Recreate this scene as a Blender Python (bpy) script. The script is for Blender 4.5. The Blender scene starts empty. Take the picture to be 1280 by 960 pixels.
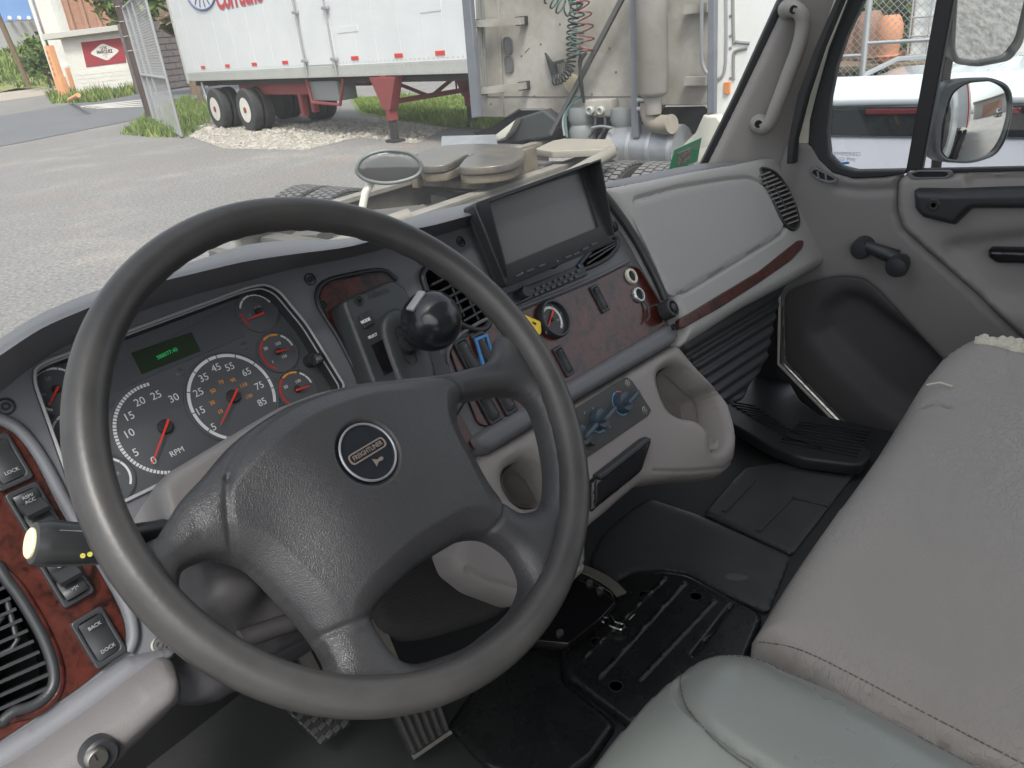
import bpy, bmesh, math, random
import numpy as np
from mathutils import Vector, Matrix
random.seed(4)
S = bpy.context.scene
COL = S.collection
# ---------------------------------------------------------------- camera
AZ, PITCH, ROLL = [math.radians(a) for a in (49.5, 25.3, 5.8)]
FPX = 961.0
CAM = Vector((0, 0, 2.0))
fw = Vector((math.sin(AZ)*math.cos(PITCH), math.cos(AZ)*math.cos(PITCH), -math.sin(PITCH)))
r0 = Vector((math.cos(AZ), -math.sin(AZ), 0))
d0 = -(r0.cross(fw))
cr_ = r0*math.cos(ROLL) + d0*math.sin(ROLL)
cd_ = d0*math.cos(ROLL) - r0*math.sin(ROLL)
cam = bpy.data.cameras.new("camera")
cam.sensor_width = 36; cam.lens = FPX/1280*36; cam.clip_start = 0.02; cam.clip_end = 2000
co = bpy.data.objects.new("camera", cam); COL.objects.link(co)
M = Matrix((cr_, -cd_, -fw)).transposed().to_4x4(); M.translation = CAM
co.matrix_world = M
S.camera = co
# ---------------------------------------------------------------- light
SUN_EL, SUN_AZ = math.radians(58), math.radians(222)      # azimuth clockwise from +Y
w = bpy.data.worlds.new("World"); S.world = w; w.use_nodes = True
nt = w.node_tree; bg = nt.nodes["Background"]
sk = nt.nodes.new("ShaderNodeTexSky"); sk.sky_type = 'NISHITA'; sk.sun_disc = False
sk.sun_elevation = SUN_EL; sk.sun_rotation = SUN_AZ; sk.dust_density = 4.0; sk.air_density = 1.0; sk.ozone_density = 1.0
hs = nt.nodes.new("ShaderNodeHueSaturation"); hs.inputs['Saturation'].default_value = 0.32
nt.links.new(sk.outputs[0], hs.inputs['Color']); nt.links.new(hs.outputs[0], bg.inputs[0])
bg.inputs[1].default_value = 0.15
sl = bpy.data.lights.new("sun", 'SUN'); sl.energy = 1.5; sl.angle = math.radians(12); sl.color = (1, .965, .91)
so = bpy.data.objects.new("sun", sl); COL.objects.link(so)
sd = Vector((math.sin(SUN_AZ)*math.cos(SUN_EL), math.cos(SUN_AZ)*math.cos(SUN_EL), math.sin(SUN_EL)))
so.rotation_euler = sd.to_track_quat('Z', 'Y').to_euler()
S.view_settings.view_transform = 'Standard'; S.view_settings.look = 'None'
S.view_settings.exposure = 1.0; S.view_settings.gamma = 1
S.cycles.max_bounces = 8; S.cycles.transparent_max_bounces = 16
S.cycles.caustics_reflective = False; S.cycles.caustics_refractive = False
# ---------------------------------------------------------------- geometry of the place
def ray(x, y): return fw*FPX + cr_*(x-640) + cd_*(y-480)
def hit(x, y, p0, n):
    v = ray(x, y); return CAM + v*((Vector(p0)-CAM).dot(n)/v.dot(n))
class Pl:
    def __init__(s, o, u, v):
        s.o = Vector(o); s.u = Vector(u).normalized(); s.v = Vector(v).normalized(); s.n = s.u.cross(s.v)
    def uv(s, x, y, w=0):
        q = hit(x, y, s.o+s.n*w, s.n)-s.o; return (q.dot(s.u), q.dot(s.v))
    def P(s, a, b, w=0): return s.o + s.u*a + s.v*b + s.n*w
    def px(s, x, y, w=0): return hit(x, y, s.o+s.n*w, s.n)
    def mat(s, w=0):
        m = Matrix((s.u, s.v, s.n)).transposed().to_4x4(); m.translation = s.o+s.n*w; return m
    def L(s, pts, w=0): return [s.uv(x, y, w) for x, y in pts]
D = Pl((0, .736, 1.655), (1, 0, 0), (0, .5, math.cos(math.pi/6)))     # the face of the dashboard
tw = math.radians(39.8)
W = Pl((.359, .4665, 1.7015), (1, 0, 0), (0, math.sin(tw), math.cos(tw)))   # the steering wheel
DX = 1.87
R = Pl((DX, 0, 0), (0, -1, 0), (0, 0, 1))          # passenger door, seen from inside
NW = Pl((5.75, 0, 0), (0, -1, 0), (0, 0, 1))       # back wall of the neighbouring truck
def G(x, y, z=0): return hit(x, y, (0, 0, z), Vector((0, 0, 1)))
def cr(pts, closed=True, n=5):
    P = [Vector(p) for p in pts]; N = len(P); out = []
    for i in range(N if closed else N-1):
        g = (lambda k: P[k % N]) if closed else (lambda k: P[min(max(k, 0), N-1)])
        a, b, c, d = g(i-1), g(i), g(i+1), g(i+2)
        for k in range(n):
            t = k/n
            out.append(.5*((2*b)+(c-a)*t+(2*a-5*b+4*c-d)*t*t+(3*b-a-3*c+d)*t**3))
    if not closed: out.append(P[-1])
    return [tuple(p) for p in out]
def rp(pts, r, n=5):
    P = [Vector(p) for p in pts]; N = len(P); out = []
    for i in range(N):
        a, b, c = P[i-1], P[i], P[(i+1) % N]
        u, v = (a-b), (c-b); k = min(r, u.length*.45, v.length*.45)
        s, e = b+u.normalized()*k, b+v.normalized()*k
        for j in range(n+1):
            t = j/n; out.append(tuple(s*(1-t)**2+b*2*t*(1-t)+e*t*t))
    return out
def rect(w_, h_, cx=0, cy=0, ang=0):
    c, s = math.cos(ang), math.sin(ang)
    return [(cx+x*c-y*s, cy+x*s+y*c) for x, y in ((-w_/2, -h_/2), (w_/2, -h_/2), (w_/2, h_/2), (-w_/2, h_/2))]
def circ(r, cx=0, cy=0, n=32, ry=None, a0=0, a1=2*math.pi):
    ry = ry or r
    return [(cx+r*math.cos(a0+(a1-a0)*i/n), cy+ry*math.sin(a0+(a1-a0)*i/n)) for i in range(n)]
# ---------------------------------------------------------------- materials
MT = {}
def mat(name, col, rough=.6, metal=0, bump=None, var=None, coat=0, spec=.5, emit=None, alpha=None):
    """bump=(scale, strength, kind, distance)   var=(scale, amount, colour2)"""
    if name in MT: return MT[name]
    m = bpy.data.materials.new(name); m.use_nodes = True; MT[name] = m
    t = m.node_tree; b = t.nodes['Principled BSDF']
    c = tuple(col)+(1,) if len(col) == 3 else col
    b.inputs['Base Color'].default_value = c
    b.inputs['Roughness'].default_value = rough; b.inputs['Metallic'].default_value = metal
    b.inputs['Coat Weight'].default_value = coat; b.inputs['Coat Roughness'].default_value = .08
    b.inputs['Specular IOR Level'].default_value = spec
    tc = t.nodes.new('ShaderNodeTexCoord')
    if var:
        nz = t.nodes.new('ShaderNodeTexNoise'); nz.inputs['Scale'].default_value = var[0]; nz.inputs['Detail'].default_value = 6; nz.inputs['Roughness'].default_value = .65
        rm = t.nodes.new('ShaderNodeValToRGB'); rm.color_ramp.elements[0].position = .35; rm.color_ramp.elements[1].position = .68
        rm.color_ramp.elements[0].color = c; rm.color_ramp.elements[1].color = tuple(var[2])+(1,)
        mx = t.nodes.new('ShaderNodeMixRGB'); mx.inputs[0].default_value = var[1]; mx.inputs[1].default_value = c
        t.links.new(tc.outputs['Object'], nz.inputs['Vector']); t.links.new(nz.outputs['Fac'], rm.inputs[0])
        t.links.new(rm.outputs[0], mx.inputs[2]); t.links.new(mx.outputs[0], b.inputs['Base Color'])
        mr = t.nodes.new('ShaderNodeMapRange'); mr.inputs['To Min'].default_value = max(0, rough-.1); mr.inputs['To Max'].default_value = min(1, rough+.1)
        t.links.new(nz.outputs['Fac'], mr.inputs['Value']); t.links.new(mr.outputs[0], b.inputs['Roughness'])
    if bump:
        sc, st, kind = bump[:3]
        if kind == 'vor':
            n = t.nodes.new('ShaderNodeTexVoronoi'); n.feature = 'DISTANCE_TO_EDGE'; n.inputs['Scale'].default_value = sc; o = n.outputs['Distance']
            wn = t.nodes.new('ShaderNodeTexNoise'); wn.inputs['Scale'].default_value = sc*.35; wn.inputs['Detail'].default_value = 3
            ad = t.nodes.new('ShaderNodeMixRGB'); ad.blend_type = 'ADD'; ad.inputs[0].default_value = 1.2/sc*2
            t.links.new(tc.outputs['Object'], wn.inputs['Vector']); t.links.new(tc.outputs['Object'], ad.inputs[1]); t.links.new(wn.outputs['Color'], ad.inputs[2]); t.links.new(ad.outputs[0], n.inputs['Vector'])
            cl = t.nodes.new('ShaderNodeMapRange'); cl.inputs['From Max'].default_value = .22; t.links.new(o, cl.inputs['Value']); o = cl.outputs[0]
        else:
            n = t.nodes.new('ShaderNodeTexNoise'); n.inputs['Scale'].default_value = sc; n.inputs['Detail'].default_value = 5; o = n.outputs['Fac']
            t.links.new(tc.outputs['Object'], n.inputs['Vector'])
        bp = t.nodes.new('ShaderNodeBump'); bp.inputs['Strength'].default_value = st; bp.inputs['Distance'].default_value = bump[3] if len(bump) > 3 else .002
        t.links.new(o, bp.inputs['Height']); t.links.new(bp.outputs[0], b.inputs['Normal'])
    if emit:
        b.inputs['Emission Color'].default_value = tuple(emit[:3])+(1,); b.inputs['Emission Strength'].default_value = emit[3]
    return m
def glass(name, tint=(.95, .97, .96), dust=.04, rough=0):
    if name in MT: return MT[name]
    m = bpy.data.materials.new(name); m.use_nodes = True; MT[name] = m; t = m.node_tree; t.nodes.clear()
    o = t.nodes.new('ShaderNodeOutputMaterial'); tr = t.nodes.new('ShaderNodeBsdfTransparent'); gl = t.nodes.new('ShaderNodeBsdfGlossy'); df = t.nodes.new('ShaderNodeBsdfDiffuse')
    lw = t.nodes.new('ShaderNodeLayerWeight'); pw = t.nodes.new('ShaderNodeMath'); pw.operation = 'POWER'; pw.inputs[1].default_value = 5
    fr = t.nodes.new('ShaderNodeMath'); fr.operation = 'MULTIPLY_ADD'; fr.inputs[1].default_value = .7; fr.inputs[2].default_value = .055
    t.links.new(lw.outputs['Facing'], pw.inputs[0]); t.links.new(pw.outputs[0], fr.inputs[0])
    tr.inputs[0].default_value = tuple(tint)+(1,); gl.inputs['Roughness'].default_value = rough; df.inputs[0].default_value = (.8, .8, .78, 1)
    m1 = t.nodes.new('ShaderNodeMixShader'); m2 = t.nodes.new('ShaderNodeMixShader')
    t.links.new(fr.outputs[0], m1.inputs[0]); t.links.new(tr.outputs[0], m1.inputs[1]); t.links.new(gl.outputs[0], m1.inputs[2])
    nz = t.nodes.new('ShaderNodeTexNoise'); nz.inputs['Scale'].default_value = 3; nz.inputs['Detail'].default_value = 8; tc = t.nodes.new('ShaderNodeTexCoord'); t.links.new(tc.outputs['Object'], nz.inputs['Vector'])
    mr = t.nodes.new('ShaderNodeMapRange'); mr.inputs['To Min'].default_value = dust*.5; mr.inputs['To Max'].default_value = dust*1.5
    t.links.new(nz.outputs['Fac'], mr.inputs['Value']); t.links.new(mr.outputs[0], m2.inputs[0])
    t.links.new(m1.outputs[0], m2.inputs[1]); t.links.new(df.outputs[0], m2.inputs[2]); t.links.new(m2.outputs[0], o.inputs[0])
    return m
def nodes_mat(name):
    m = bpy.data.materials.new(name); m.use_nodes = True; MT[name] = m
    return m, m.node_tree, m.node_tree.nodes['Principled BSDF']
trim = mat('dark_trim', (.155, .16, .174), .5, bump=(900, .25, 'noise', .0006), var=(3, .3, (.178, .183, .196)), spec=.4)
trimb = mat('black_plastic', (.03, .032, .035), .42, bump=(800, .2, 'noise', .0005), var=(9, .4, (.034, .036, .04)))
black = mat('matt_black', (.012, .013, .015), .7)
gloss = mat('gloss_black', (.012, .012, .014), .12)
grey = mat('light_grey_plastic', (.285, .268, .256), .52, bump=(700, .3, 'noise', .0008), var=(4, .35, (.255, .24, .229)), spec=.35)
grey2 = mat('mid_grey_plastic', (.235, .225, .222), .55, bump=(700, .3, 'noise', .0008), var=(4, .35, (.205, .197, .195)), spec=.3)
pocket = mat('dark_door_plastic', (.10, .094, .098), .6, bump=(700, .3, 'noise', .0008), var=(5, .3, (.10, .095, .098)), spec=.3)
rimm = mat('worn_rim_rubber', (.044, .044, .044), .38, bump=(260, .15, 'noise', .001), var=(7, .85, (.088, .084, .08)), spec=.5)
padm = mat('grained_pad_vinyl', (.046, .047, .05), .33, bump=(560, .3, 'vor', .0005), var=(10, .3, (.066, .066, .067)), spec=.5)
white = mat('white_print', (.75, .76, .76), .6)
dimw = mat('grey_print', (.33, .34, .35), .6)
orange = mat('orange_print', (.8, .33, .05), .6)
red = mat('red_needle', (.75, .05, .03), .45)
redp = mat('red_print', (.6, .04, .03), .6)
chrome = mat('bright_metal', (.72, .72, .70), .22, 1)
steel = mat('dull_metal', (.45, .44, .41), .42, 1, var=(60, .6, (.3, .27, .2)))
screen = mat('screen_glass', (.10, .106, .104), .34, spec=.9)
rub = mat('floor_rubber', (.026, .028, .029), .5, bump=(160, .3, 'noise', .001), var=(5, .6, (.04, .042, .043)))
rub2 = mat('glossy_hatch', (.014, .015, .016), .27, bump=(90, .35, 'noise', .0012), var=(14, .5, (.024, .026, .026)))
vinyl = mat('bench_vinyl', (.33, .315, .29), .42, bump=(110, .22, 'noise', .0022), var=(5, .5, (.29, .28, .262)), spec=.45)
leath = mat('driver_seat_vinyl', (.215, .232, .212), .27, bump=(14, .25, 'noise', .004), var=(2.5, .4, (.19, .205, .187)), spec=.6)
foam = mat('torn_foam', (.62, .6, .5), .9, bump=(200, 1, 'noise', .003))
cream = mat('cream_paint', (.66, .65, .57), .35, coat=.5, var=(6, .4, (.55, .53, .46)))
blue = mat('blue_print', (.05, .25, .6), .4)
yel = mat('yellow_tag', (.85, .62, .03), .45)
bluek = mat('blue_grey_knob', (.045, .065, .088), .35, var=(80, .4, (.06, .085, .11)))
# worn bench vinyl: patches of fine cracks
m, t, b = nodes_mat('worn_vinyl'); vinyl = m
b.inputs['Roughness'].default_value = .42
tc = t.nodes.new('ShaderNodeTexCoord'); mp = t.nodes.new('ShaderNodeMapping'); mp.inputs['Scale'].default_value = (1.0, 2.1, 1); mp.inputs['Rotation'].default_value = (0, 0, .5)
nz = t.nodes.new('ShaderNodeTexNoise'); nz.inputs['Scale'].default_value = 30; nz.inputs['Detail'].default_value = 4
ad = t.nodes.new('ShaderNodeMixRGB'); ad.blend_type = 'ADD'; ad.inputs[0].default_value = .035
vv = t.nodes.new('ShaderNodeTexVoronoi'); vv.feature = 'DISTANCE_TO_EDGE'; vv.inputs['Scale'].default_value = 70
mr = t.nodes.new('ShaderNodeMapRange'); mr.inputs['From Max'].default_value = .09
ms = t.nodes.new('ShaderNodeTexNoise'); ms.inputs['Scale'].default_value = 4.5; ms.inputs['Detail'].default_value = 3
mk = t.nodes.new('ShaderNodeMapRange'); mk.inputs['From Min'].default_value = .40; mk.inputs['From Max'].default_value = .62; mk.inputs['To Max'].default_value = .55; mk.inputs['To Min'].default_value = .06
bp = t.nodes.new('ShaderNodeBump'); bp.inputs['Distance'].default_value = .0011
t.links.new(tc.outputs['Object'], mp.inputs[0]); t.links.new(mp.outputs[0], nz.inputs['Vector']); t.links.new(mp.outputs[0], ad.inputs[1]); t.links.new(nz.outputs['Color'], ad.inputs[2]); t.links.new(ad.outputs[0], vv.inputs['Vector'])
t.links.new(vv.outputs['Distance'], mr.inputs['Value']); t.links.new(mr.outputs[0], bp.inputs['Height']); t.links.new(tc.outputs['Object'], ms.inputs['Vector']); t.links.new(ms.outputs['Fac'], mk.inputs['Value']); t.links.new(mk.outputs[0], bp.inputs['Strength']); t.links.new(bp.outputs[0], b.inputs['Normal'])
cr2 = t.nodes.new('ShaderNodeValToRGB'); cr2.color_ramp.elements[0].position = .3; cr2.color_ramp.elements[0].color = (.25, .234, .213, 1); cr2.color_ramp.elements[1].position = .7; cr2.color_ramp.elements[1].color = (.325, .303, .278, 1)
t.links.new(ms.outputs['Fac'], cr2.inputs[0]); t.links.new(cr2.outputs[0], b.inputs['Base Color'])
# burl wood
m, t, b = nodes_mat('burl_wood'); wood = m
tc = t.nodes.new('ShaderNodeTexCoord'); n1 = t.nodes.new('ShaderNodeTexNoise'); n1.inputs['Scale'].default_value = 13; n1.inputs['Detail'].default_value = 8; n1.inputs['Distortion'].default_value = 2.2; n1.inputs['Roughness'].default_value = .7
n2 = t.nodes.new('ShaderNodeTexNoise'); n2.inputs['Scale'].default_value = 90; n2.inputs['Detail'].default_value = 4; n2.inputs['Distortion'].default_value = 1
mm = t.nodes.new('ShaderNodeMixRGB'); mm.inputs[0].default_value = .4
rr = t.nodes.new('ShaderNodeValToRGB'); e = rr.color_ramp.elements
e[0].position = .40; e[0].color = (.012, .005, .004, 1); e[1].position = .72; e[1].color = (.19, .046, .027, 1)
k = e.new(.5); k.color = (.065, .016, .011, 1); k = e.new(.6); k.color = (.09, .022, .015, 1)
for q in (n1, n2): t.links.new(tc.outputs['Object'], q.inputs['Vector'])
t.links.new(n1.outputs['Fac'], mm.inputs[1]); t.links.new(n2.outputs['Fac'], mm.inputs[2]); t.links.new(mm.outputs[0], rr.inputs[0]); t.links.new(rr.outputs[0], b.inputs['Base Color'])
b.inputs['Roughness'].default_value = .28; b.inputs['Coat Weight'].default_value = .22; b.inputs['Coat Roughness'].default_value = .12
# ---------------------------------------------------------------- builders
TOP = {}
def setp(o, label=None, cat=None, group=None, kind=None):
    if label: o['label'] = label
    if cat: o['category'] = cat
    if group: o['group'] = group
    if kind: o['kind'] = kind
    return o
def thing(name, label, cat, loc=(0, 0, 0), group=None):
    o = bpy.data.objects.new(name, None); o.empty_display_size = .05; COL.objects.link(o); o.location = loc
    return setp(o, label, cat, group)
def adopt(o, parent):
    if parent is not None:
        o.parent = parent
        loc = Vector((0, 0, 0)); p = parent
        while p is not None:
            loc += Vector(p.location) if p.parent is None or True else 0; p = p.parent
        o.location = Vector(o.location)-loc
def obj(name, verts, faces, material, parent=None, smooth=True, sharp=40, loc=None):
    me = bpy.data.meshes.new(name); me.from_pydata([tuple(v) for v in verts], [], faces)
    return objm(name, me, material, parent, smooth, sharp)
def objm(name, me, material, parent=None, smooth=True, sharp=40):
    bm = bmesh.new(); bm.from_mesh(me); bmesh.ops.recalc_face_normals(bm, faces=bm.faces); bm.to_mesh(me); bm.free()
    # origin at the middle of the shape
    n = len(me.vertices); a = np.empty(n*3, np.float32); me.vertices.foreach_get('co', a); a = a.reshape(-1, 3)
    c = Vector([float(x) for x in (a.min(0)+a.max(0))/2]); me.transform(Matrix.Translation(-c))
    if smooth:
        me.shade_smooth(); me.set_sharp_from_angle(angle=math.radians(sharp))
    for mm_ in (material if isinstance(material, (list, tuple)) else [material]): me.materials.append(mm_)
    o = bpy.data.objects.new(name, me); COL.objects.link(o); o.location = c
    adopt(o, parent); return o
def plate(name, pl, out, holes=(), w=0, th=.01, bev=.0015, mat_=None, parent=None, uv=False, res=2):
    """a flat piece in plane pl with its top face at height w; outlines in photo points or plane metres"""
    f = (lambda q: q) if uv else (lambda q: pl.L(q, w))
    cu = bpy.data.curves.new(name, 'CURVE'); cu.dimensions = '2D'; cu.fill_mode = 'BOTH'
    for k, q in enumerate([f(out)]+[f(h) for h in holes]):
        s = cu.splines.new('POLY'); s.points.add(len(q)-1); s.use_cyclic_u = True
        for p, c in zip(s.points, q): p.co = (c[0], c[1], 0, 1)
    bev = min(bev, th*.49)
    cu.extrude = th/2-bev; cu.bevel_depth = bev; cu.bevel_resolution = res; cu.offset = -bev
    tmp = bpy.data.objects.new('tmp', cu); COL.objects.link(tmp)
    me = bpy.data.meshes.new_from_object(tmp); bpy.data.objects.remove(tmp); bpy.data.curves.remove(cu)
    me.name = name; me.transform(pl.mat(w-th/2)); me.materials.clear()
    bm = bmesh.new(); bm.from_mesh(me); bmesh.ops.remove_doubles(bm, verts=bm.verts, dist=1e-5); bm.to_mesh(me); bm.free()
    o = objm(name, me, mat_, parent)
    for f_ in o.data.polygons:
        if abs(f_.normal.dot(pl.n)) > .999: f_.use_smooth = False
    return o
def pillow(name, pl, out, holes=(), w=0, H=.01, Rr=.01, th=.01, step=.003, mat_=None, parent=None, uv=False, extra=None, relief=None):
    f = (lambda q: q) if uv else (lambda q: pl.L(q, w+H*.6))
    loops = [np.array(f(out), float)]+[np.array(f(h), float) for h in holes]
    A = np.concatenate(loops); B = np.concatenate([np.roll(l, -1, 0) for l in loops])
    mn, mx = loops[0].min(0)-step, loops[0].max(0)+step
    nx, ny = int((mx[0]-mn[0])/step)+2, int((mx[1]-mn[1])/step)+2
    gx, gy = np.meshgrid(mn[0]+np.arange(nx)*step, mn[1]+np.arange(ny)*step, indexing='ij')
    P = np.stack([gx.ravel(), gy.ravel()], 1)
    best = np.full(len(P), 1e9); near = np.zeros_like(P); ins = np.zeros(len(P), bool)
    for a, b_ in zip(A, B):
        d = b_-a; L2 = (d@d) or 1e-12
        tt = np.clip(((P-a)@d)/L2, 0, 1); q = a+tt[:, None]*d; dd = ((P-q)**2).sum(1)
        k = dd < best; best[k] = dd[k]; near[k] = q[k]
        if a[1] != b_[1]:
            c = (a[1] > P[:, 1]) != (b_[1] > P[:, 1])
            ins ^= c & (P[:, 0] < (b_[0]-a[0])*(P[:, 1]-a[1])/(b_[1]-a[1])+a[0])
    dist = np.sqrt(best)
    keep = (ins & (dist > step*.25)).reshape(nx, ny)
    cell = keep[:-1, :-1] & keep[1:, :-1] & keep[1:, 1:] & keep[:-1, 1:]
    ci, cj = np.nonzero(cell)
    idx = lambda i, j: i*ny+j
    quads = np.stack([idx(ci, cj), idx(ci+1, cj), idx(ci+1, cj+1), idx(ci, cj+1)], 1)
    ed = {}
    for q in quads.tolist():
        for k in range(4):
            e_ = (q[k], q[(k+1) % 4]); r_ = (e_[1], e_[0])
            if r_ in ed: del ed[r_]
            else: ed[e_] = 1
    bnd = set(); [bnd.update(e_) for e_ in ed]
    bl = np.array(sorted(bnd)); P[bl] = near[bl]; dist[bl] = 0
    tt = np.clip(dist/Rr, 0, 1); h = H*np.sqrt(1-(1-tt)**2)
    if extra is not None: h = h+extra(P, dist, tt)
    used = np.unique(quads); mp = {int(v): i for i, v in enumerate(used)}
    V = [pl.P(P[i, 0], P[i, 1], w+h[i]) for i in used]
    Fq = [[mp[v] for v in q] for q in quads.tolist()]
    base = {}
    for v in bl.tolist():
        base[v] = len(V); V.append(pl.P(P[v, 0], P[v, 1], w-th))
    for a, b_ in ed: Fq.append([mp[b_], mp[a], base[a], base[b_]])
    me = bpy.data.meshes.new(name); me.from_pydata([tuple(v) for v in V], [], Fq)
    return objm(name, me, mat_, parent, sharp=70)
def seam(pl, pts, width, depth, w=0, uv=False):
    """a groove (or, with negative depth, a ridge) along a line: for pillow(extra=)"""
    q = np.array(pts if uv else pl.L(pts, w), float)
    def f(P, d_, t_):
        best = np.full(len(P), 1e9)
        for a, b_ in zip(q[:-1], q[1:]):
            d = b_-a; L2 = (d@d) or 1e-12
            tt = np.clip(((P-a)@d)/L2, 0, 1); dd = ((P-(a+tt[:, None]*d))**2).sum(1); best = np.minimum(best, dd)
        return -depth*np.exp(-best/(width*width))
    return f
def tubem(pts, rad, n=10, closed=False, caps=True):
    P = [Vector(p) for p in pts]; N = len(P); rs = rad if isinstance(rad, (list, tuple)) else [rad]*N
    V, Fc = [], []; up = None
    for i, p in enumerate(P):
        if closed: t_ = (P[(i+1) % N]-P[i-1]).normalized()
        else: t_ = (P[min(i+1, N-1)]-P[max(i-1, 0)]).normalized()
        if up is None: up = t_.orthogonal().normalized()
        up = (up-t_*up.dot(t_)).normalized(); sd_ = t_.cross(up)
        for k in range(n):
            a = 2*math.pi*k/n; V.append(p+up*math.cos(a)*rs[i]+sd_*math.sin(a)*rs[i])
    for i in range(N if closed else N-1):
        for k in range(n):
            a, b_ = i*n+k, i*n+(k+1) % n; c, d = ((i+1) % N)*n+(k+1) % n, ((i+1) % N)*n+k
            Fc.append([a, b_, c, d])
    if not closed and caps: Fc += [list(range(n))[::-1], [(N-1)*n+k for k in range(n)]]
    return V, Fc
def tube(name, pts, rad, mat_, parent=None, n=10, closed=False):
    V, Fc = tubem(pts, rad, n, closed); return obj(name, V, Fc, mat_, parent, sharp=50)
def join(parts):
    V, Fc = [], []
    for v, f in parts:
        o = len(V); V += list(v); Fc += [[i+o for i in q] for q in f]
    return V, Fc
def lathem(o, ax, prof, n=28, ref=None):
    o = Vector(o); ax = Vector(ax).normalized(); u = ax.orthogonal().normalized() if ref is None else (Vector(ref)-ax*Vector(ref).dot(ax)).normalized(); v = ax.cross(u); V, Fc = [], []
    for r_, h in prof:
        for k in range(n):
            a = 2*math.pi*k/n; V.append(o+ax*h+(u*math.cos(a)+v*math.sin(a))*r_)
    for i in range(len(prof)-1):
        for k in range(n): Fc.append([i*n+k, i*n+(k+1) % n, (i+1)*n+(k+1) % n, (i+1)*n+k])
    if prof[0][0] > 1e-6: Fc.append(list(range(n))[::-1])
    if prof[-1][0] > 1e-6: Fc.append([(len(prof)-1)*n+k for k in range(n)])
    return V, Fc
def lathe(name, o, ax, prof, mat_, parent=None, n=28): 
    V, Fc = lathem(o, ax, prof, n); return obj(name, V, Fc, mat_, parent, sharp=35)
def boxm(c, sx, sy, sz, X=(1, 0, 0), Y=(0, 1, 0)):
    c = Vector(c); X = Vector(X).normalized(); Y = Vector(Y).normalized(); Z = X.cross(Y)
    V = [c+X*sx*a/2+Y*sy*b_/2+Z*sz*d/2 for a in (-1, 1) for b_ in (-1, 1) for d in (-1, 1)]
    return V, [[0, 1, 3, 2], [4, 6, 7, 5], [0, 4, 5, 1], [2, 3, 7, 6], [0, 2, 6, 4], [1, 5, 7, 3]]
def box(name, c, sx, sy, sz, mat_, parent=None, bev=.003, X=(1, 0, 0), Y=(0, 1, 0)):
    V, Fc = boxm(c, sx, sy, sz, X, Y)
    me = bpy.data.meshes.new(name); me.from_pydata([tuple(v) for v in V], [], Fc)
    if bev:
        bm = bmesh.new(); bm.from_mesh(me); bmesh.ops.bevel(bm, geom=list(bm.edges), offset=bev, segments=2, profile=.6, affect='EDGES'); bm.to_mesh(me); bm.free()
    return objm(name, me, mat_, parent)
def beam(a, b_, w_, h_=None, up=(0, 0, 1)):
    a, b_ = Vector(a), Vector(b_); d = (b_-a); X = d.normalized(); Y = Vector(up).cross(X)
    if Y.length < 1e-3: Y = Vector((.3, 1, 0)).cross(X)
    Y = Y.normalized(); h_ = h_ or w_
    return boxm((a+b_)/2, d.length, w_, h_, X, Y)
def loft(name, rows, mat_, parent=None, close_u=False, cap=False, sharp=50):
    n = len(rows[0]); V = [p for r_ in rows for p in r_]; Fc = []
    for i in range(len(rows)-1):
        for k in range(n if close_u else n-1): Fc.append([i*n+k, i*n+(k+1) % n, (i+1)*n+(k+1) % n, (i+1)*n+k])
    if cap: Fc += [list(range(n))[::-1], [(len(rows)-1)*n+k for k in range(n)]]
    return obj(name, V, Fc, mat_, parent, sharp=sharp)
def text(name, s, pl, c, size, rot=0, w=.001, mat_=None, parent=None, uv=False, align='CENTER', ext=.00015, bold=0, sx=1, shear=0):
    cu = bpy.data.curves.new(name, 'FONT'); cu.body = s; cu.size = size; cu.extrude = ext; cu.align_x = align; cu.align_y = 'CENTER'
    cu.offset = bold; cu.resolution_u = 3; cu.shear = shear
    tmp = bpy.data.objects.new('tmp', cu); COL.objects.link(tmp)
    me = bpy.data.meshes.new_from_object(tmp); bpy.data.objects.remove(tmp); bpy.data.curves.remove(cu)
    p = c if uv else pl.uv(c[0], c[1], w)
    me.transform(pl.mat(w) @ Matrix.Translation((p[0], p[1], 0)) @ Matrix.Rotation(math.radians(rot), 4, 'Z') @ Matrix.Diagonal((sx, 1, 1, 1)))
    me.materials.clear(); me.name = name
    return objm(name, me, mat_, parent, smooth=False)
def frame4(name, pl, out, inn, w, th, mat_, parent):
    n = len(out); V = []
    for q, z in ((out, w-.0015), ([(a[0]+(b_[0]-a[0])*.08, a[1]+(b_[1]-a[1])*.08) for a, b_ in zip(out, inn)], w), (inn, w), (inn, w-th), (out, w-th)): V += [pl.P(a[0], a[1], z) for a in q]
    Fc = [[r_*n+k, r_*n+(k+1) % n, ((r_+1) % 5)*n+(k+1) % n, ((r_+1) % 5)*n+k] for r_ in range(5) for k in range(n)]
    return obj(name, V, Fc, mat_, parent, sharp=35)
def screw(name, pl, px, r_=.006, w=0, parent=None, m1=None):
    c = pl.px(px[0], px[1], w)
    V, Fc = lathem(c, pl.n, [(r_*1.25, -.002), (r_*1.25, .0004), (r_, .0008), (r_*.95, -.0015), (r_*.6, -.0015), (r_*.6, .0012), (r_*.32, .0012), (r_*.3, -.002), (0.00001, -.002)], 18)
    return obj(name, V, Fc, m1 or trimb, parent, sharp=35)
# ================================================================ CAB SHELL
FZ = 1.0
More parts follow.
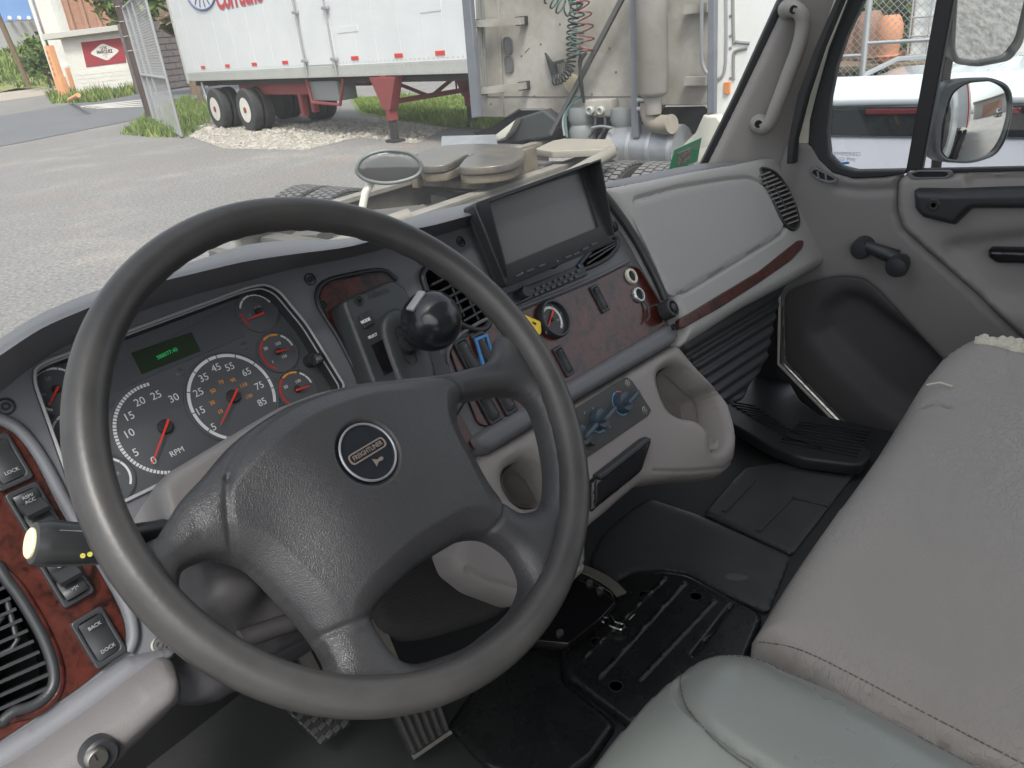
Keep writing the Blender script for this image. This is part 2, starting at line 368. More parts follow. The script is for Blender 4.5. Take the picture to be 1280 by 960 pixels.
# floor of the cab (rubber mat), with the raised ledges in front of the bench
fl = [(-.35, 1.25), (DX-.04, 1.25), (DX-.04, -.9), (-.35, -.9)]
FP = Pl((0, 0, FZ), (1, 0, 0), (0, 1, 0))
def floor_h(P, d, t):
    x, y = P[:, 0], P[:, 1]
    hmp = .006*np.exp(-((x-.86)/.16)**2)*np.clip((y-.42)/.12, 0, 1)
    hmp += .05*np.clip((y-.72)/.25, 0, 1)
    return hmp
fo = pillow('cab_floor', FP, fl, w=0, H=.0, Rr=.02, th=.06, step=.012, mat_=rub, uv=True, extra=floor_h)
setp(fo, kind='structure')
fire = plate('firewall', Pl((0, 1.02, 1.3), (1, 0, 0), (0, .15, 1)), [(-.3, -.45), (DX-.05, -.45), (DX-.05, .2), (-.3, .2)], w=0, th=.03, mat_=black, uv=True)
setp(fire, kind='structure')
# sill tread strips beside the passenger door
tr = thing('door_sill', 'ribbed black step plate along the foot of the passenger door', 'sill plate', (1.7, .55, FZ))
SP = Pl((0, 0, FZ+.045), (1, 0, 0), (0, 1, 0))
so_ = rp(SP.L([(900, 497), (975, 455), (1000, 500), (1092, 566), (1075, 582), (1000, 572), (960, 556), (905, 524)]), .02)
plate('tread_plate', SP, so_, w=0, th=.03, bev=.006, mat_=trimb, parent=tr, uv=True)
for i in range(14):
    a = (908+i*6.4, 502+i*4.0); b_ = (928+i*6.4, 499+i*4.2)
    p, q = SP.px(*a), SP.px(b_[0]+16, b_[1]+9)
    V, Fc = beam(p+Vector((0, 0, .001)), q+Vector((0, 0, .001)), .004, .006); obj('tread_rib', V, Fc, trimb, tr)
for i in range(9):
    p, q = SP.px(975+i*3, 552-i*3.0), SP.px(1072+i*2, 572-i*4.0)
    V, Fc = beam(p+Vector((0, 0, .001)), q+Vector((0, 0, .001)), .004, .006); obj('tread_rib', V, Fc, trimb, tr)
# engine-side footwell cover seen through the wheel
kc = thing('footwell_carpet', 'dark grey carpet pad under the dashboard behind the steering wheel', 'carpet', (.55, .85, 1.1))
carpet = mat('carpet', (.06, .058, .057), .95, bump=(500, 1, 'noise', .003), var=(300, .6, (.075, .07, .07)))
KP = Pl((0, .80, 1.2), (1, 0, 0), (0, .75, .66))
pillow('pad', KP, cr([(478, 690), (540, 660), (620, 690), (640, 750), (600, 775), (512, 796), (470, 770)]), w=0, H=.01, Rr=.02, th=.02, step=.006, mat_=carpet, parent=kc)
# ================================================================ DASHBOARD
dash = thing('dashboard', 'grey and dark blue-grey truck dashboard with red burl wood inlays, running from door to door', 'dashboard', (1.0, .75, 1.5))
CL = [(.222, .088), (.228, .101), (.24, .104), (.47, .106), (.492, .103), (.504, .09), (.515, .04), (.52, -.05), (.3, -.052), (.232, -.050), (.205, -.036), (.203, -.02)]
CL = rp(CL, .008, 4)
lvent = cr([(-12, 712), (10, 728), (30, 755), (55, 800), (67, 838), (64, 862), (45, 880), (18, 889), (-12, 893)], n=4)
rvent = cr([(528, 345), (536, 334), (550, 334), (575, 352), (600, 376), (612, 398), (604, 412), (585, 410), (560, 396), (538, 372)], n=4)
mvent = cr([(722, 336), (735, 318), (752, 300), (768, 296), (772, 306), (760, 322), (735, 335)], n=4)
shaft = rp([(398, 372), (405, 356), (440, 346), (476, 341), (492, 350), (505, 380), (548, 470), (600, 560), (500, 590), (455, 475), (425, 425)], 8)
trimout = [(-60, 500), (0, 462), (40, 432), (145, 388), (240, 352), (330, 332), (400, 318), (480, 300), (560, 280), (640, 262), (742, 238), (762, 262), (790, 300), (814, 345), (836, 380), (846, 400), (840, 424), (770, 464), (712, 502), (604, 566), (580, 560), (568, 600), (480, 690), (330, 740), (226, 790), (228, 814), (125, 896), (42, 956), (-60, 1020)]
plate('trim_panel', D, trimout, holes=[], w=0, th=.0, bev=0, mat_=trim, parent=dash) if 0 else None
plate('trim_panel', D, D.L(trimout), holes=[CL, D.L(lvent), D.L(rvent), D.L(mvent)], w=0, th=.012, bev=.002, mat_=trim, parent=dash, uv=True)
def well(name, pl, out, w, depth, mat_, parent, uv=False, shrink=.85, k=5):
    q = out if uv else pl.L(out, w); n = len(q)
    cx = sum(a[0] for a in q)/n; cy = sum(a[1] for a in q)/n; rows = []
    for i in range(k+1):
        t_ = i/k; s_ = 1-(1-shrink)*t_**2
        rows.append([pl.P(cx+(a[0]-cx)*s_, cy+(a[1]-cy)*s_, w-depth*t_) for a in q])
    V = [p for r_ in rows for p in r_]; Fc = []
    for i in range(k):
        for j in range(n): Fc.append([i*n+j, i*n+(j+1) % n, (i+1)*n+(j+1) % n, (i+1)*n+j])
    Fc.append([k*n+j for j in range(n)])
    o = obj(name, V, Fc, mat_, parent, sharp=50); return o
well('vent_dark', D, lvent, -.002, .05, black, dash); well('vent_dark', D, rvent, -.002, .05, black, dash); well('vent_dark', D, mvent, -.002, .05, black, dash)
def ridge(name, pl, pts, r_, w, mat_, parent, closed=False, n=8, uv=False):
    q = pts if uv else pl.L(pts, w)
    return tube(name, [pl.P(a[0], a[1], w) for a in q], r_, mat_, parent, n=n, closed=closed)
# top pad and hood over the gauges
lip = [(-40, 462), (0, 436), (51, 404), (100, 383), (139, 368), (190, 350), (247, 336), (309, 322), (370, 314), (440, 305), (502, 287), (545, 278), (590, 266), (650, 253), (700, 243), (752, 233), (800, 226), (860, 214), (905, 206), (952, 200), (985, 205)]
crest = [(-40, 449), (0, 423), (51, 392), (100, 371), (137, 358), (190, 341), (247, 325), (309, 306), (370, 300), (440, 297), (502, 275), (545, 263), (588, 254), (650, 243), (700, 236), (752, 228), (800, 219), (860, 207), (905, 201), (952, 195), (985, 198)]
under = [(-40, 520), (0, 492), (51, 452), (100, 425), (139, 406), (190, 385), (247, 368), (309, 352), (370, 336), (440, 322), (502, 306), (545, 296), (590, 284), (650, 270), (700, 260), (752, 250), (800, 243), (860, 230), (905, 222), (952, 214), (985, 216)]
def at_y(p, y): return hit(p[0], p[1], (0, y, 0), Vector((0, 1, 0)))
rows = []
def yy(i):   # how far the hood juts out toward the driver, easing off toward the passenger end
    f = 1 if i < 9 else max(0, 1-(i-9)/4); return f
def addrow(src, fn):
    L_ = []
    for i, p in enumerate(src): L_.append(at_y(p, fn(i)))
    sm = cr(L_, closed=False, n=4); rows.append(sm)
def low(px, dz): return px
r_under = [D.P(*D.uv(p[0], p[1], -.004), -.004) for p in under]
rows.append(cr(r_under, closed=False, n=4))
addrow([(u[0], u[1]*.45+l[1]*.55) for u, l in zip(under, lip)], lambda i: .765-.03*yy(i))
addrow([(u[0], u[1]*.15+l[1]*.85) for u, l in zip(under, lip)], lambda i: .752-.045*yy(i))
addrow(lip, lambda i: .757-.045*yy(i)); addrow([(l[0], l[1]*.5+c[1]*.5) for l, c in zip(lip, crest)], lambda i: .785-.045*yy(i))
addrow(crest, lambda i: .83-.04*yy(i))
base = [at_y(p, .83-.04*yy(i)) for i, p in enumerate(crest)]
rows.append(cr([Vector((p.x, p.y+.08, p.z-.05)) for p in base], closed=False, n=4))
rows.append(cr([Vector((p.x, 1.08, p.z-.22)) for p in base], closed=False, n=4))
loft('top_pad', rows, mat('top_pad', (.15, .155, .165), .45, bump=(700, .3, 'noise', .0008), var=(4, .3, (.17, .175, .185)), spec=.5), dash, sharp=60)
for i, k in enumerate([(388, 349), (576, 302), (795, 308), (800, 315)][:3]): screw('screw', D, k, .0065, .001, dash)
screw('screw', D, (7, 508), .0065, .001, dash); screw('screw', D, (600, 553), .006, .001, dash)
screw('screw', D, (199, 806), .0062, .0005, dash, steel)
# ---- instrument cluster
clu = thing('instrument_cluster', 'gauge cluster with rev counter, speedometer and green odometer display behind the steering wheel', 'gauge cluster', (.37, .75, 1.67))
dialm = mat('dial_black', (.09, .096, .105), .42, var=(6, .3, (.10, .107, .116)), spec=.6)
CW = -.022
cf = plate('face_plate', D, [(a[0], a[1]) for a in CL], w=CW, th=.006, bev=0, mat_=dialm, parent=clu, uv=True)
def band(name, loopA, wA, loopB, wB, mat_, parent, n=1):
    rows_ = [[D.P(a[0], a[1], wA) for a in loopA], [D.P(a[0], a[1], wB) for a in loopB]]
    return loft(name, rows_, mat_, parent, close_u=True)
cx = sum(a[0] for a in CL)/len(CL); cy = sum(a[1] for a in CL)/len(CL)
ins = [(cx+(a[0]-cx)*.975, cy+(a[1]-cy)*.955) for a in CL]
band('bezel', CL, .0015, ins, CW, trimb, clu)
tube('lens_rim', [D.P(a[0], a[1], .0025) for a in [(cx+(a[0]-cx)*.995, cy+(a[1]-cy)*.992) for a in CL]], .0016, mat('satin_grey', (.42, .42, .43), .3), clu, n=6, closed=True)
tube('lens_rim', [D.P(a[0], a[1], -.006) for a in [(cx+(a[0]-cx)*.984, cy+(a[1]-cy)*.975) for a in CL]], .0011, MT['satin_grey'], clu, n=6, closed=True)
w = CW+.0003
def cuv(x, y): return D.uv(x, y, CW)
# upper message panel and green display
plate('message_panel', D, [cuv(128, 452), cuv(305, 378), cuv(307, 381), cuv(304, 423), cuv(130, 492)] if 0 else D.L([(120, 470), (286, 382), (307, 420), (138, 492)], CW), w=CW+.0012, th=.0012, bev=.0004, mat_=mat('smoked_panel', (.085, .092, .104), .3), parent=clu, uv=True)
plate('display', D, D.L([(164, 441), (239, 415), (251, 439), (177, 468)], CW+.0016), w=CW+.0018, th=.0006, bev=.0002, mat_=mat('lcd_green', (.02, .04, .02), .3), parent=clu, uv=True)
text('odometer_reading', '388077.40', D, (209, 442), .0062, 3, CW+.0019, mat('lcd_digits', (.03, .35, .1), .5, emit=(.05, .75, .22, .12)), clu, sx=.95)
for p in ((225, 466), (305, 433), (136, 505)): lathe('lamp_lens', D.P(*cuv(*p), CW), D.n, [(.0046, 0), (.0046, .0008), (.004, .0012), (.0001, .0014)], MT['smoked_panel'], clu, n=16)
def gauge(c, R_, name, arcs, ticks, nums, needle, size=.008, hub=.008, low=False, ring=.0035):
    g_ = D.P(c[0], c[1], CW)
    V, Fc = lathem(g_+D.n*(0 if low else .0003), D.n, [(R_+.0035, -.001), (R_+.0035, .0016 if not low else .0002), (R_+.0022, .0018 if not low else .0003), (R_+.0018, .0004), (.0001, .0004)], 48)
    gd = obj('gauge', V, Fc, dialm, clu, sharp=35); setp(gd, name)
    for (a0, a1, m_) in arcs:
        n = max(2, int(abs(a1-a0)/4)); P_ = [math.radians(a0+(a1-a0)*i/n) for i in range(n+1)]
        o_ = [(c[0]+R_*math.cos(a), c[1]+R_*math.sin(a)) for a in P_]; i_ = [(c[0]+(R_-ring)*math.cos(a), c[1]+(R_-ring)*math.sin(a)) for a in P_]
        plate('scale_arc', D, o_+i_[::-1], w=CW+.0010, th=.0003, bev=0, mat_=m_, parent=gd, uv=True)
    tk = []
    for a, l_, wd in ticks:
        a = math.radians(a); e_ = Vector((math.cos(a), math.sin(a)))
        p0 = D.P(c[0]+e_.x*(R_+.0001), c[1]+e_.y*(R_+.0001), CW+.0012); p1 = D.P(c[0]+e_.x*(R_-l_), c[1]+e_.y*(R_-l_), CW+.0012)
        tk.append(beam(p0, p1, wd, .0003, up=D.n))
    if tk: V, Fc = join(tk); setp(obj('tick_marks', V, Fc, dialm, gd, smooth=False), kind='stuff')
    for s, p, m_, sz in nums: text('numeral', s, D, p if p[0] < 1.5 else D.uv(p[0], p[1], CW), sz, 0, CW+.0008, m_, gd, uv=True)
    if needle:
        tip, tail, L2 = D.uv(*needle[0], CW+.006), D.uv(*needle[1], CW+.006), .0022
        t_, l_ = Vector(tip), Vector(tail); dr = (t_-l_).normalized(); nn = Vector((-dr.y, dr.x))
        q = [t_+nn*.0005, l_+nn*L2*.6, l_-nn*L2*.6, t_-nn*.0005]
        plate('needle', D, [tuple(v) for v in q], w=CW+.0065, th=.001, bev=.0002, mat_=red, parent=gd, uv=True)
        hc = Vector(c)
        V, Fc = lathem(D.P(c[0], c[1], CW), D.n, [(hub, .0005), (hub, .003), (hub*.8, .0052), (.0001, .0055)], 20); obj('needle_hub', V, Fc, trimb, gd, sharp=35)
    return gd
sp = cuv(291, 496); tp = cuv(206, 534)
N = lambda s, x, y, m_=white, sz=.0115: (s, (x, y), m_, sz)
gauge(sp, .0505, 'speedometer with white 5 to 85 scale and orange inner figures', [(-32, 239, white)], [(a, .004, .0011) for a in (-12, 2, 30, 57, 83, 95, 121, 150, 178, 207, 232)],
      [N('5', 267, 534), N('15', 250, 514), N('25', 248, 491), N('35', 254.5, 472.5), N('45', 270, 460), N('55', 287, 459), N('65', 308, 465.5), N('75', 324, 482.5), N('85', 327.5, 503),
       N('10', 275, 515, orange, .0065), N('30', 265, 504, orange, .0065), N('50', 266, 489, orange, .0065), N('70', 276, 478, orange, .0065), N('90', 291, 475.5, orange, .0065), N('110', 304, 482, orange, .0065), N('130', 311, 496, orange, .006)],
      ((276, 531), (297, 486)))
gauge(tp, .0505, 'rev counter with white 0 to 30 scale', [(80, 248, white)], [(80+i*4.2, .0035, .0009) for i in range(41)],
      [N('0', 192, 576), N('5', 169.5, 566), N('10', 161, 542.5), N('15', 161, 521), N('20', 174.5, 502.5), N('25', 195, 494.5), N('30', 217, 498), ('RPM', (221, 565), white, .0085)],
      ((190, 580), (211, 524)), low=True)
def small(px, R_, lab, arcs, nums, needle):
    gauge(cuv(*px), R_, lab, arcs, [(a, .003, .0007) for a in (30, 60, 90, 120, 150, 180)], nums, needle, hub=.004, ring=.0022)
small((322, 390), .0225, 'small fuel and pressure gauge, topmost of the right-hand column', [(15, 150, white), (165, 215, redp)], [('FUEL', (322, 384), dimw, .0042), ('E', (312, 394), dimw, .004)], ((310, 399), (330, 391)))
small((347, 440), .0225, 'small temperature gauge with orange arc, middle of the right-hand column', [(60, 115, orange), (118, 235, redp), (0, 50, white)], [N('50', 332, 436, white, .0055), N('100', 347, 430, white, .0055), N('150', 355, 446, white, .005), N('F', 341, 453, white, .0045)], ((362, 436), (345, 440)))
small((371, 487), .0225, 'small gauge with orange arc, lowest of the right-hand column', [(60, 115, orange), (118, 235, redp), (0, 50, white)], [N('50', 357, 484, white, .0055), N('100', 372, 477, white, .0055)], ((388, 482), (370, 488)))
small((70, 487), .0225, 'oil pressure gauge at the far end of the cluster', [(20, 235, white)], [N('50', 60, 474, dimw, .0055), N('0', 62, 505, dimw, .005), N('100', 83, 495, dimw, .005), N('PSI', 54, 494, dimw, .0042)], ((61, 507), (73, 483)))
small((96, 541), .0225, 'small gauge half hidden by the wheel rim', [(20, 235, white)], [N('12', 82, 540, dimw, .005)], ((90, 555), (98, 538)))
small((134, 600), .0225, 'small air gauge below the rev counter', [(-40, 235, white)], [('AIR', (145, 593), dimw, .005)], ((126, 612), (137, 596)))
# cluster push knob
V, Fc = lathem(D.px(386, 452, CW), D.n, [(.008, 0), (.008, .014), (.007, .016), (.0001, .016)], 20); obj('trip_knob', V, Fc, trimb, clu, sharp=35)
plate('trip_knob_tip', D, rp(D.L([(392, 443), (400, 440), (405, 452), (396, 456)], .01), .002), w=.012, th=.012, bev=.002, mat_=trimb, parent=clu, uv=True)
text('button_mark', 'RES', D, (399, 448), .006, 0, .0125, dimw, clu, sx=.8)
# ---- left wood inlay with switches and vent
lw = cr([(-30, 525), (0, 532), (22, 546), (46, 580), (78, 642), (124, 714), (150, 762), (157, 795), (150, 817), (125, 839), (83, 871), (0, 926), (-30, 945)], n=4)
plate('wood_inlay', D, lw, holes=[lvent], w=.002, th=.006, bev=.001, mat_=wood, parent=dash)
ridge('inlay_lip', D, cr([(-30, 517), (2, 524), (27, 540), (54, 576), (87, 638), (132, 708), (160, 760), (167, 795), (160, 815)], closed=False, n=4), .0055, .002, trim, dash)
ridge('inlay_lip', D, cr([(-12, 704), (14, 722), (36, 750), (62, 798), (75, 836), (71, 868), (48, 889), (18, 898), (-12, 903)], closed=False, n=4), .0038, .002, wood, dash)
vr = D.L(lvent, .001); tube('vent_rim', [D.P(a[0], a[1], .003) for a in vr], .005, trimb, dash, n=8, closed=True)
for i in range(11):
    y0 = 722+i*16.5; 
    a = (-12, y0+20); xe = min(66, 4+i*7.2); b_ = (xe, y0+20-(xe+12)*.44)
    if a[1] > 893: break
    q0, q1 = D.px(a[0], a[1], -.004), D.px(b_[0], b_[1], -.004)
    V, Fc = beam(q0, q1, .0028, .016, up=D.n); obj('vent_slat', V, Fc, trimb, dash)
tube('vent_divider', [D.px(8, 748, .0), D.px(22, 800, .0), D.px(14, 812, 0), D.px(-12, 824, 0)], .0025, trimb, dash)
tube('vent_divider', [D.px(-12, 790, .0), D.px(4, 770, .0)], .0025, trimb, dash)
def switch(c, wd, ht, mode=0, t1=None, t2=None, parent=None, ang=0, col=None, w0=.003, lab=None):
    """rocker switch: bezel with a separate rocker"""
    parent = parent or dash
    p = D.uv(c[0], c[1], w0)
    a = math.radians(ang)
    fr = rp(rect(wd, ht, p[0], p[1], a), wd*.14); ho = rp(rect(wd*.72, ht*.78, p[0], p[1], a), wd*.16)
    sb = plate('rocker_switch', D, fr, holes=[ho], w=w0+.005, th=.007, bev=.0015, mat_=trimb if col is None else col, parent=parent, uv=True)
    if lab: setp(sb, lab)
    A_, B_ = math.cos(a), math.sin(a); n = 9; rows_ = []
    for i in range(n):
        t_ = i/(n-1)*2-1; hh = .006+.004*(t_*t_)*(1 if t_*(1-2*(mode == 1)) > 0 else .2)
        if mode == 2: hh = .008+.003*(1 if abs(t_) > .5 else 0)-.006*math.exp(-(t_/.25)**2)+(.009 if -.15 < t_ < .3 else 0)*0
        row = []
        for j in range(5):
            s = j/4*2-1; x = s*wd*.35; y = t_*ht*.38; e_ = .0018*(abs(s) > .9)+.0015*(abs(t_) > .97)
            row.append(D.P(p[0]+x*A_-y*B_, p[1]+x*B_+y*A_, w0+hh-e_))
        rows_.append(row)
    n_ = 5; V = [q for r_ in rows_ for q in r_]; Fc = []
    for i in range(n-1):
        for k in range(n_-1): Fc.append([i*n_+k, i*n_+k+1, (i+1)*n_+k+1, (i+1)*n_+k])
    loop = list(range(n_))+[i*n_+n_-1 for i in range(1, n)]+[(n-1)*n_+k for k in range(n_-2, -1, -1)]+[i*n_ for i in range(n-2, 0, -1)]
    b0 = len(V); V += [V[k]-D.n*.01 for k in loop]
    for k in range(len(loop)): Fc.append([loop[k], b0+k, b0+(k+1) % len(loop), loop[(k+1) % len(loop)]])
    obj('rocker', V, Fc, trimb, sb, sharp=60)
    if mode == 2:
        hc = D.P(p[0], p[1]+ht*.04, w0+.011); V, Fc = boxm(hc, wd*.66, ht*.1, .016, D.u, (D.v*.7+D.n*.7)); obj('toggle_fin', V, Fc, trimb, sb)
    for tt_, yv in ((t1, .24), (t2, -.24)):
        if tt_: text('switch_legend', tt_, D, (p[0]-yv*ht*B_, p[1]+yv*ht*A_), wd*.155, ang, w0+.0112 if mode != 2 else w0+.0115, dimw, sb, uv=True)
    return sb
switch((4, 578), .029, .048, 0, None, 'LOCK', lab='rocker switch at the upper end of the wood strip')
switch((42, 640), .028, .049, 2, 'RSM/\nACC', None, lab='speed-control switch marked RSM/ACC')
switch((82, 722), .028, .049, 2, 'CRS', '>|<', lab='toggle switch marked with a lamp symbol')
switch((123, 797), .029, .049, 0, 'BACK', 'DOCK', lab='lowest rocker switch of the wood strip')
# ---- horizontal bolster bars
bar = [(600, 563), (590, 548), (604, 536), (705, 480), (826, 410), (838, 402), (848, 412), (846, 428), (770, 472), (712, 506), (612, 568)]
pillow('bolster_bar', D, rp(bar, 6), w=.001, H=.016, Rr=.014, th=.015, step=.0025, mat_=trim, parent=dash)
barl = [(-40, 956), (0, 930), (62, 891), (125, 846), (158, 822), (200, 812), (222, 808), (226, 818), (125, 898), (42, 958), (0, 988), (-40, 1010)]
pillow('bolster_bar', D, rp(barl, 6), w=.001, H=.014, Rr=.014, th=.015, step=.0025, mat_=trim, parent=dash)
# joint at the right end of the bar
V, Fc = lathem(D.px(835, 387, .022), D.n, [(.0175, -.01), (.0175, .008), (.016, .012), (.012, .013), (.0105, .008), (.0075, .008), (.0075, .014), (.006, .015), (.0001, .015)], 28); obj('bar_end_cap', V, Fc, trimb, dash, sharp=35)
lathe('screw', D.px(841, 409, .024), D.n, [(.0055, 0), (.0055, .003), (.004, .0035), (.003, .001), (.0001, .001)], black, dash, n=14)
ridge('trim_edge', D, cr([(745, 233), (768, 260), (795, 300), (818, 343), (832, 374)], closed=False, n=5), .008, .020, trimb, dash)
# ---- shifter wood recess and shifter
plate('wood_inlay', D, shaft, w=-.001+.003, th=.004, bev=.001, mat_=wood, parent=dash)
ridge('inlay_lip', D, cr([(452, 478), (424, 424), (397, 378), (404, 354), (440, 343), (478, 338), (496, 350)], closed=False, n=5), .0032, .003, trimb, dash)
screw('screw', D, (404, 381), .0045, .004, dash)
shp = thing('shift_selector', 'black push-button and lever gear selector with round knob on the dashboard', 'gear selector', tuple(D.px(500, 420)))
selm = mat('selector_plastic', (.04, .046, .048), .38, bump=(900, .2, 'noise', .0004), var=(10, .3, (.055, .062, .064)))
pillow('selector_housing', D, rp([(427, 376), (490, 349), (505, 358), (530, 400), (585, 500), (560, 540), (500, 560), (470, 490)], 4), w=.03, H=.004, Rr=.006, th=.03, step=.002, mat_=selm, parent=shp)
pillow('lever_boss', D, cr([(478, 398), (492, 385), (508, 390), (540, 440), (548, 500), (520, 520), (500, 480), (480, 425)]), w=.034, H=.008, Rr=.02, th=.004, step=.002, mat_=selm, parent=shp)
SW = .0345
text('selector_name', 'Allison', D, (473, 366), .0125, -3, SW, trimb, shp, bold=.0003)
V, Fc = join([lathem(D.px(449, 376, SW), D.n, [(a, 0), (a, .0006), (a-.0012, .0006), (a-.0012, 0)], 24) for a in (.007, .0042)]); obj('selector_emblem', V, Fc, trimb, shp)
bt = plate('mode_button', D, rp(D.L([(448, 395), (461, 388), (468, 404), (455, 412)], SW), .002), w=SW+.003, th=.004, bev=.001, mat_=trimb, parent=shp, uv=True)
text('button_legend', 'MODE', D, (457, 401), .0052, 0, SW+.0032, white, bt, bold=.0003)
text('selector_legend', 'SELECT', D, (466, 420), .0045, 0, SW, white, shp, bold=.0002)
plate('selector_display', D, rp(D.L([(463, 432), (478, 424), (494, 462), (480, 470)], SW), .001), w=SW+.0006, th=.001, bev=.0003, mat_=gloss, parent=shp, uv=True)
for s, p in (('R', (482, 419)), ('N', (487, 430)), ('D', (492, 440)), ('L', (498, 451))): text('gear_letter', s, D, p, .0085, 0, SW, white, shp, bold=.0003)
for p, q in (((488, 418), (494, 427)), ((492, 428), (497, 432)), ((497, 439), (502, 436)), ((501, 449), (503, 442))):
    V, Fc = beam(D.px(*p, SW), D.px(*q, SW), .001, .0003, up=D.n); obj('gate_line', V, Fc, white, shp)
plate('hill_mark', D, D.L([(525, 441), (531, 439), (530, 445), (528, 448), (524, 446)], SW), w=SW+.0003, th=.0003, bev=0, mat_=white, parent=shp, uv=True)
well('lever_slot', D, cr([(494, 412), (503, 409), (512, 425), (521, 448), (516, 455), (508, 450), (500, 430)]), SW+.0085, .012, black, shp)
kn = D.px(539, 401, .085); sl0 = D.px(508, 432, .03)
tube('lever_stem', [sl0, sl0.lerp(kn, .5), kn], [.0085, .0085, .009], selm, shp, n=14)
tube('lever_collar', [D.px(508, 432, .040), D.px(512, 428, .052)], [.0135, .011], trimb, shp, n=18)
ballm = mat('knob_black', (.018, .021, .025), .2, var=(20, .3, (.025, .029, .034)), spec=.6)
ax = (kn-sl0).normalized(); Rk = .038
prof = []
for i in range(21):
    a = math.pi*i/20; r_ = Rk*math.sin(a); h = -Rk*1.0*math.cos(a)
    prof.append((max(r_, 1e-5), h))
V, Fc = lathem(kn, ax, prof, 32); obj('shift_knob', V, Fc, ballm, shp, sharp=80)
V, Fc = boxm(kn+Vector((-.008, .008, .029)), .034, .010, .006, (1, -.25, .12), (0, 1, .2)); me = None
bd = (D.px(517, 372, .085)-kn).normalized(); vv_ = (CAM-kn).normalized(); bc_ = kn+(bd*.80+vv_*.55).normalized()*(Rk-.0005)
bn_ = (bc_-kn).normalized(); bX = D.u-bn_*D.u.dot(bn_); box('knob_button', bc_, .030, .012, .004, mat('knob_button_grey', (.35, .36, .37), .25), shp, .0018, bX, bn_.cross(bX))
# ---- centre wood inlay
cw = rp([(562, 438), (600, 408), (651, 389), (738, 354), (783, 331), (799, 334), (836, 397), (829, 409), (705, 481), (612, 534), (598, 530), (577, 478)], 7)
plate('wood_inlay', D, cw, w=.004, th=.006, bev=.0012, mat_=wood, parent=dash)
ridge('inlay_lip', D, cr([(575, 500), (560, 440), (598, 404), (651, 385), (738, 350), (786, 326)], closed=False, n=5), .0028, .004, trim, dash)
switch((582, 445), .026, .052, 1, '(P)', None, lab='rocker switch beside the blue-edged switch')
switch((604, 437), .026, .052, 1, '(!)', None, col=None, lab='blue-edged rocker switch')
plate('switch_surround', D, rp(D.L([(591, 424), (607, 418), (620, 460), (603, 466)], .006), .002), holes=[rp(D.L([(595, 427), (606, 422), (617, 459), (606, 463)], .006), .002)], w=.0105, th=.003, bev=.0006, mat_=blue, parent=dash, uv=True)
switch((609, 509), .026, .05, 0, None, 'o', lab='rocker switch with a white mark under the wheel spoke')
switch((629, 498), .026, .05, 0, None, 'o', lab='second rocker switch under the wheel spoke')
switch((703, 452), .021, .05, 0, None, None, lab='rocker switch below the round gauge')
switch((748, 374), .021, .05, 0, None, None, lab='rocker switch beside the power sockets')
lathe('blank_plug', D.px(659, 488, .004), D.n, [(.008, 0), (.008, .004), (.0001, .005)], trimb, dash, n=18)
def socket(px, m_, lab):
    c = D.px(px[0], px[1], .004); V, Fc = lathem(c, D.n, [(.0145, 0), (.0145, .004), (.013, .006), (.0105, .006), (.010, -.001), (.008, -.02), (.0001, -.02)], 28)
    o = obj('power_socket', V, Fc, m_, dash, sharp=35); setp(o, lab)
    V, Fc = lathem(c, D.n, [(.0098, .003), (.0001, .0031)], 22); obj('socket_insert', V, Fc, black, o)
socket((788, 346), mat('cream_ring', (.7, .68, .6), .3), 'power socket with a pale ring'); socket((797, 369), mat('chrome_ring', (.45, .47, .46), .25, .6), 'power socket with a grey ring and loose cap')
tube('socket_cap_strap', [D.px(803, 376, .006), D.px(810, 382, .01), D.px(812, 395, .012), D.px(808, 402, .01)], .0018, trimb, dash, n=6)
# round gauge
ag = thing('air_pressure_gauge', 'round black pressure gauge with red needle set in the centre wood panel', 'gauge', tuple(D.px(690, 400)))
c = D.px(690, 400, .004)
V, Fc = lathem(c, D.n, [(.0315, 0), (.0315, .009), (.030, .0115), (.027, .0115), (.026, .0055), (.0001, .0055)], 40); obj('gauge_body', V, Fc, trimb, ag, sharp=35)
cu_ = D.uv(690, 400, .0095)
o_ = [(cu_[0]+.0225*math.cos(math.radians(a)), cu_[1]+.0225*math.sin(math.radians(a))) for a in range(-60, 242, 6)]; i_ = [(cu_[0]+.0185*math.cos(math.radians(a)), cu_[1]+.0185*math.sin(math.radians(a))) for a in range(-60, 242, 6)]
plate('scale_arc', D, o_+i_[::-1], w=.0099, th=.0003, bev=0, mat_=white, parent=ag, uv=True)
for s, p in (('0', (683, 416)), ('60', (680, 396)), ('90', (690, 384)), ('120', (700, 393)), ('150', (702, 408)), ('PSI', (698, 400))): text('numeral', s, D, p, .0062, 0, .0099, dimw, ag)
q = [Vector(D.uv(*k, .012)) for k in ((684, 413), (692, 387))]; dr = (q[0]-q[1]).normalized(); nn = Vector((-dr.y, dr.x))
plate('needle', D, [tuple(v) for v in (q[0]+nn*.0007, q[1]+nn*.0016, q[1]-nn*.0016, q[0]-nn*.0007)], w=.0125, th=.001, bev=.0002, mat_=red, parent=ag, uv=True)
lathe('needle_hub', D.px(689, 400, .0095), D.n, [(.003, 0), (.003, .0045), (.0001, .005)], black, ag, n=14)
# yellow tag
yt = thing('warning_tag', 'small yellow warning tag stuck beside the round gauge', 'tag', tuple(D.px(665, 405)))
YO = rp([(655, 393), (676, 402), (677, 416), (668, 424), (655, 410)], 2)
pillow('tag_plate', D, YO, w=.013, H=.0006, Rr=.003, th=.001, step=.001, mat_=yel, parent=yt)
for i, s in enumerate(('AIR', 'PSI')): text('tag_print', s, D, (668-i*2, 404+i*8), .005, -50, .0145, black, yt, bold=.0002)
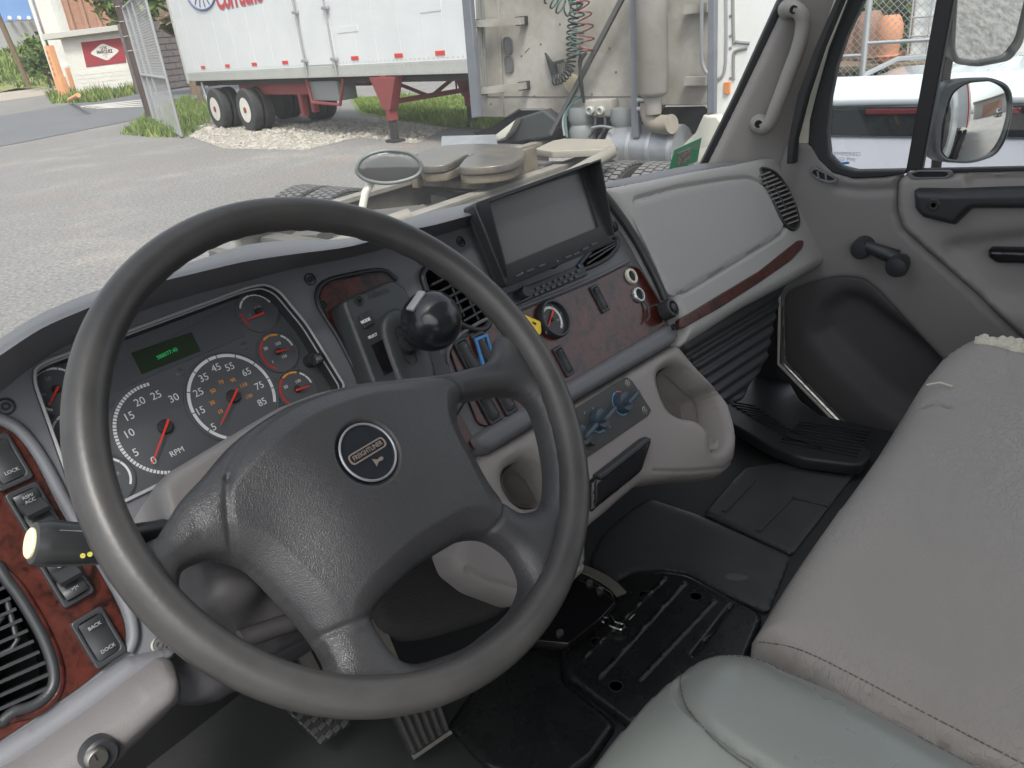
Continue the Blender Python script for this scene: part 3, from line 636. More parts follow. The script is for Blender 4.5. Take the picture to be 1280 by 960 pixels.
# ---- radio, centre vents
rd = thing('car_radio', 'slim black radio half hidden behind the monitor', 'radio', tuple(D.px(690, 350)))
plate('radio_body', D, rp(D.L([(632, 368), (728, 330), (734, 344), (640, 384)], .006), .002), w=.008, th=.012, bev=.0015, mat_=trimb, parent=rd, uv=True)
for i in range(9):
    t_ = i/8; px_ = (664+58*t_, 364-25*t_); p = D.uv(px_[0], px_[1], .008)
    plate('radio_button', D, rp(rect(.009, .0045, p[0], p[1], math.radians(-2)), .0008), w=.0105, th=.003, bev=.0005, mat_=mat('button_grey', (.07, .075, .085), .4), parent=rd, uv=True)
    if i < 8: plate('radio_button', D, rp(rect(.009, .0045, p[0]+.005, p[1]-.008, math.radians(-2)), .0008), w=.0105, th=.003, bev=.0005, mat_=MT['button_grey'], parent=rd, uv=True)
lathe('volume_knob', D.px(651, 368, .008), D.n, [(.009, 0), (.009, .012), (.008, .014), (.0001, .014)], trimb, rd, n=22)
lathe('radio_screw', D.px(723, 333, .008), D.n, [(.0035, 0), (.0035, .003), (.0001, .0035)], mat('blue_anodised', (.04, .09, .18), .3, .5), rd, n=14)
well('card_slot', D, rp([(596, 297), (607, 292), (620, 326), (609, 332)], 2), .0005, .02, black, dash)
plate('blank_switch', D, rp([(610, 334), (622, 330), (632, 352), (620, 358)], 3), w=.004, th=.006, bev=.001, mat_=trimb, parent=dash)
tube('vent_rim', [D.P(a[0], a[1], .004) for a in D.L(rvent, .004)], .005, trimb, dash, n=8, closed=True)
for i in range(6):
    p = (546+i*8, 352+i*9.0); q0, q1 = D.px(p[0]-11, p[1]+7, -.006), D.px(p[0]+30-i*3, p[1]-13+i, -.006)
    V, Fc = beam(q0, q1, .003, .02, up=D.n); obj('vent_slat', V, Fc, trimb, dash)
for k in ((562, 352, 580, 396), (580, 362, 598, 400)): tube('vent_divider', [D.px(k[0], k[1], -.001), D.px(k[2], k[3], -.001)], .002, trimb, dash)
tube('vent_rim', [D.P(a[0], a[1], .003) for a in D.L(mvent, .003)], .004, trimb, dash, n=8, closed=True)
for i in range(4):
    V, Fc = beam(D.px(730+i*2, 332-i*8, -.004), D.px(766, 308-i*3, -.004), .0025, .016, up=D.n); obj('vent_slat', V, Fc, trimb, dash)
# ---- monitor with sun shade
mo = thing('monitor', 'black rear-view camera monitor with sun shade, tilted on the centre of the dashboard', 'monitor', tuple(D.px(690, 280)))
mn = Vector((-.18, -math.cos(.36), math.sin(.36))).normalized()
mc = D.px(690, 270, .075)
mu = Vector((1, 0, 0)); mu = (mu-mn*mu.dot(mn)).normalized(); mv = mn.cross(mu)
MP = Pl(mc, mu, mv)
oc = [(594, 252), (742, 206), (768, 296), (640, 360)]
oc = [(592, 254), (738, 202), (767, 303), (634, 359)]
scr = [(607, 254), (726, 215), (748, 284), (631, 332)]
frame4('monitor_frame', MP, rp(MP.L(oc), .006), rp(MP.L(scr), .002), 0, .02, trimb, mo)
plate('monitor_back', MP, rp(MP.L(oc), .006), w=-.02, th=.012, bev=.003, mat_=trimb, parent=mo, uv=True)
pillow('screen', MP, MP.L([(603, 254), (729, 211), (753, 287), (628, 337)]), w=-.004, H=0, Rr=.01, th=.002, step=.006, mat_=screen, parent=mo, uv=True)
# shade: three walls standing out from the frame
P0, P1, P2, P3 = [MP.uv(*k) for k in ((596, 257), (736, 205), (765, 294), (632, 347))]
def wall(nm, a, b_, ha, hb, th=.0025):
    A_, B_ = MP.P(*a, -.005), MP.P(*b_, -.005); A2, B2 = MP.P(*a, ha), MP.P(*b_, hb)
    nrm = (B_-A_).cross(A2-A_).normalized()*th
    V = [A_, B_, B2, A2, A_+nrm, B_+nrm, B2+nrm, A2+nrm]
    obj(nm, V, [[0, 1, 2, 3], [7, 6, 5, 4], [0, 4, 5, 1], [1, 5, 6, 2], [2, 6, 7, 3], [3, 7, 4, 0]], trimb, mo, smooth=False)
wall('sun_shade', P0, P1, .028, .028); wall('sun_shade', P1, P2, .028, .006); wall('sun_shade', P3, P0, .006, .028)
bb = [(637, 347), (757, 293), (765, 303), (640, 357)]
for i, k in enumerate([(648, 344, 8), (662, 338, 9), (677, 332, 9), (710, 321, 8), (720, 317, 8), (731, 311, 9), (742, 305, 9)]):
    p = MP.uv(k[0], k[1]); plate('monitor_button', MP, rp(rect(.0135, .0032, p[0], p[1], math.radians(-1)), .001), w=.0022, th=.003, bev=.0006, mat_=MT['button_grey'], parent=mo, uv=True)
text('button_symbol', '+', MP, (653, 341), .006, 0, .0026, dimw, mo)
text('button_symbol', 'o', MP, (697, 326), .006, 0, .0006, dimw, mo)
tube('monitor_stalk', [MP.P(0.0, -.03, -.025), D.px(690, 330, .01)], .012, trimb, mo, n=12)
lathe('side_knob', MP.px(763, 285, -.012), mu, [(.009, 0), (.009, .01), (.0001, .011)], black, mo, n=16)

roof = thing('unseen_cab_roof', 'unseen light grey headliner roof, added above the seats to shade the cab', 'roof', (.85, -.5, 2.7))  # roof out of view, added to keep sun and sky off the interior
box('headliner', (.85, -.52, 2.68), 2.14, 1.75, .05, mat('headliner', (.6, .59, .56), .9), roof, .02)
# ---- heater panel and lower console
con = thing('centre_console', 'light grey lower console with two cup holders and an ashtray', 'console', (.95, .6, 1.35))
cup1 = cr([(629, 605), (632, 588), (648, 578), (661, 580), (678, 592), (690, 612), (693, 624), (680, 632), (660, 635), (640, 625)], n=4)
cup2 = cr([(821, 478), (826, 464), (842, 457), (858, 464), (876, 482), (892, 496), (895, 530), (893, 553), (886, 565), (875, 566), (869, 545), (858, 528), (842, 521), (830, 508)], n=4)
cout = rp([(597, 572), (712, 507), (768, 474), (845, 428), (868, 458), (890, 484), (906, 508), (907, 584), (893, 600), (850, 600), (800, 606), (733, 664), (733, 716), (700, 744), (652, 758), (600, 738), (572, 716), (562, 690), (585, 640)], 7)
def con_h(P, d_, t_):
    h = np.zeros(len(P))
    c2 = D.uv(875, 545, -.008); a = np.hypot((P[:, 0]-c2[0]), (P[:, 1]-c2[1]))
    h += .035*np.exp(-(a/.075)**2)
    return h
cg = seam(D, [(805, 591), (850, 592), (885, 590), (904, 574)], .0016, .0035, -.008)
cg2 = seam(D, [(573, 712), (605, 728), (645, 738), (690, 725), (730, 700)], .0016, .0035, -.008)
pillow('console_shell', D, cout, holes=[cup1, cup2], w=-.008, H=.02, Rr=.022, th=.03, step=.0028, mat_=grey, parent=con, extra=lambda P, d_, t_: con_h(P, d_, t_)+cg(P, d_, t_)+cg2(P, d_, t_))
well('cup_holder', D, cup1, -.006, .09, grey, con, shrink=.8)
well('cup_holder', D, cup2, -.006, .07, grey, con, shrink=.8)
cc = D.px(872, 545, .02)
V, Fc = lathem(D.px(874, 552, -.02), (0, -.1, 1), [(.042, 0), (.042, .008), (.030, .010), (.026, .004), (.018, .003), (.0001, .003)], 30); obj('cup_rest', V, Fc, grey, con, sharp=35)
ash = rp([(739, 600), (806, 549), (816, 549), (803, 590), (740, 641)], 5)
pillow('ashtray', D, ash, w=.014, H=.008, Rr=.008, th=.02, step=.002, mat_=gloss, parent=con)
pillow('ashtray_lid', D, rp([(748, 592), (808, 545), (816, 548), (812, 555), (754, 601)], 2), w=.022, H=.006, Rr=.005, th=.01, step=.0015, mat_=trimb, parent=con)
hp = thing('heater_panel', 'dark heater control panel with blue-grey rotary knobs on the console', 'heater controls', tuple(D.px(760, 520)))
HW = .013
plate('panel_plate', D, rp(D.L([(671, 541), (783, 471), (790, 476), (814, 513), (810, 520), (705, 592), (695, 590)], HW), .004), w=HW+.001, th=.006, bev=.001, mat_=mat('heater_plate', (.06, .064, .063), .6, bump=(700, .2, 'noise', .0004)), parent=hp, uv=True)
for k in ((785, 480), (806, 513), (680, 547)): screw('panel_screw', D, k, .0055, HW+.001, hp, steel)
def knob(px, r_, lab, arc):
    c = D.px(px[0], px[1], HW+.001)
    V, Fc = lathem(c, D.n, [(r_, 0), (r_, .010), (r_*.9, .014), (.0001, .0145)], 30); o = obj('rotary_knob', V, Fc, bluek, hp, sharp=35); setp(o, lab)
    d_ = Vector((math.cos(.12), math.sin(.12))); X = (D.u*d_.x+D.v*d_.y)
    box('knob_grip', c+D.n*.019+X*r_*.35, r_*2.3, r_*.5, .018, bluek, o, .003, X, D.n.cross(X))
    c2 = D.uv(px[0], px[1], HW+.0013)
    for a0, a1, m_ in arc:
        P_ = [math.radians(a0+(a1-a0)*i/14) for i in range(15)]
        oo = [(c2[0]+(r_+.004)*math.cos(a), c2[1]+(r_+.004)*math.sin(a)) for a in P_]; ii = [(c2[0]+(r_+.0022)*math.cos(a), c2[1]+(r_+.0022)*math.sin(a)) for a in P_]
        plate('dial_arc', D, oo+ii[::-1], w=HW+.0015, th=.0003, bev=0, mat_=m_, parent=o, uv=True)
bp = mat('blue_arc', (.1, .35, .6), .5); rpk = mat('red_arc', (.6, .18, .14), .5)
knob((776, 504), .0165, 'knob ringed by a red and blue temperature arc', [(90, 270, bp), (-60, 80, rpk)])
knob((746, 525), .0165, 'middle rotary knob', [(180, 280, bp)])
knob((722, 546), .0165, 'rotary knob beside the wheel rim', [(200, 270, bp)])
lathe('push_button', D.px(737, 551, HW+.001), D.n, [(.009, 0), (.009, .007), (.008, .0085), (.0001, .0085)], trimb, hp, n=24)
for s, k in (('>', (731, 516)), ('v', (741, 510)), ('*', (757, 540)), ('o', (762, 533)), ('.', (733, 562))): text('panel_symbol', s, D, k, .008, 0, HW+.0013, dimw, hp)
# ---- passenger side of the dashboard
pd = [(747, 234), (800, 225), (860, 213), (920, 203), (962, 194), (1000, 200), (1026, 228), (1042, 266), (1044, 303), (1030, 332), (994, 351), (930, 385), (852, 436), (846, 402), (836, 374), (818, 343), (795, 300), (770, 262)]
glv = rp([(783, 255), (840, 239), (900, 229), (930, 226), (950, 236), (962, 258), (974, 286), (970, 296), (905, 335), (846, 370), (836, 368), (815, 318)], 8)
gs = seam(D, glv+[glv[0]], .0045, .007, .012)
ws = [(849, 399), (900, 368), (950, 338), (998, 300), (1005, 300), (1005, 308), (990, 325), (950, 353), (900, 385), (851, 412)]
pvent = cr([(951, 215), (957, 211), (972, 219), (986, 240), (996, 264), (998, 280), (990, 287), (978, 276), (964, 246)], n=4)
grd = mat('dash_grey', (.35, .352, .342), .5, bump=(700, .3, 'noise', .0008), var=(4, .35, (.315, .317, .308)), spec=.4)
pillow('passenger_panel', D, rp(pd, 8), w=.0, H=.03, Rr=.026, th=.03, step=.003, mat_=grd, parent=dash, extra=gs)
pillow('glovebox_lid', D, glv, w=.0275, H=.003, Rr=.006, th=.003, step=.005, mat_=mat('glovebox_grey', (.32, .327, .32), .55, bump=(600, .4, 'noise', .001)), parent=dash)
plate('wood_strip', D, rp(ws, 5), w=.033, th=.012, bev=.002, mat_=wood, parent=dash)
plate('vent_dark', D, pvent, w=.0315, th=.012, bev=.001, mat_=black, parent=dash)  # flat black plate, no hole: stands for the shade inside the vent
tube('vent_rim', [D.P(a[0], a[1], .031) for a in D.L(pvent, .031)], .004, trimb, dash, n=8, closed=True)
pa, pb = Vector((956, 218)), Vector((991, 278))
for i in range(13):
    t_ = i/12; c_ = pa.lerp(pb, t_)+Vector((3*math.sin(math.pi*t_), -2*math.sin(math.pi*t_))); hw = 6+4.5*math.sin(math.pi*t_)
    q0, q1 = D.px(c_.x-hw, c_.y+hw*.30, .034), D.px(c_.x+hw, c_.y-hw*.45, .034)
    V, Fc = beam(q0, q1, .0035, .006, up=D.n); obj('vent_slat', V, Fc, grey2, dash)
tube('vent_divider', [D.px(967, 232, .036), D.px(983, 262, .036)], .0025, trimb, dash, n=6)
# ribbed dark panel under the passenger side
up_ = rp([(846, 426), (930, 378), (990, 338), (1016, 320), (980, 362), (972, 400), (962, 450), (930, 500), (905, 505), (868, 458)], 5)
ribs = [seam(D, [(850+i*7, 448+i*11), (1010, 352+i*13)], .006, .008, -.03) for i in range(7)]
pillow('knee_panel', D, up_, w=-.03, H=.01, Rr=.02, th=.03, step=.003, mat_=trimb, parent=dash, extra=lambda P, d_, t_: sum(r_(P, d_, t_) for r_ in ribs))
# lower left roll with key lock, and knee bolster
LP = Pl((0, .60, 1.42), (1, 0, 0), (0, .2, 1))
roll = rp([(-40, 1012), (42, 962), (125, 902), (210, 838), (226, 830), (238, 850), (238, 878), (200, 915), (155, 960), (100, 1010), (-40, 1110)], 8)
pillow('lower_roll', LP, roll, w=0, H=.035, Rr=.05, th=.02, step=.004, mat_=mat('roll_grey', (.145, .138, .138), .5, bump=(600, .3, 'noise', .0008), var=(4, .3, (.125, .12, .12))), parent=dash)
kl = thing('door_key_lock', 'small bright key lock set in the lower grey roll of the dashboard', 'lock', tuple(LP.px(124, 945)))
lathe('lock_surround', LP.px(126, 944, .036), LP.n, [(.0145, -.01), (.0145, .002), (.012, .004), (.0001, .004)], trimb, kl, n=26)
lathe('lock_barrel', LP.px(120, 947, .04), LP.n, [(.0088, -.004), (.0088, .003), (.0075, .005), (.0001, .005)], steel, kl, n=26)
V, Fc = boxm(LP.px(120, 947, .0455), .0012, .006, .001, LP.u, LP.v); obj('key_slot', V, Fc, black, kl)
KB = Pl((0, .64, 1.32), (1, 0, 0), (0, .12, 1))
kb = rp([(204, 795), (250, 800), (330, 790), (400, 742), (430, 700), (470, 760), (430, 800), (350, 845), (265, 890), (232, 890), (236, 850)], 8)
pillow('knee_bolster', KB, kb, w=0, H=.03, Rr=.04, th=.02, step=.005, mat_=mat('knee_plastic', (.05, .05, .055), .6, bump=(700, .2, 'noise', .0006)), parent=dash)
# ================================================================ STEERING COLUMN
colm = thing('steering_column', 'grey steering column shroud with the indicator stalk', 'steering column', tuple(W.P(0, 0, -.1)))
SHW = -.075
def shroud_h(P, d_, t_):
    q = W.uv(300, 620, SHW); return 0*d_
so1 = rp([(192, 607), (214, 586), (290, 541), (350, 506), (400, 487), (446, 477), (520, 480), (575, 540), (560, 640), (480, 700), (400, 740), (330, 700), (262, 662), (240, 690), (204, 672)], 9)
pillow('upper_shroud', W, so1, w=SHW, H=.014, Rr=.012, th=.10, step=.003, mat_=mat('shroud_grey', (.20, .192, .19), .55, bump=(700, .25, 'noise', .0006)), parent=colm)
so2 = rp([(228, 715), (245, 690), (290, 672), (420, 690), (480, 740), (400, 790), (350, 812), (290, 800), (240, 770)], 9)
def sh2(P, d_, t_):
    a = W.uv(268, 725, -.09); r_ = np.hypot(P[:, 0]-a[0], P[:, 1]-a[1]); return .022*(1/(1+np.exp((r_-.035)/.004)))
pillow('lower_shroud', W, so2, w=-.10, H=.02, Rr=.03, th=.08, step=.003, mat_=mat('shroud_dark', (.05, .048, .052), .55, bump=(700, .25, 'noise', .0006)), parent=colm, extra=sh2)
ridge('shroud_fold', W, cr([(300, 800), (340, 786), (380, 772), (405, 758)], closed=False), .008, -.078, MT['shroud_dark'], colm)
# stalk
s0 = W.px(39, 679, -.035); s1 = W.px(135, 681, -.045); s2 = W.px(235, 660, -.085)
ax = (s0-s1).normalized(); Ls = (s0-s1).length
stm = mat('stalk_black', (.028, .031, .032), .32, bump=(600, .1, 'noise', .0004))
st = obj('stalk', *join([lathem(s1, ax, [(.0125, -.005), (.0135, 0), (.0148, Ls*.4), (.0156, Ls*.8), (.0152, Ls-.006), (.0138, Ls-.001), (.0112, Ls), (.0001, Ls)], 30), tubem([s1-ax*.002, s1.lerp(s2, .5), s2], [.0125, .011, .011], 14)]), stm, colm, sharp=40)
lathe('stalk_end_button', s0, ax, [(.0102, -.002), (.0102, .0012), (.009, .0022), (.0001, .0026)], mat('pale_yellow_button', (.85, .8, .5), .45), st, n=30)
for a in (-.9, -.2, .5):
    u_ = ax.orthogonal().normalized(); 
    pass
vw = (CAM-s0).normalized(); sdv = ax.cross(vw).normalized(); tw_ = sdv.cross(ax).normalized()
SLP = Pl(s1, -ax, (-sdv if sdv.z < 0 else sdv))
nrm_sign = 1 if SLP.n.dot(vw) > 0 else -1
if nrm_sign < 0: SLP = Pl(s1, -ax, SLP.v*-1)
for k, (a, dv) in enumerate((((-Ls*.42, -.0075), 0), ((-Ls*.33, -.0065), 0))):
    V, Fc = lathem(SLP.P(a[0], a[1], .0142), SLP.n, [(.0017, 0), (.0017, .0005), (.001 if k else .0001, .0005)], 14); obj('stalk_symbol', V, Fc, mat('yellow_print', (.6, .55, .1), .5), st)
for k in range(4):
    V, Fc = beam(SLP.P(-.016+k*.004, -.003-k*.0028, .0130-k*.0012), SLP.P(-.006+k*.001, -.003-k*.0028, .0130-k*.0012), .0009, .0008, up=SLP.n); obj('stalk_mark', V, Fc, white, st)
for v_ in (.004, .0085):
    V, Fc = beam(SLP.P(-Ls*.75, v_, .0152-v_*.35), SLP.P(-Ls*.35, v_, .0145-v_*.35), .0012, .0012, up=SLP.n); obj('stalk_rib', V, Fc, trim, st)
# ================================================================ STEERING WHEEL
sw = thing('steering_wheel', 'large dark grey four-spoke steering wheel with a grained centre pad', 'steering wheel', tuple(W.P(0, 0, 0)))
RC, RT = .2130, .0150
V, Fc = [], []; nu, nv = 160, 28
for i in range(nu):
    a = 2*math.pi*i/nu; er = Vector((math.cos(a), math.sin(a)))
    for j in range(nv):
        b_ = 2*math.pi*j/nv
        fin = .0009*max(0, -math.sin(b_))*math.cos(a*60)          # finger ridges on the underside
        rr_ = RT+fin; r_ = RC+rr_*math.cos(b_)*.98
        V.append(W.P(er.x*r_, er.y*r_, rr_*1.06*math.sin(b_)))
for i in range(nu):
    for j in range(nv): Fc.append([i*nv+j, ((i+1) % nu)*nv+j, ((i+1) % nu)*nv+(j+1) % nv, i*nv+(j+1) % nv])
obj('rim', V, Fc, rimm, sw, sharp=80)
PW = -.014; PV = -.002
def ww(pts): return W.L(pts, PV)
oA = [(203, 664), (215, 645), (232, 618), (258, 590), (290, 553), (325, 525), (365, 501), (405, 486), (450, 474), (505, 468), (560, 462), (597, 453), (618, 445), (628, 432), (630, 415)]
oB = [(583, 494), (607, 489), (630, 485), (649, 485), (663, 490), (675, 502), (683, 523), (689, 546), (694, 575), (695, 600), (692, 622), (680, 632), (662, 635), (645, 630), (632, 620), (615, 598), (600, 572), (587, 550), (578, 530), (577, 512)]
oC = [(565, 681), (587, 669), (613, 667), (632, 675), (650, 690), (662, 710), (665, 730), (655, 755), (640, 772), (620, 788), (600, 803), (570, 815), (534, 826), (512, 822), (497, 808), (484, 790), (472, 770), (480, 752), (500, 730), (530, 703)]
oD = [(232, 712), (240, 702), (255, 695), (275, 691), (298, 696), (320, 707), (350, 737), (375, 765), (397, 792), (412, 815), (419, 832), (412, 839), (390, 837), (350, 823), (300, 803), (262, 778), (240, 753), (231, 732)]
cx_, cy_ = 0, 0
# outline: inside of the rim, dipping to the pad's upper edge between the two upper spokes
A2 = W.L(cr(oA, closed=False, n=4), PV)
def ang(p): return math.atan2(p[1], p[0])
aL, aR = ang(A2[0]), ang(A2[-1])
if aL < 0: aL += 2*math.pi
arc = []
n = 70; a_from, a_to = aR, aL-2*math.pi     # clockwise from the right end round the bottom to the left end
for i in range(n+1):
    a = a_from+(a_to-a_from)*i/n; arc.append((RC*math.cos(a), RC*math.sin(a)))
body = A2+arc
padL = W.L(cr([(283, 600), (292, 574), (308, 552), (345, 520), (395, 494), (450, 481), (510, 475), (560, 472), (572, 480), (584, 494)], closed=False, n=4), PW)
seams = [seam(W, [(283, 600), (280, 625), (283, 650), (292, 680), (300, 696)], .0026, .0026, PV),
         seam(W, cr([(283, 600), (292, 574), (308, 552), (345, 520), (395, 494), (450, 481), (510, 475), (555, 472), (572, 480), (584, 494)], closed=False, n=3), .0026, .0026, PV),
         seam(W, cr([(633, 621), (630, 640), (622, 655), (608, 667)], closed=False), .0026, .0026, PV),
         seam(W, [(404, 794), (430, 783), (464, 769)], .0026, .0026, PV)]
hubc = W.uv(459, 566, .018)
def pad_h(P, d_, t_):
    r_ = np.hypot(P[:, 0]-hubc[0], P[:, 1]-hubc[1]*1.0)
    h = .020*np.clip(1-(r_/.135)**2, 0, 1)*np.clip(t_, 0, 1)
    rr_ = np.hypot(P[:, 0], P[:, 1]); h += -.004*np.exp(-((rr_-.175)/.025)**2)
    # flanks of the pad dip toward the lower left spoke
    f = W.uv(345, 690, PW); g_ = W.uv(450, 660, PW)
    h -= .010*np.exp(-(((P[:, 0]-f[0])/.035)**2+((P[:, 1]-f[1])/.05)**2))
    for s_ in seams: h = h+s_(P, d_, t_)
    h -= .006*(1/(1+np.exp((np.hypot(P[:, 0]-hubc[0], P[:, 1]-hubc[1])-.0268)/.0008)))
    return h
pillow('spoke_body', W, body, holes=[ww(cr(o, n=3)) for o in (oB, oC, oD)], w=PW, H=.016, Rr=.022, th=.012, step=.0016, mat_=padm, parent=sw, uv=True, extra=pad_h)
hz = PW+.016+.020-.006
V, Fc = lathem(W.P(hubc[0], hubc[1], hz-.001), W.n, [(.0252, 0), (.0252, .0035), (.0244, .005), (.0231, .0052), (.0222, .0038), (.0001, .0042)], 48)
hb = obj('horn_button', V, Fc, mat('horn_black', (.016, .02, .027), .22, spec=.6), sw, sharp=30)
tube('button_ring', [W.P(hubc[0]+.0241*math.cos(a), hubc[1]+.0241*math.sin(a), hz+.004) for a in [2*math.pi*i/48 for i in range(48)]], .0011, mat('ring_metal', (.42, .43, .45), .28, .7), hb, n=8, closed=True)
eo = rp(rect(.0376, .0092, hubc[0], hubc[1]+.001, math.radians(0)), .005, 6); ei = rp(rect(.0348, .0067, hubc[0], hubc[1]+.001, 0), .0038, 6)
gold = mat('engraved_metal', (.30, .25, .22), .4, .3)
plate('emblem_border', W, eo, holes=[ei], w=hz+.0046, th=.0008, bev=.0001, mat_=gold, parent=hb, uv=True)
text('emblem_lettering', 'FREIGHTLINER', W, (hubc[0], hubc[1]+.001), .0055, 0, hz+.0046, gold, hb, uv=True, sx=.86, bold=.0001)
c_ = (hubc[0]+.004, hubc[1]-.010)
plate('horn_symbol', W, [(c_[0]-.005, c_[1]-.0035), (c_[0]-.0015, c_[1]-.001), (c_[0]+.003, c_[1]-.0016), (c_[0]+.0045, c_[1]), (c_[0]+.003, c_[1]+.0016), (c_[0]-.0015, c_[1]+.001), (c_[0]-.005, c_[1]+.0035)], w=hz+.0046, th=.0006, bev=0, mat_=gold, parent=hb, uv=True)
V, Fc = lathem(W.P(0, 0, -.03), W.n, [(.04, -.06), (.045, -.02), (.045, -.01)], 30); obj('hub_boss', V, Fc, trimb, sw)
# ================================================================ SEATS
def seat_pts(pts, z): return [tuple(G(x, y, z)) for x, y in pts]
BZ = 1.46
bench = thing('bench_seat', 'wide worn grey-beige vinyl passenger bench with a torn corner', 'bench seat', (.95, -.1, BZ))
BP = Pl((0, 0, BZ), (1, 0, 0), (0, 1, 0))
bl = BP.uv(940, 800); br = BP.uv(1222, 424)
bo = [bl, (bl[0]+.012, bl[1]+.02)]
front = BP.L(cr([(938, 790), (985, 715), (1030, 650), (1090, 570), (1130, 508), (1165, 455), (1200, 428), (1230, 420)], closed=False, n=4), -.015)
bo = front+[(br[0]+.06, br[1]-.03), (br[0]+.10, br[1]-.12), (br[0]+.10, -.75), (bl[0]-.02, -.75), (bl[0]-.02, bl[1]-.1)]
rng = np.random.RandomState(3); 
wr = [(rng.uniform(.5, 1.3), rng.uniform(-.2, .15), rng.uniform(-.5, .5), rng.uniform(.03, .09)) for _ in range(26)]
def bench_h(P, d_, t_):
    h = np.zeros(len(P))
    for x, y, a, l_ in wr:
        dx, dy = P[:, 0]-x, P[:, 1]-y; u_ = dx*math.cos(a)+dy*math.sin(a); v_ = -dx*math.sin(a)+dy*math.cos(a)
        h -= .0012*np.exp(-(u_/l_)**2-(v_/.006)**2)
    h += .004*np.sin(P[:, 0]*9)*np.sin(P[:, 1]*11+1)
    return h*t_
bs1 = seam(BP, [(945, 800), (1000, 812), (1075, 848), (1160, 893), (1280, 955), (1340, 990)], .002, .005, .0)
bs2 = seam(BP, [(1158, 482), (1168, 478), (1180, 480), (1190, 484)], .0022, .006, .03)
pillow('seat_cushion', BP, bo, w=-.035, H=.035, Rr=.05, th=.15, step=.005, mat_=vinyl, parent=bench, uv=True, extra=lambda P, d_, t_: bench_h(P, d_, t_)+bs1(P, d_, t_)+bs2(P, d_, t_))
Z = BZ
pillow('torn_edge', Pl((0, 0, Z+.001), (1, 0, 0), (0, 1, 0)), cr([(1218, 424), (1226, 417), (1240, 421), (1262, 421), (1290, 428), (1290, 436), (1270, 436), (1250, 430), (1230, 427)], n=3), w=0, H=.004, Rr=.008, th=.01, step=.003, mat_=foam, parent=bench, extra=lambda P, d_, t_: .004*np.sin(P[:, 0]*300)*np.sin(P[:, 1]*270))
V, Fc = join([beam(BP.px(1158, 481, .002), BP.px(1175, 478, .003), .0025, .0015), beam(BP.px(1175, 478, .003), BP.px(1191, 483, .002), .003, .0015)]); obj('tear', V, Fc, foam, bench)
box('seat_base', (1.05, -.32, 1.15), .9, .75, .33, black, bench, .02)
bench_cushion = [o for o in bench.children if o.name.startswith('seat_cushion')][0]
drv = thing('driver_seat', 'smooth grey vinyl driver seat cushion with a stitched side bolster', 'driver seat', (.25, -.1, 1.5))
SZ = 1.50
DS = Pl((0, 0, SZ), (1, 0, 0), (0, 1, 0))
sf = cr([(700, 1010), (735, 955), (775, 905), (815, 862), (845, 838), (870, 822), (905, 814), (945, 818), (985, 835), (1040, 858), (1100, 888), (1160, 920), (1215, 948), (1260, 975)], closed=False, n=4)
so_ = DS.L(sf, -.028); a0, a1 = so_[0], so_[-1]
so_ = so_+[(a1[0]-.02, -.5), (-.05, -.5), (-.06, a0[1]-.02), (a0[0]-.1, a0[1]+.02)]
ds = seam(DS, cr([(850, 836), (848, 850), (856, 880), (880, 910), (910, 938), (950, 965), (1000, 1000)], closed=False, n=3), .0035, .006)
pillow('seat_cushion', DS, so_, w=-.045, H=.045, Rr=.075, th=.12, step=.004, mat_=leath, parent=drv, uv=True, extra=lambda P, d_, t_: ds(P, d_, t_)+.010*np.exp(-((P[:, 0]-.38)/.06)**2)*t_)
st_ = cr([(846, 838), (845, 852), (853, 882), (877, 912), (907, 940), (947, 967), (1000, 1003)], closed=False, n=8)
sg = None
box('seat_base', (.22, -.15, 1.2), .42, .4, .34, black, drv, .02)
from mathutils.bvhtree import BVHTree
def stitches(cush, root, line, m_, ln=.004, gap=.0025, lift=.0004):
    """thread stitches laid on the cushion along a seam"""
    off = Vector(cush.location)+Vector(root.location); me = cush.data
    tree = BVHTree.FromPolygons([v.co+off for v in me.vertices], [list(p.vertices) for p in me.polygons])
    P_ = []
    for x, y in line:
        d_ = ray(x, y).normalized(); loc, nr, _, _ = tree.ray_cast(CAM, d_)
        if loc is not None: P_.append(loc-d_*lift*2)
    parts = []; acc = 0
    for a, b_ in zip(P_[:-1], P_[1:]):
        L_ = (b_-a).length
        if L_ > .06 or L_ < 1e-5: continue
        t_ = -acc
        while t_ < L_:
            s_ = max(t_, 0); e_ = min(t_+ln, L_)
            if e_-s_ > ln*.4: parts.append(beam(a.lerp(b_, s_/L_), a.lerp(b_, e_/L_), .0011, .0009))
            t_ += ln+gap
        acc = L_-(t_-(ln+gap)) if t_ > 0 else 0
        acc = 0
    V, Fc = join(parts); o = obj('stitching', V, Fc, m_, root, smooth=False); setp(o, kind='stuff')
thr = mat('seam_thread', (.10, .10, .095), .8)
cush_d = [o for o in drv.children if o.name.startswith('seat_cushion')][0]
stitches(cush_d, drv, cr([(852, 842), (850, 855), (858, 883), (882, 913), (912, 941), (952, 968), (1000, 1000)], closed=False, n=6), thr)
stitches(cush_d, drv, cr([(880, 826), (905, 820), (945, 824), (985, 841), (1040, 864), (1100, 894), (1160, 927), (1215, 956)], closed=False, n=5), thr)
stitches(bench_cushion, bench, cr([(948, 802), (1000, 812), (1075, 848), (1160, 893), (1280, 955)], closed=False, n=6), mat('bench_thread', (.17, .15, .135), .8), ln=.003, gap=.0016)
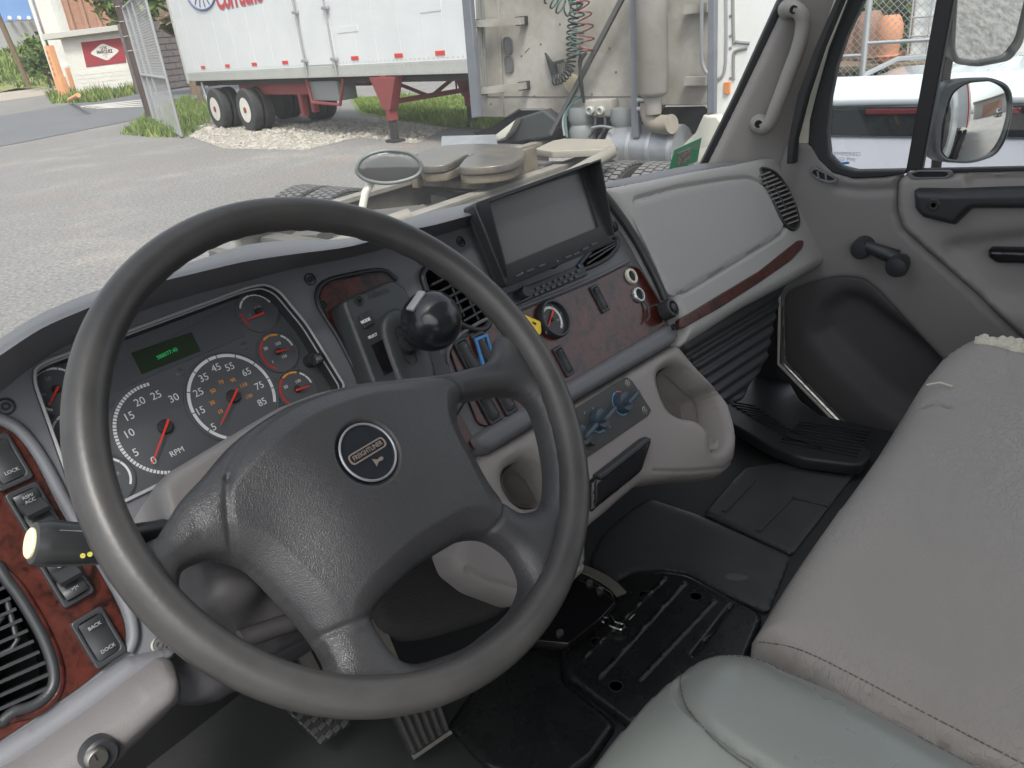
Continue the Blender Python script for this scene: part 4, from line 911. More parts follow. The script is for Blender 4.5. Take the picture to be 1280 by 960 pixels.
# ================================================================ FLOOR FITTINGS
ht = thing('floor_hatch', 'glossy black ribbed access cover with bolt holes on the cab floor', 'hatch cover', tuple(G(800, 790, FZ+.02)))
HP = Pl((0, 0, FZ+.016), (1, 0, 0), (0, 1, 0))
ho = rp([(706, 842), (709, 800), (725, 768), (768, 728), (792, 715), (830, 713), (860, 718), (905, 742), (955, 768), (930, 830), (850, 900), (790, 905), (770, 890)], 10)
hrs = [seam(HP, [(748, 851), (856, 732)], .0022, -.004), seam(HP, [(728, 828), (832, 726)], .0022, -.003), seam(HP, [(866, 822), (914, 760)], .0026, .006), seam(HP, [(800, 852), (893, 754)], .0022, -.003)]
bh = []
pillow('hatch_plate', HP, ho, w=0, H=.006, Rr=.01, th=.016, step=.003, mat_=rub2, parent=ht, extra=lambda P, d_, t_: sum(r_(P, d_, t_) for r_ in hrs))
for k in ((806, 744), (870, 746), (746, 803), (770, 858)):
    V, Fc = lathem(HP.px(k[0], k[1], .006), (0, 0, 1), [(.0125, 0), (.0120, .002), (.0100, .002), (.0095, -.001), (.0001, -.001)], 22); o_ = obj('bolt_hole', V, Fc, black, ht, sharp=35)
bk = thing('linkage_bracket', 'black bolted bracket with a bright metal arm under the console', 'bracket', tuple(G(720, 745, FZ+.08)))
BR = Pl((0, 0, FZ+.06), (1, 0, 0), (0, 1, 0))
plate('bracket_plate', BR, rp([(668, 800), (672, 765), (700, 728), (735, 722), (765, 740), (770, 752), (752, 772), (712, 804)], 4), w=0, th=.02, bev=.003, mat_=gloss, parent=bk)
q = [BR.px(*k, .012) for k in ((722, 708), (738, 714), (754, 722), (768, 732), (777, 742))]
V, Fc = [], []
for i, p in enumerate(q):
    t_ = (q[min(i+1, 4)]-q[max(i-1, 0)]).normalized(); s_ = t_.cross(Vector((0, 0, 1))).normalized()*.0095
    V += [p-s_, p+s_, p+s_-Vector((0, 0, .004)), p-s_-Vector((0, 0, .004))]
for i in range(4):
    for k in range(4): Fc.append([i*4+k, i*4+(k+1) % 4, i*4+4+(k+1) % 4, i*4+4+k])
Fc += [[0, 1, 2, 3], [16, 17, 18, 19]]
obj('metal_arm', V, Fc, mat('brushed_arm', (.62, .6, .5), .35, .8), bk, sharp=30)
for k in ((737, 730), (750, 739), (700, 792), (690, 766), (678, 780)): lathe('bolt', BR.px(k[0], k[1], .0), (0, 0, 1), [(.007, 0), (.007, .005), (.004, .006), (.003, .003), (.0001, .003)], steel, bk, n=6)
cp = thing('wire_clip', 'bent bright wire clip lying on the floor hatch', 'wire clip', tuple(G(765, 775, FZ+.06)))
CPt = Pl((0, 0, FZ+.032), (1, 0, 0), (0, 1, 0))
tube('wire', [CPt.px(*k) for k in cr([(752, 776), (752, 770), (757, 766), (762, 767), (768, 777), (780, 781), (778, 787), (766, 784), (753, 777)], closed=False, n=4)], .0022, chrome, cp, n=7)
tube('wire', [CPt.px(786, 775, .002), CPt.px(793, 768, .006)], .002, chrome, cp, n=7)
# pedals
pm = mat('pedal_rubber', (.05, .051, .052), .5, var=(60, .5, (.09, .088, .085)))
bpd = thing('brake_pedal', 'worn black brake pedal with square tread blocks', 'pedal', tuple(G(395, 900, 1.13)))
PB = Pl(G(395, 900, 1.13), (1, -.0, 0), (0, .75, .66))
plate('pedal_plate', PB, rp([(340, 872), (395, 925), (405, 930), (440, 905), (432, 870), (390, 845)], 5), w=0, th=.012, bev=.003, mat_=trimb, parent=bpd)
for i in range(6):
    for j in range(5):
        p = (356+i*9.0+j*9.5, 877+i*9.5-j*6.6)
        if p[1] > 925 or p[0] > 436: continue
        c_ = PB.uv(*p); plate('tread_block', PB, rp(rect(.012, .0085, c_[0], c_[1], .12), .001), w=.005, th=.006, bev=.001, mat_=pm, parent=bpd, uv=True)
V, Fc = beam(PB.px(400, 860, -.01), PB.px(370, 800, -.02), .02, .02); obj('pedal_arm', V, Fc, steel, bpd)
apd = thing('accelerator_pedal', 'ribbed black accelerator pedal', 'pedal', tuple(G(525, 900, 1.08)))
AP = Pl(G(525, 900, 1.09), (1, -.0, 0), (0, .8, .6))
ao = [(487, 888), (497, 860), (512, 790), (530, 790), (548, 850), (562, 918), (516, 948)]
ao = [(484, 878), (540, 850), (564, 916), (516, 949)]
plate('pedal_plate', AP, rp(ao, 3), w=0, th=.014, bev=.003, mat_=trimb, parent=apd)
for i in range(6):
    t_ = i/5; a = Vector((489, 880)).lerp(Vector((538, 855)), t_); b_ = Vector((517, 942)).lerp(Vector((558, 914)), t_)
    V, Fc = beam(AP.px(a.x, a.y, .003), AP.px(b_.x, b_.y, .003), .0055, .007, up=AP.n); obj('pedal_rib', V, Fc, pm, apd)
V, Fc = beam(AP.px(516, 948, .002), AP.px(564, 915, .002), .005, .004, up=AP.n); obj('worn_edge', V, Fc, steel, apd)
V, Fc = beam(AP.px(505, 862, -.01), AP.px(470, 775, -.01), .016, .02); obj('pedal_arm', V, Fc, steel, apd)
hm = thing('floor_plate', 'flat black floor plate between the accelerator pedal and the hatch', 'floor plate', tuple(G(620, 880, FZ+.03)))
HD = Pl((0, 0, FZ+.012), (1, 0, 0), (0, 1, 0))
pillow('plate_top', HD, rp([(560, 905), (585, 870), (640, 815), (700, 800), (704, 850), (770, 905), (740, 950), (690, 985), (610, 960)], 6), w=-.0, H=.004, Rr=.01, th=.01, step=.004, mat_=rub2, parent=hm)

FM = Pl((0, 0, FZ+.007), (1, 0, 0), (0, 1, 0))
rubm = mat('mat_rubber', (.05, .053, .054), .42, bump=(140, .35, 'noise', .001), var=(7, .7, (.078, .08, .08)), spec=.5)
m1 = thing('floor_mat', 'worn rubber floor mat in the passenger footwell', 'floor mat', tuple(G(960, 630, FZ)))
pillow('mat_sheet', FM, rp([(880, 640), (905, 612), (932, 584), (975, 578), (1070, 588), (990, 692), (940, 668)], 4), w=0, H=.003, Rr=.012, th=.006, step=.004, mat_=rubm, parent=m1)
for a_, b_ in (((948, 664), (990, 622)), ((905, 640), (942, 600)), ((990, 622), (1035, 632))):
    V, Fc = beam(FM.px(*a_, .003), FM.px(*b_, .003), .010, .005); obj('mat_ridge', V, Fc, rubm, m1, sharp=60)
m2 = thing('tunnel_mat', 'smooth rubber cover over the floor tunnel in front of the bench, with a pale scuff', 'floor mat', tuple(G(870, 690, FZ)))
pillow('mat_sheet', FM, rp([(738, 700), (752, 668), (790, 635), (812, 622), (872, 642), (988, 694), (960, 765), (905, 740), (862, 716), (830, 710), (792, 712), (765, 728)], 8), w=0, H=.004, Rr=.03, th=.006, step=.004, mat_=rubm, parent=m2)
pillow('scuff', FM, cr([(906, 720), (916, 716), (932, 719), (934, 723), (922, 726), (910, 724)]), w=.0042, H=.0006, Rr=.004, th=.002, step=.0015, mat_=mat('scuff_pale', (.12, .11, .10), .8), parent=m2)

sk_ = box('unseen_footwell_blocker', (-.03, .72, 1.2), .02, .75, .42, black, None, .004); setp(sk_, kind='structure')  # black panel out of view, added to block door light from the floor
# ================================================================ PASSENGER DOOR
door = thing('passenger_door', 'closed grey passenger door with window, crank, armrest handle and moulded pocket', 'door', (DX, .2, 1.4))
winop = [(1079, 0), (1057, 47), (1045, 82), (1037, 122), (1033, 164), (1036, 195), (1050, 209), (1069, 214), (1132, 213), (1151, 213), (1200, 214), (1290, 212), (1420, 209), (1420, -60), (1100, -60)]
winL = R.L(winop, 0)
shell = R.L([(1012, -60), (1000, 60), (985, 178), (1010, 260), (1000, 330), (972, 362), (974, 455), (1057, 540), (1095, 559), (1300, 640), (1600, 700), (1600, -60)], -.02)
# front inner panel (mid grey)
fp = R.L(rp([(980, 180), (1021, 177), (1027, 196), (1044, 214), (1066, 222), (1100, 221), (1131, 216), (1121, 228), (1119, 266), (1127, 288), (1275, 424), (1400, 540), (1500, 700), (1270, 640), (1095, 559), (1057, 540), (974, 455), (971, 362), (962, 340), (955, 250)], 3), .02)
pk = R.L(rp([(974, 372), (985, 360), (1015, 350), (1050, 344), (1078, 347), (1098, 362), (1180, 450), (1260, 540), (1240, 600), (1095, 556), (1058, 538), (976, 455)], 9), .02)
pk2 = np.array(R.L(rp([(1010, 420), (1020, 385), (1050, 365), (1078, 370), (1170, 440), (1240, 540), (1140, 540), (1090, 505), (1040, 455)], 12), .02))
def inside(P, q):
    ins = np.zeros(len(P), bool)
    for a, b_ in zip(q, np.roll(q, -1, 0)):
        c = (a[1] > P[:, 1]) != (b_[1] > P[:, 1])
        with np.errstate(all='ignore'): ins ^= c & (P[:, 0] < (b_[0]-a[0])*(P[:, 1]-a[1])/(b_[1]-a[1]+1e-12)+a[0])
    return ins
def sdist(P, q):
    best = np.full(len(P), 1e9)
    for a, b_ in zip(q, np.roll(q, -1, 0)):
        d = b_-a; tt = np.clip(((P-a)@d)/((d@d) or 1e-12), 0, 1); best = np.minimum(best, ((P-(a+tt[:, None]*d))**2).sum(1))
    return np.sqrt(best)*np.where(inside(P, q), 1, -1)
pkA = np.array(pk)
def door_h(P, d_, t_):
    s1 = sdist(P, pkA); h = -.075/(1+np.exp(-(s1-.016)/.004))
    return h
shelf = seam(R, [(1045, 236), (1075, 240), (1120, 238)], .010, .006, .02)
pillow('front_panel', R, fp, w=0, H=.012, Rr=.012, th=.03, step=.005, mat_=grey2, parent=door, uv=True, extra=lambda P, d_, t_: door_h(P, d_, t_)+shelf(P, d_, t_))
def pk_h(P, d_, t_):
    s2 = sdist(P, pk2); return -.045/(1+np.exp(-(s2-.012)/.011))
pillow('pocket_panel', R, [tuple(v) for v in pkA], w=.0, H=.006, Rr=.008, th=.04, step=.005, mat_=pocket, parent=door, uv=True, extra=pk_h)
# painted edge under the panel
ridge('painted_edge', R, [(975, 362), (973, 455), (1057, 541), (1096, 560), (1200, 604)], .0036, .004, cream, door)
rpn = rp([(1130, 219), (1200, 216), (1300, 213), (1500, 208), (1500, 620), (1275, 421), (1128, 287), (1121, 266), (1122, 228)], 5)
scoop = np.array(R.L(cr([(1180, 310), (1230, 296), (1420, 290), (1420, 392), (1250, 382), (1205, 350)], n=4), .02))
scoop2 = np.array(R.L(rp([(1203, 219), (1420, 213), (1420, 231), (1212, 234)], 4), .02))
def rear_h(P, d_, t_): return -.028/(1+np.exp(-(sdist(P, scoop)-.004)/.009)) - .02/(1+np.exp(-(sdist(P, scoop2)-.003)/.002))
pillow('rear_panel', R, rpn, w=.006, H=.016, Rr=.016, th=.04, step=.005, mat_=mat('door_light_grey', (.30, .288, .275), .55, bump=(700, .3, 'noise', .0008), var=(4, .35, (.27, .26, .248))), parent=door, extra=rear_h)
pillow('armrest_handle', R, rp([(1141, 238), (1190, 239), (1420, 233), (1420, 262), (1214, 262), (1193, 283), (1152, 273), (1142, 262)], 4), w=.04, H=.02, Rr=.015, th=.04, step=.003, mat_=trimb, parent=door)
lathe('handle_screw', R.px(1167, 256, .058), R.n, [(.013, -.004), (.013, .002), (.011, .003), (.009, -.001), (.005, -.001), (.005, .002), (.0001, .002)], trimb, door, n=24)
pillow('door_pull', R, rp([(1235, 312), (1420, 316), (1420, 334), (1245, 330), (1234, 322)], 4), w=.02, H=.012, Rr=.008, th=.02, step=.003, mat_=gloss, parent=door)
for q in (cr([(1012, 214), (1018, 208), (1028, 214), (1043, 222), (1046, 227), (1036, 229), (1022, 224)], n=4), rp([(1133, 218), (1145, 213), (1188, 213), (1192, 217), (1185, 223), (1140, 224)], 3)):
    plate('vent_frame', R, [tuple(v) for v in R.L(q, .022)], holes=[[((a[0]-sum(z[0] for z in R.L(q, .022))/len(q))*.8+sum(z[0] for z in R.L(q, .022))/len(q), (a[1]-sum(z[1] for z in R.L(q, .022))/len(q))*.62+sum(z[1] for z in R.L(q, .022))/len(q)) for a in R.L(q, .022)]], w=.024, th=.01, bev=.0015, mat_=MT['satin_grey'] if 0 else trim, parent=door, uv=True)
    plate('vent_mesh', R, q, w=.019, th=.004, bev=.0005, mat_=black, parent=door)
for k in ((1022, 214, 1024, 224), (1032, 217, 1033, 227)):
    V, Fc = beam(R.px(k[0], k[1], .022), R.px(k[2], k[3], .022), .004, .003, up=R.n); obj('vent_bar', V, Fc, trim, door)
# window crank
c0, c1 = R.px(1081, 307, .03), R.px(1128, 326, .055)
V, Fc = join([lathem(R.px(1081, 307, .012), R.n, [(.024, 0), (.023, .035), (.018, .045), (.0001, .047)], 26), tubem([R.px(1084, 308, .045), R.px(1104, 316, .055), R.px(1122, 322, .05)], [.013, .016, .017], 14), lathem(R.px(1128, 326, .03), R.n, [(.017, 0), (.022, .02), (.025, .045), (.021, .058), (.0001, .062)], 26)])
obj('window_crank', V, Fc, mat('crank_black', (.03, .033, .037), .38), door, sharp=50)
# rubber and frame round the window
fr_out = [(1059, -60), (1059, 0), (1036, 60), (1022, 110), (1012, 150), (1010, 180), (1022, 200), (1040, 216), (1066, 223), (1100, 222), (1134, 217), (1152, 216), (1300, 214), (1420, 211), (1420, 209), (1420, -60)]
fo_ = R.L(fr_out, .012)
def clip_uv(pts): return R.L(pts, .012)
fro = R.L([(1052, -60), (1059, 0), (1036, 60), (1022, 110), (1012, 150), (1010, 180), (1022, 200), (1040, 216), (1066, 223), (1100, 222), (1134, 217), (1132, 213), (1069, 214), (1050, 209), (1036, 195), (1033, 164), (1037, 122), (1045, 82), (1057, 47), (1079, 0), (1100, -60)], .012)
seal = mat('seal_rubber', (.018, .02, .023), .5)
plate('window_seal', R, fro, w=.012, th=.03, bev=.003, mat_=seal, parent=door, uv=True)
plate('vent_window_post', R, [(1170, 0), (1200, -60), (1220, -60), (1192, 0), (1152, 213), (1132, 214)], w=.010, th=.025, bev=.003, mat_=seal, parent=door)
plate('belt_seal', R, [(1150, 212), (1420, 206), (1420, 211), (1150, 217)], w=.012, th=.02, bev=.002, mat_=seal, parent=door)
plate('window_glass', R, R.L([(1075, -60), (1035, 60), (1028, 150), (1030, 200), (1060, 218), (1420, 212), (1420, -60)], -.006), w=-.006, th=.004, bev=0, mat_=glass('door_glass', (.96, .98, .97), .015), parent=door, uv=True)
text('glass_marking', 'TEMPERED\nAS2 M4', R, (1056, 196), .012, 0, -.0035, mat('etched_grey', (.35, .36, .38), .5), door, sx=1.2)
plate('glass_sticker', R, [(1050, 203), (1061, 202), (1062, 205), (1052, 206)], w=-.0035, th=.0005, bev=0, mat_=blue, parent=door)
# outer body strip and A-pillar
body = thing('cab_pillar', 'grey front pillar of the cab with cream painted door frame beside it', 'pillar', (DX, .7, 1.7))
AP_ = Pl(onx_ if 0 else hit(960, 190, (1.875, 0, 0), Vector((1, 0, 0))), (.55, -.83, 0), (0, -.18, 1))
pillow('pillar_cover', AP_, rp([(879, 210), (915, 110), (956, -10), (975, -60), (1080, -60), (1050, 0), (1025, 60), (1005, 120), (990, 170), (992, 225), (960, 235), (905, 225)], 4), w=0, H=.02, Rr=.03, th=.03, step=.006, mat_=mat('pillar_grey', (.27, .258, .25), .55, bump=(700, .3, 'noise', .0008), var=(4, .3, (.245, .234, .227))), parent=body)
plate('glass_edge_seal', AP_, [(871, 212), (908, 110), (944, -4), (962, -60), (972, -60), (953, 2), (918, 106), (884, 206)], w=.006, th=.02, bev=.002, mat_=seal, parent=body)
hb0 = [(985, 12, .02), (990, 10, .05), (1001, 17, .062), (1004, 32, .064), (998, 60, .066), (985, 95, .066), (971, 132, .066), (963, 152, .062), (955, 158, .052), (948, 154, .02)]
tube('grab_handle', cr([AP_.px(*k) for k in hb0], closed=False, n=4), [.018]+[.0135]*35+[.017], mat('handle_grey', (.26, .25, .24), .5, bump=(700, .2, 'noise', .0005)), body, n=16) if 0 else None
pts = cr([tuple(AP_.px(*k)) for k in hb0], closed=False, n=4)
tube('grab_handle', pts, [.016+.006*(max(0, 1-i/6)+max(0, 1-(len(pts)-1-i)/6)) for i in range(len(pts))], mat('handle_grey', (.27, .262, .25), .5, bump=(700, .2, 'noise', .0005)), body, n=18)
for k in ((992, 12, .070), (948, 155, .062)): lathe('handle_screw', AP_.px(*k), AP_.n, [(.0085, -.002), (.0085, .002), (.006, .0025), (.004, .0), (.0001, .0)], black, body, n=18)
DB = Pl((DX-.03, 0, 0), (0, -1, 0), (0, 0, 1))
plate('door_frame_seal', DB, [(1080, -60), (1053, 0), (1028, 60), (1008, 120), (994, 175), (992, 205), (983, 205), (984, 180), (997, 118), (1018, 60), (1044, 0), (1066, -60)], w=.028, th=.03, bev=.004, mat_=seal, parent=body)
plate('painted_frame', R, [(1046, -60), (1042, 0), (1022, 60), (1006, 120), (993, 184), (1012, 184), (1014, 150), (1024, 110), (1037, 60), (1062, 0), (1085, -60)], w=.004, th=.02, bev=.003, mat_=cream, parent=body)
pillow('kick_panel', R, rp([(940, 380), (973, 372), (975, 460), (1056, 545), (1040, 560), (980, 545), (940, 480)], 4), w=-.03, H=.01, Rr=.02, th=.02, step=.006, mat_=black, parent=body)
# windshield
ws_ = thing('windshield', 'slightly dusty curved windshield above the dashboard', 'windshield', (.9, 1.0, 2.0))
rows = []
for i in range(13):
    x = -.45+i*(DX+.52)/12; s_ = ((x-.8)/1.1)**2
    rows.append([(x, 1.10-.22*s_-t_*.62, 1.66+t_*.95) for t_ in (0, .2, .4, .6, .8, 1)])
loft('windshield_glass', rows, glass('windshield_glass', (.96, .975, .965), .13), ws_, sharp=80)
sx = thing('windshield_sticker', 'green square inspection sticker in the lower corner of the windshield', 'sticker', (1.6, .9, 1.7))
def wsp(px, y):  # a point of the glass near the sticker
    return hit(px[0], px[1], (0, .96, 1.75), Vector((0, .84, .55)).normalized())
SKP = Pl(wsp((862, 190), 0), (1, -.30, 0), (0, -.5, .85))
plate('sticker_sheet', SKP, [(844, 183), (875, 173), (872, 205), (839, 211)], w=0, th=.0012, bev=0, mat_=mat('sticker_green', (.08, .35, .17), .5), parent=sx)
plate('sticker_print', SKP, [(849, 189), (864, 184), (863, 202), (848, 206)], w=.0008, th=.0008, bev=0, mat_=mat('sticker_print', (.42, .4, .34), .6, var=(120, 1, (.12, .1, .08))), parent=sx)
for i in range(5): text('sticker_line', '- - -', SKP, (869, 180+i*5), .012, 0, .001, mat('sticker_dark', (.03, .14, .08), .6), sx)
# ================================================================ MIRRORS
black_m = mat('mirror_housing', (.10, .11, .12), .35)
mirror = mat('mirror_silver', (.93, .94, .94), .01, 1)
def mplane(px, X, want):
    c = hit(px[0], px[1], (X, 0, 0), Vector((1, 0, 0))); inn = (c-CAM).normalized(); out = Vector(want).normalized(); n = (out-inn).normalized()
    u = Vector((0, 0, 1)).cross(n).normalized(); v = n.cross(u); return Pl(c, u, v)
lm = thing('convex_mirror', 'lower rounded convex mirror outside the passenger window', 'mirror', (2.25, .35, 1.65))
MP2 = mplane((1215, 150), 2.22, (.06, -1, -.07))
lo = rp([(1178, 108), (1200, 98), (1240, 96), (1264, 108), (1267, 135), (1258, 175), (1245, 195), (1215, 205), (1180, 203), (1167, 195), (1165, 165)], 12)
li = rp([(1187, 118), (1205, 104), (1240, 101), (1259, 110), (1261, 135), (1252, 172), (1240, 192), (1213, 201), (1185, 199), (1175, 190), (1177, 155)], 10)
plate('mirror_body', MP2, MP2.L(lo, 0), holes=[MP2.L(li, 0)], w=.004, th=.03, bev=.006, mat_=black_m, parent=lm, uv=True)
plate('mirror_back', MP2, MP2.L(lo, 0), w=-.012, th=.03, bev=.008, mat_=black_m, parent=lm, uv=True)
def conv(P, d_, t_):
    c = MP2.uv(1217, 152); return -((P[:, 0]-c[0])**2+(P[:, 1]-c[1])**2)/(2*.5)+.016
pillow('mirror_glass', MP2, li, w=-.008, H=0, Rr=.01, th=.004, step=.004, mat_=mirror, parent=lm, extra=conv)
um = thing('flat_mirror', 'upper large flat mirror outside the passenger window', 'mirror', (2.25, .35, 1.95))
MP3 = mplane((1235, 20), 2.22, (.50, -.62, -.45))
uo = rp([(1190, -120), (1300, -120), (1297, -20), (1278, 55), (1262, 76), (1222, 84), (1192, 80), (1186, 60)], 8)
ui = rp([(1203, -110), (1290, -110), (1287, -20), (1270, 50), (1256, 69), (1222, 76), (1198, 73), (1194, 60)], 7)
plate('mirror_body', MP3, MP3.L(uo, 0), holes=[MP3.L(ui, 0)], w=.004, th=.03, bev=.006, mat_=black_m, parent=um, uv=True)
plate('mirror_back', MP3, MP3.L(uo, 0), w=-.010, th=.03, bev=.008, mat_=black_m, parent=um, uv=True)
plate('mirror_glass', MP3, ui, w=-.002, th=.003, bev=0, mat_=mirror, parent=um)
ma = thing('mirror_arm', 'dark upright arm carrying the two door mirrors', 'mirror arm', (2.2, .45, 1.8))
V, Fc = join([tubem([hit(*k, (2.24, 0, 0), Vector((1, 0, 0))) for k in ((1205, -100), (1190, 40), (1182, 92), (1176, 140), (1170, 212), (1166, 260))], .012, 12), tubem([hit(1168, 245, (2.24, 0, 0), Vector((1, 0, 0))), hit(1166, 250, (1.95, 0, 0), Vector((1, 0, 0)))], .014, 10)])
obj('arm_tube', V, Fc, seal, ma)
hm2 = thing('hood_mirror', 'small oval mirror on a pale arm above the hood of the truck', 'mirror', (1.4, 1.6, 1.6))
OM = Pl(hit(486, 209, (0, 1.6, 0), Vector((0, 1, 0))), (.80, -.60, 0), (-.04, -.05, 1))
ov = [(446, 211), (452, 199), (468, 191), (488, 188), (510, 191), (523, 200), (527, 210), (520, 220), (500, 227), (478, 229), (458, 225), (448, 218)]
ov = cr(ov, n=5)
inn = (OM.o-CAM).normalized(); 
oc_ = OM.L(ov, 0); ocx = sum(a[0] for a in oc_)/len(oc_); ocy = sum(a[1] for a in oc_)/len(oc_)
tube('mirror_rim', [OM.P(a[0], a[1], 0) for a in oc_], .0055, mat('mirror_rim_grey', (.16, .18, .17), .4), hm2, n=8, closed=True)
ug = Vector((inn.x*-1, inn.y*-1, -inn.z)); tgt = Vector((.35, .80, -.48)).normalized()
pillow('mirror_glass', OM, oc_, w=0, H=.004, Rr=.06, th=.004, step=.006, mat_=mat('old_mirror', (.72, .72, .70), .08, .9), parent=hm2, uv=True)
tube('mirror_arm', [OM.px(462, 222, -.03), OM.px(464, 228, -.02), OM.px(457, 240, -.01), OM.px(452, 265, 0), OM.px(448, 300, .02)], .011, cream, hm2, n=10)
# ================================================================ GROUND
m, t, b = nodes_mat('gravel_lot')
tc = t.nodes.new('ShaderNodeTexCoord')
a = t.nodes.new('ShaderNodeTexNoise'); a.inputs['Scale'].default_value = .35; a.inputs['Detail'].default_value = 10; a.inputs['Roughness'].default_value = .7
c = t.nodes.new('ShaderNodeTexNoise'); c.inputs['Scale'].default_value = 22; c.inputs['Detail'].default_value = 4; c.inputs['Roughness'].default_value = .8
v = t.nodes.new('ShaderNodeTexVoronoi'); v.inputs['Scale'].default_value = 16
for q in (a, c, v): t.links.new(tc.outputs['Object'], q.inputs['Vector'])
r1 = t.nodes.new('ShaderNodeValToRGB'); r1.color_ramp.elements[0].position = .3; r1.color_ramp.elements[0].color = (.19, .18, .165, 1); r1.color_ramp.elements[1].position = .75; r1.color_ramp.elements[1].color = (.31, .285, .25, 1)
k = r1.color_ramp.elements.new(.52); k.color = (.20, .197, .19, 1)
r2 = t.nodes.new('ShaderNodeValToRGB'); r2.color_ramp.elements[0].position = .3; r2.color_ramp.elements[0].color = (.12, .12, .12, 1); r2.color_ramp.elements[1].position = .72; r2.color_ramp.elements[1].color = (.9, .9, .9, 1)
mx = t.nodes.new('ShaderNodeMixRGB'); mx.blend_type = 'OVERLAY'; mx.inputs[0].default_value = .75
t.links.new(a.outputs['Fac'], r1.inputs[0]); t.links.new(c.outputs['Fac'], r2.inputs[0]); t.links.new(r1.outputs[0], mx.inputs[1]); t.links.new(r2.outputs[0], mx.inputs[2])
# red dust patches
d = t.nodes.new('ShaderNodeTexNoise'); d.inputs['Scale'].default_value = .5; d.inputs['Detail'].default_value = 6; t.links.new(tc.outputs['Object'], d.inputs['Vector'])
r3 = t.nodes.new('ShaderNodeValToRGB'); r3.color_ramp.elements[0].position = .58; r3.color_ramp.elements[0].color = (0, 0, 0, 1); r3.color_ramp.elements[1].position = .75; r3.color_ramp.elements[1].color = (.5, .5, .5, 1)
t.links.new(d.outputs['Fac'], r3.inputs[0]); mx2 = t.nodes.new('ShaderNodeMixRGB'); mx2.inputs[2].default_value = (.30, .19, .15, 1)
t.links.new(r3.outputs[0], mx2.inputs[0]); t.links.new(mx.outputs[0], mx2.inputs[1]); t.links.new(mx2.outputs[0], b.inputs['Base Color'])
bp = t.nodes.new('ShaderNodeBump'); bp.inputs['Strength'].default_value = .7; bp.inputs['Distance'].default_value = .02
t.links.new(v.outputs['Distance'], bp.inputs['Height']); t.links.new(bp.outputs[0], b.inputs['Normal']); b.inputs['Roughness'].default_value = .9
lot = m
S_ = 600
g = obj('ground', [(-S_, -S_, 0), (S_, -S_, 0), (S_, S_, 0), (-S_, S_, 0)], [[0, 1, 2, 3]], lot, smooth=False); setp(g, kind='structure')
def sheet(name, pts, z, m_, kind='structure'):
    o = obj(name, [(p[0], p[1], z) for p in pts], [list(range(len(pts)))], m_, smooth=False); return setp(o, kind=kind)
asph = mat('road_asphalt', (.125, .13, .14), .85, bump=(60, .3, 'noise', .01), var=(.6, .7, (.16, .165, .17)))
dirt = mat('pale_dirt', (.40, .36, .30), .95, bump=(8, .5, 'noise', .03), var=(.4, .8, (.30, .27, .22)))
sheet('far_verge', [(-120, 5), (150, 120), (150, 400), (-120, 400)], .004, dirt)
sheet('road', [(-120, -22.4), (9, 26.3), (17, 29.3), (60, 45.5), (150, 79), (150, 112), (26, 49.5), (15.7, 44.4), (-120, -12)], .012, asph)
for i in range(4):
    p = [G(x, y, 0) for x, y in ((100+i*6, 133+i*.6), (180, 124.5+i*2.6), (181, 125.6+i*2.6), (102+i*6, 134.6+i*.6))]
    sheet('road_marking', [(v_.x, v_.y) for v_ in p], .017, mat('old_road_paint', (.6, .57, .5), .8, var=(2, .8, (.3, .3, .29))))
# pale stones under the trailer
gvm = mat('pale_stone', (.42, .395, .345), .9, var=(5, .6, (.34, .31, .27)))
gv = [G(*k, 0) for k in ((262, 150), (235, 170), (280, 186), (380, 188), (450, 172), (520, 180), (560, 160), (470, 148), (380, 155))]
sheet('stony_strip', [(p.x, p.y) for p in gv], .005, mat('stony_ground', (.30, .28, .24), .95, bump=(20, 1, 'noise', .05), var=(3, .9, (.42, .40, .35))))
rs = np.random.RandomState(2); V, Fc = [], []
gp = np.array([(p.x, p.y) for p in gv]); mn_, mx_ = gp.min(0), gp.max(0); n_st = 0
ico = bmesh.new(); bmesh.ops.create_icosphere(ico, subdivisions=1, radius=1); iv = np.array([tuple(v_.co) for v_ in ico.verts]); ifc = [[v_.index for v_ in f_.verts] for f_ in ico.faces]; ico.free()
while n_st < 1700:
    p = mn_+rs.rand(2)*(mx_-mn_)
    if not inside(p[None], gp)[0]: continue
    s_ = rs.uniform(.015, .06)*(1 if rs.rand() < .9 else 1.8); q = iv*(s_*rs.uniform(.6, 1.4, 3))*np.array([1, 1, .55])+rs.normal(0, s_*.12, iv.shape); o_ = len(V)
    V += [(a_[0]+p[0], a_[1]+p[1], a_[2]+.01) for a_ in q]; Fc += [[k+o_ for k in f_] for f_ in ifc]; n_st += 1
o = obj('pale_stones', V, Fc, gvm, smooth=False); setp(o, 'scattered pale stones under the white trailer', 'stones', kind='stuff')
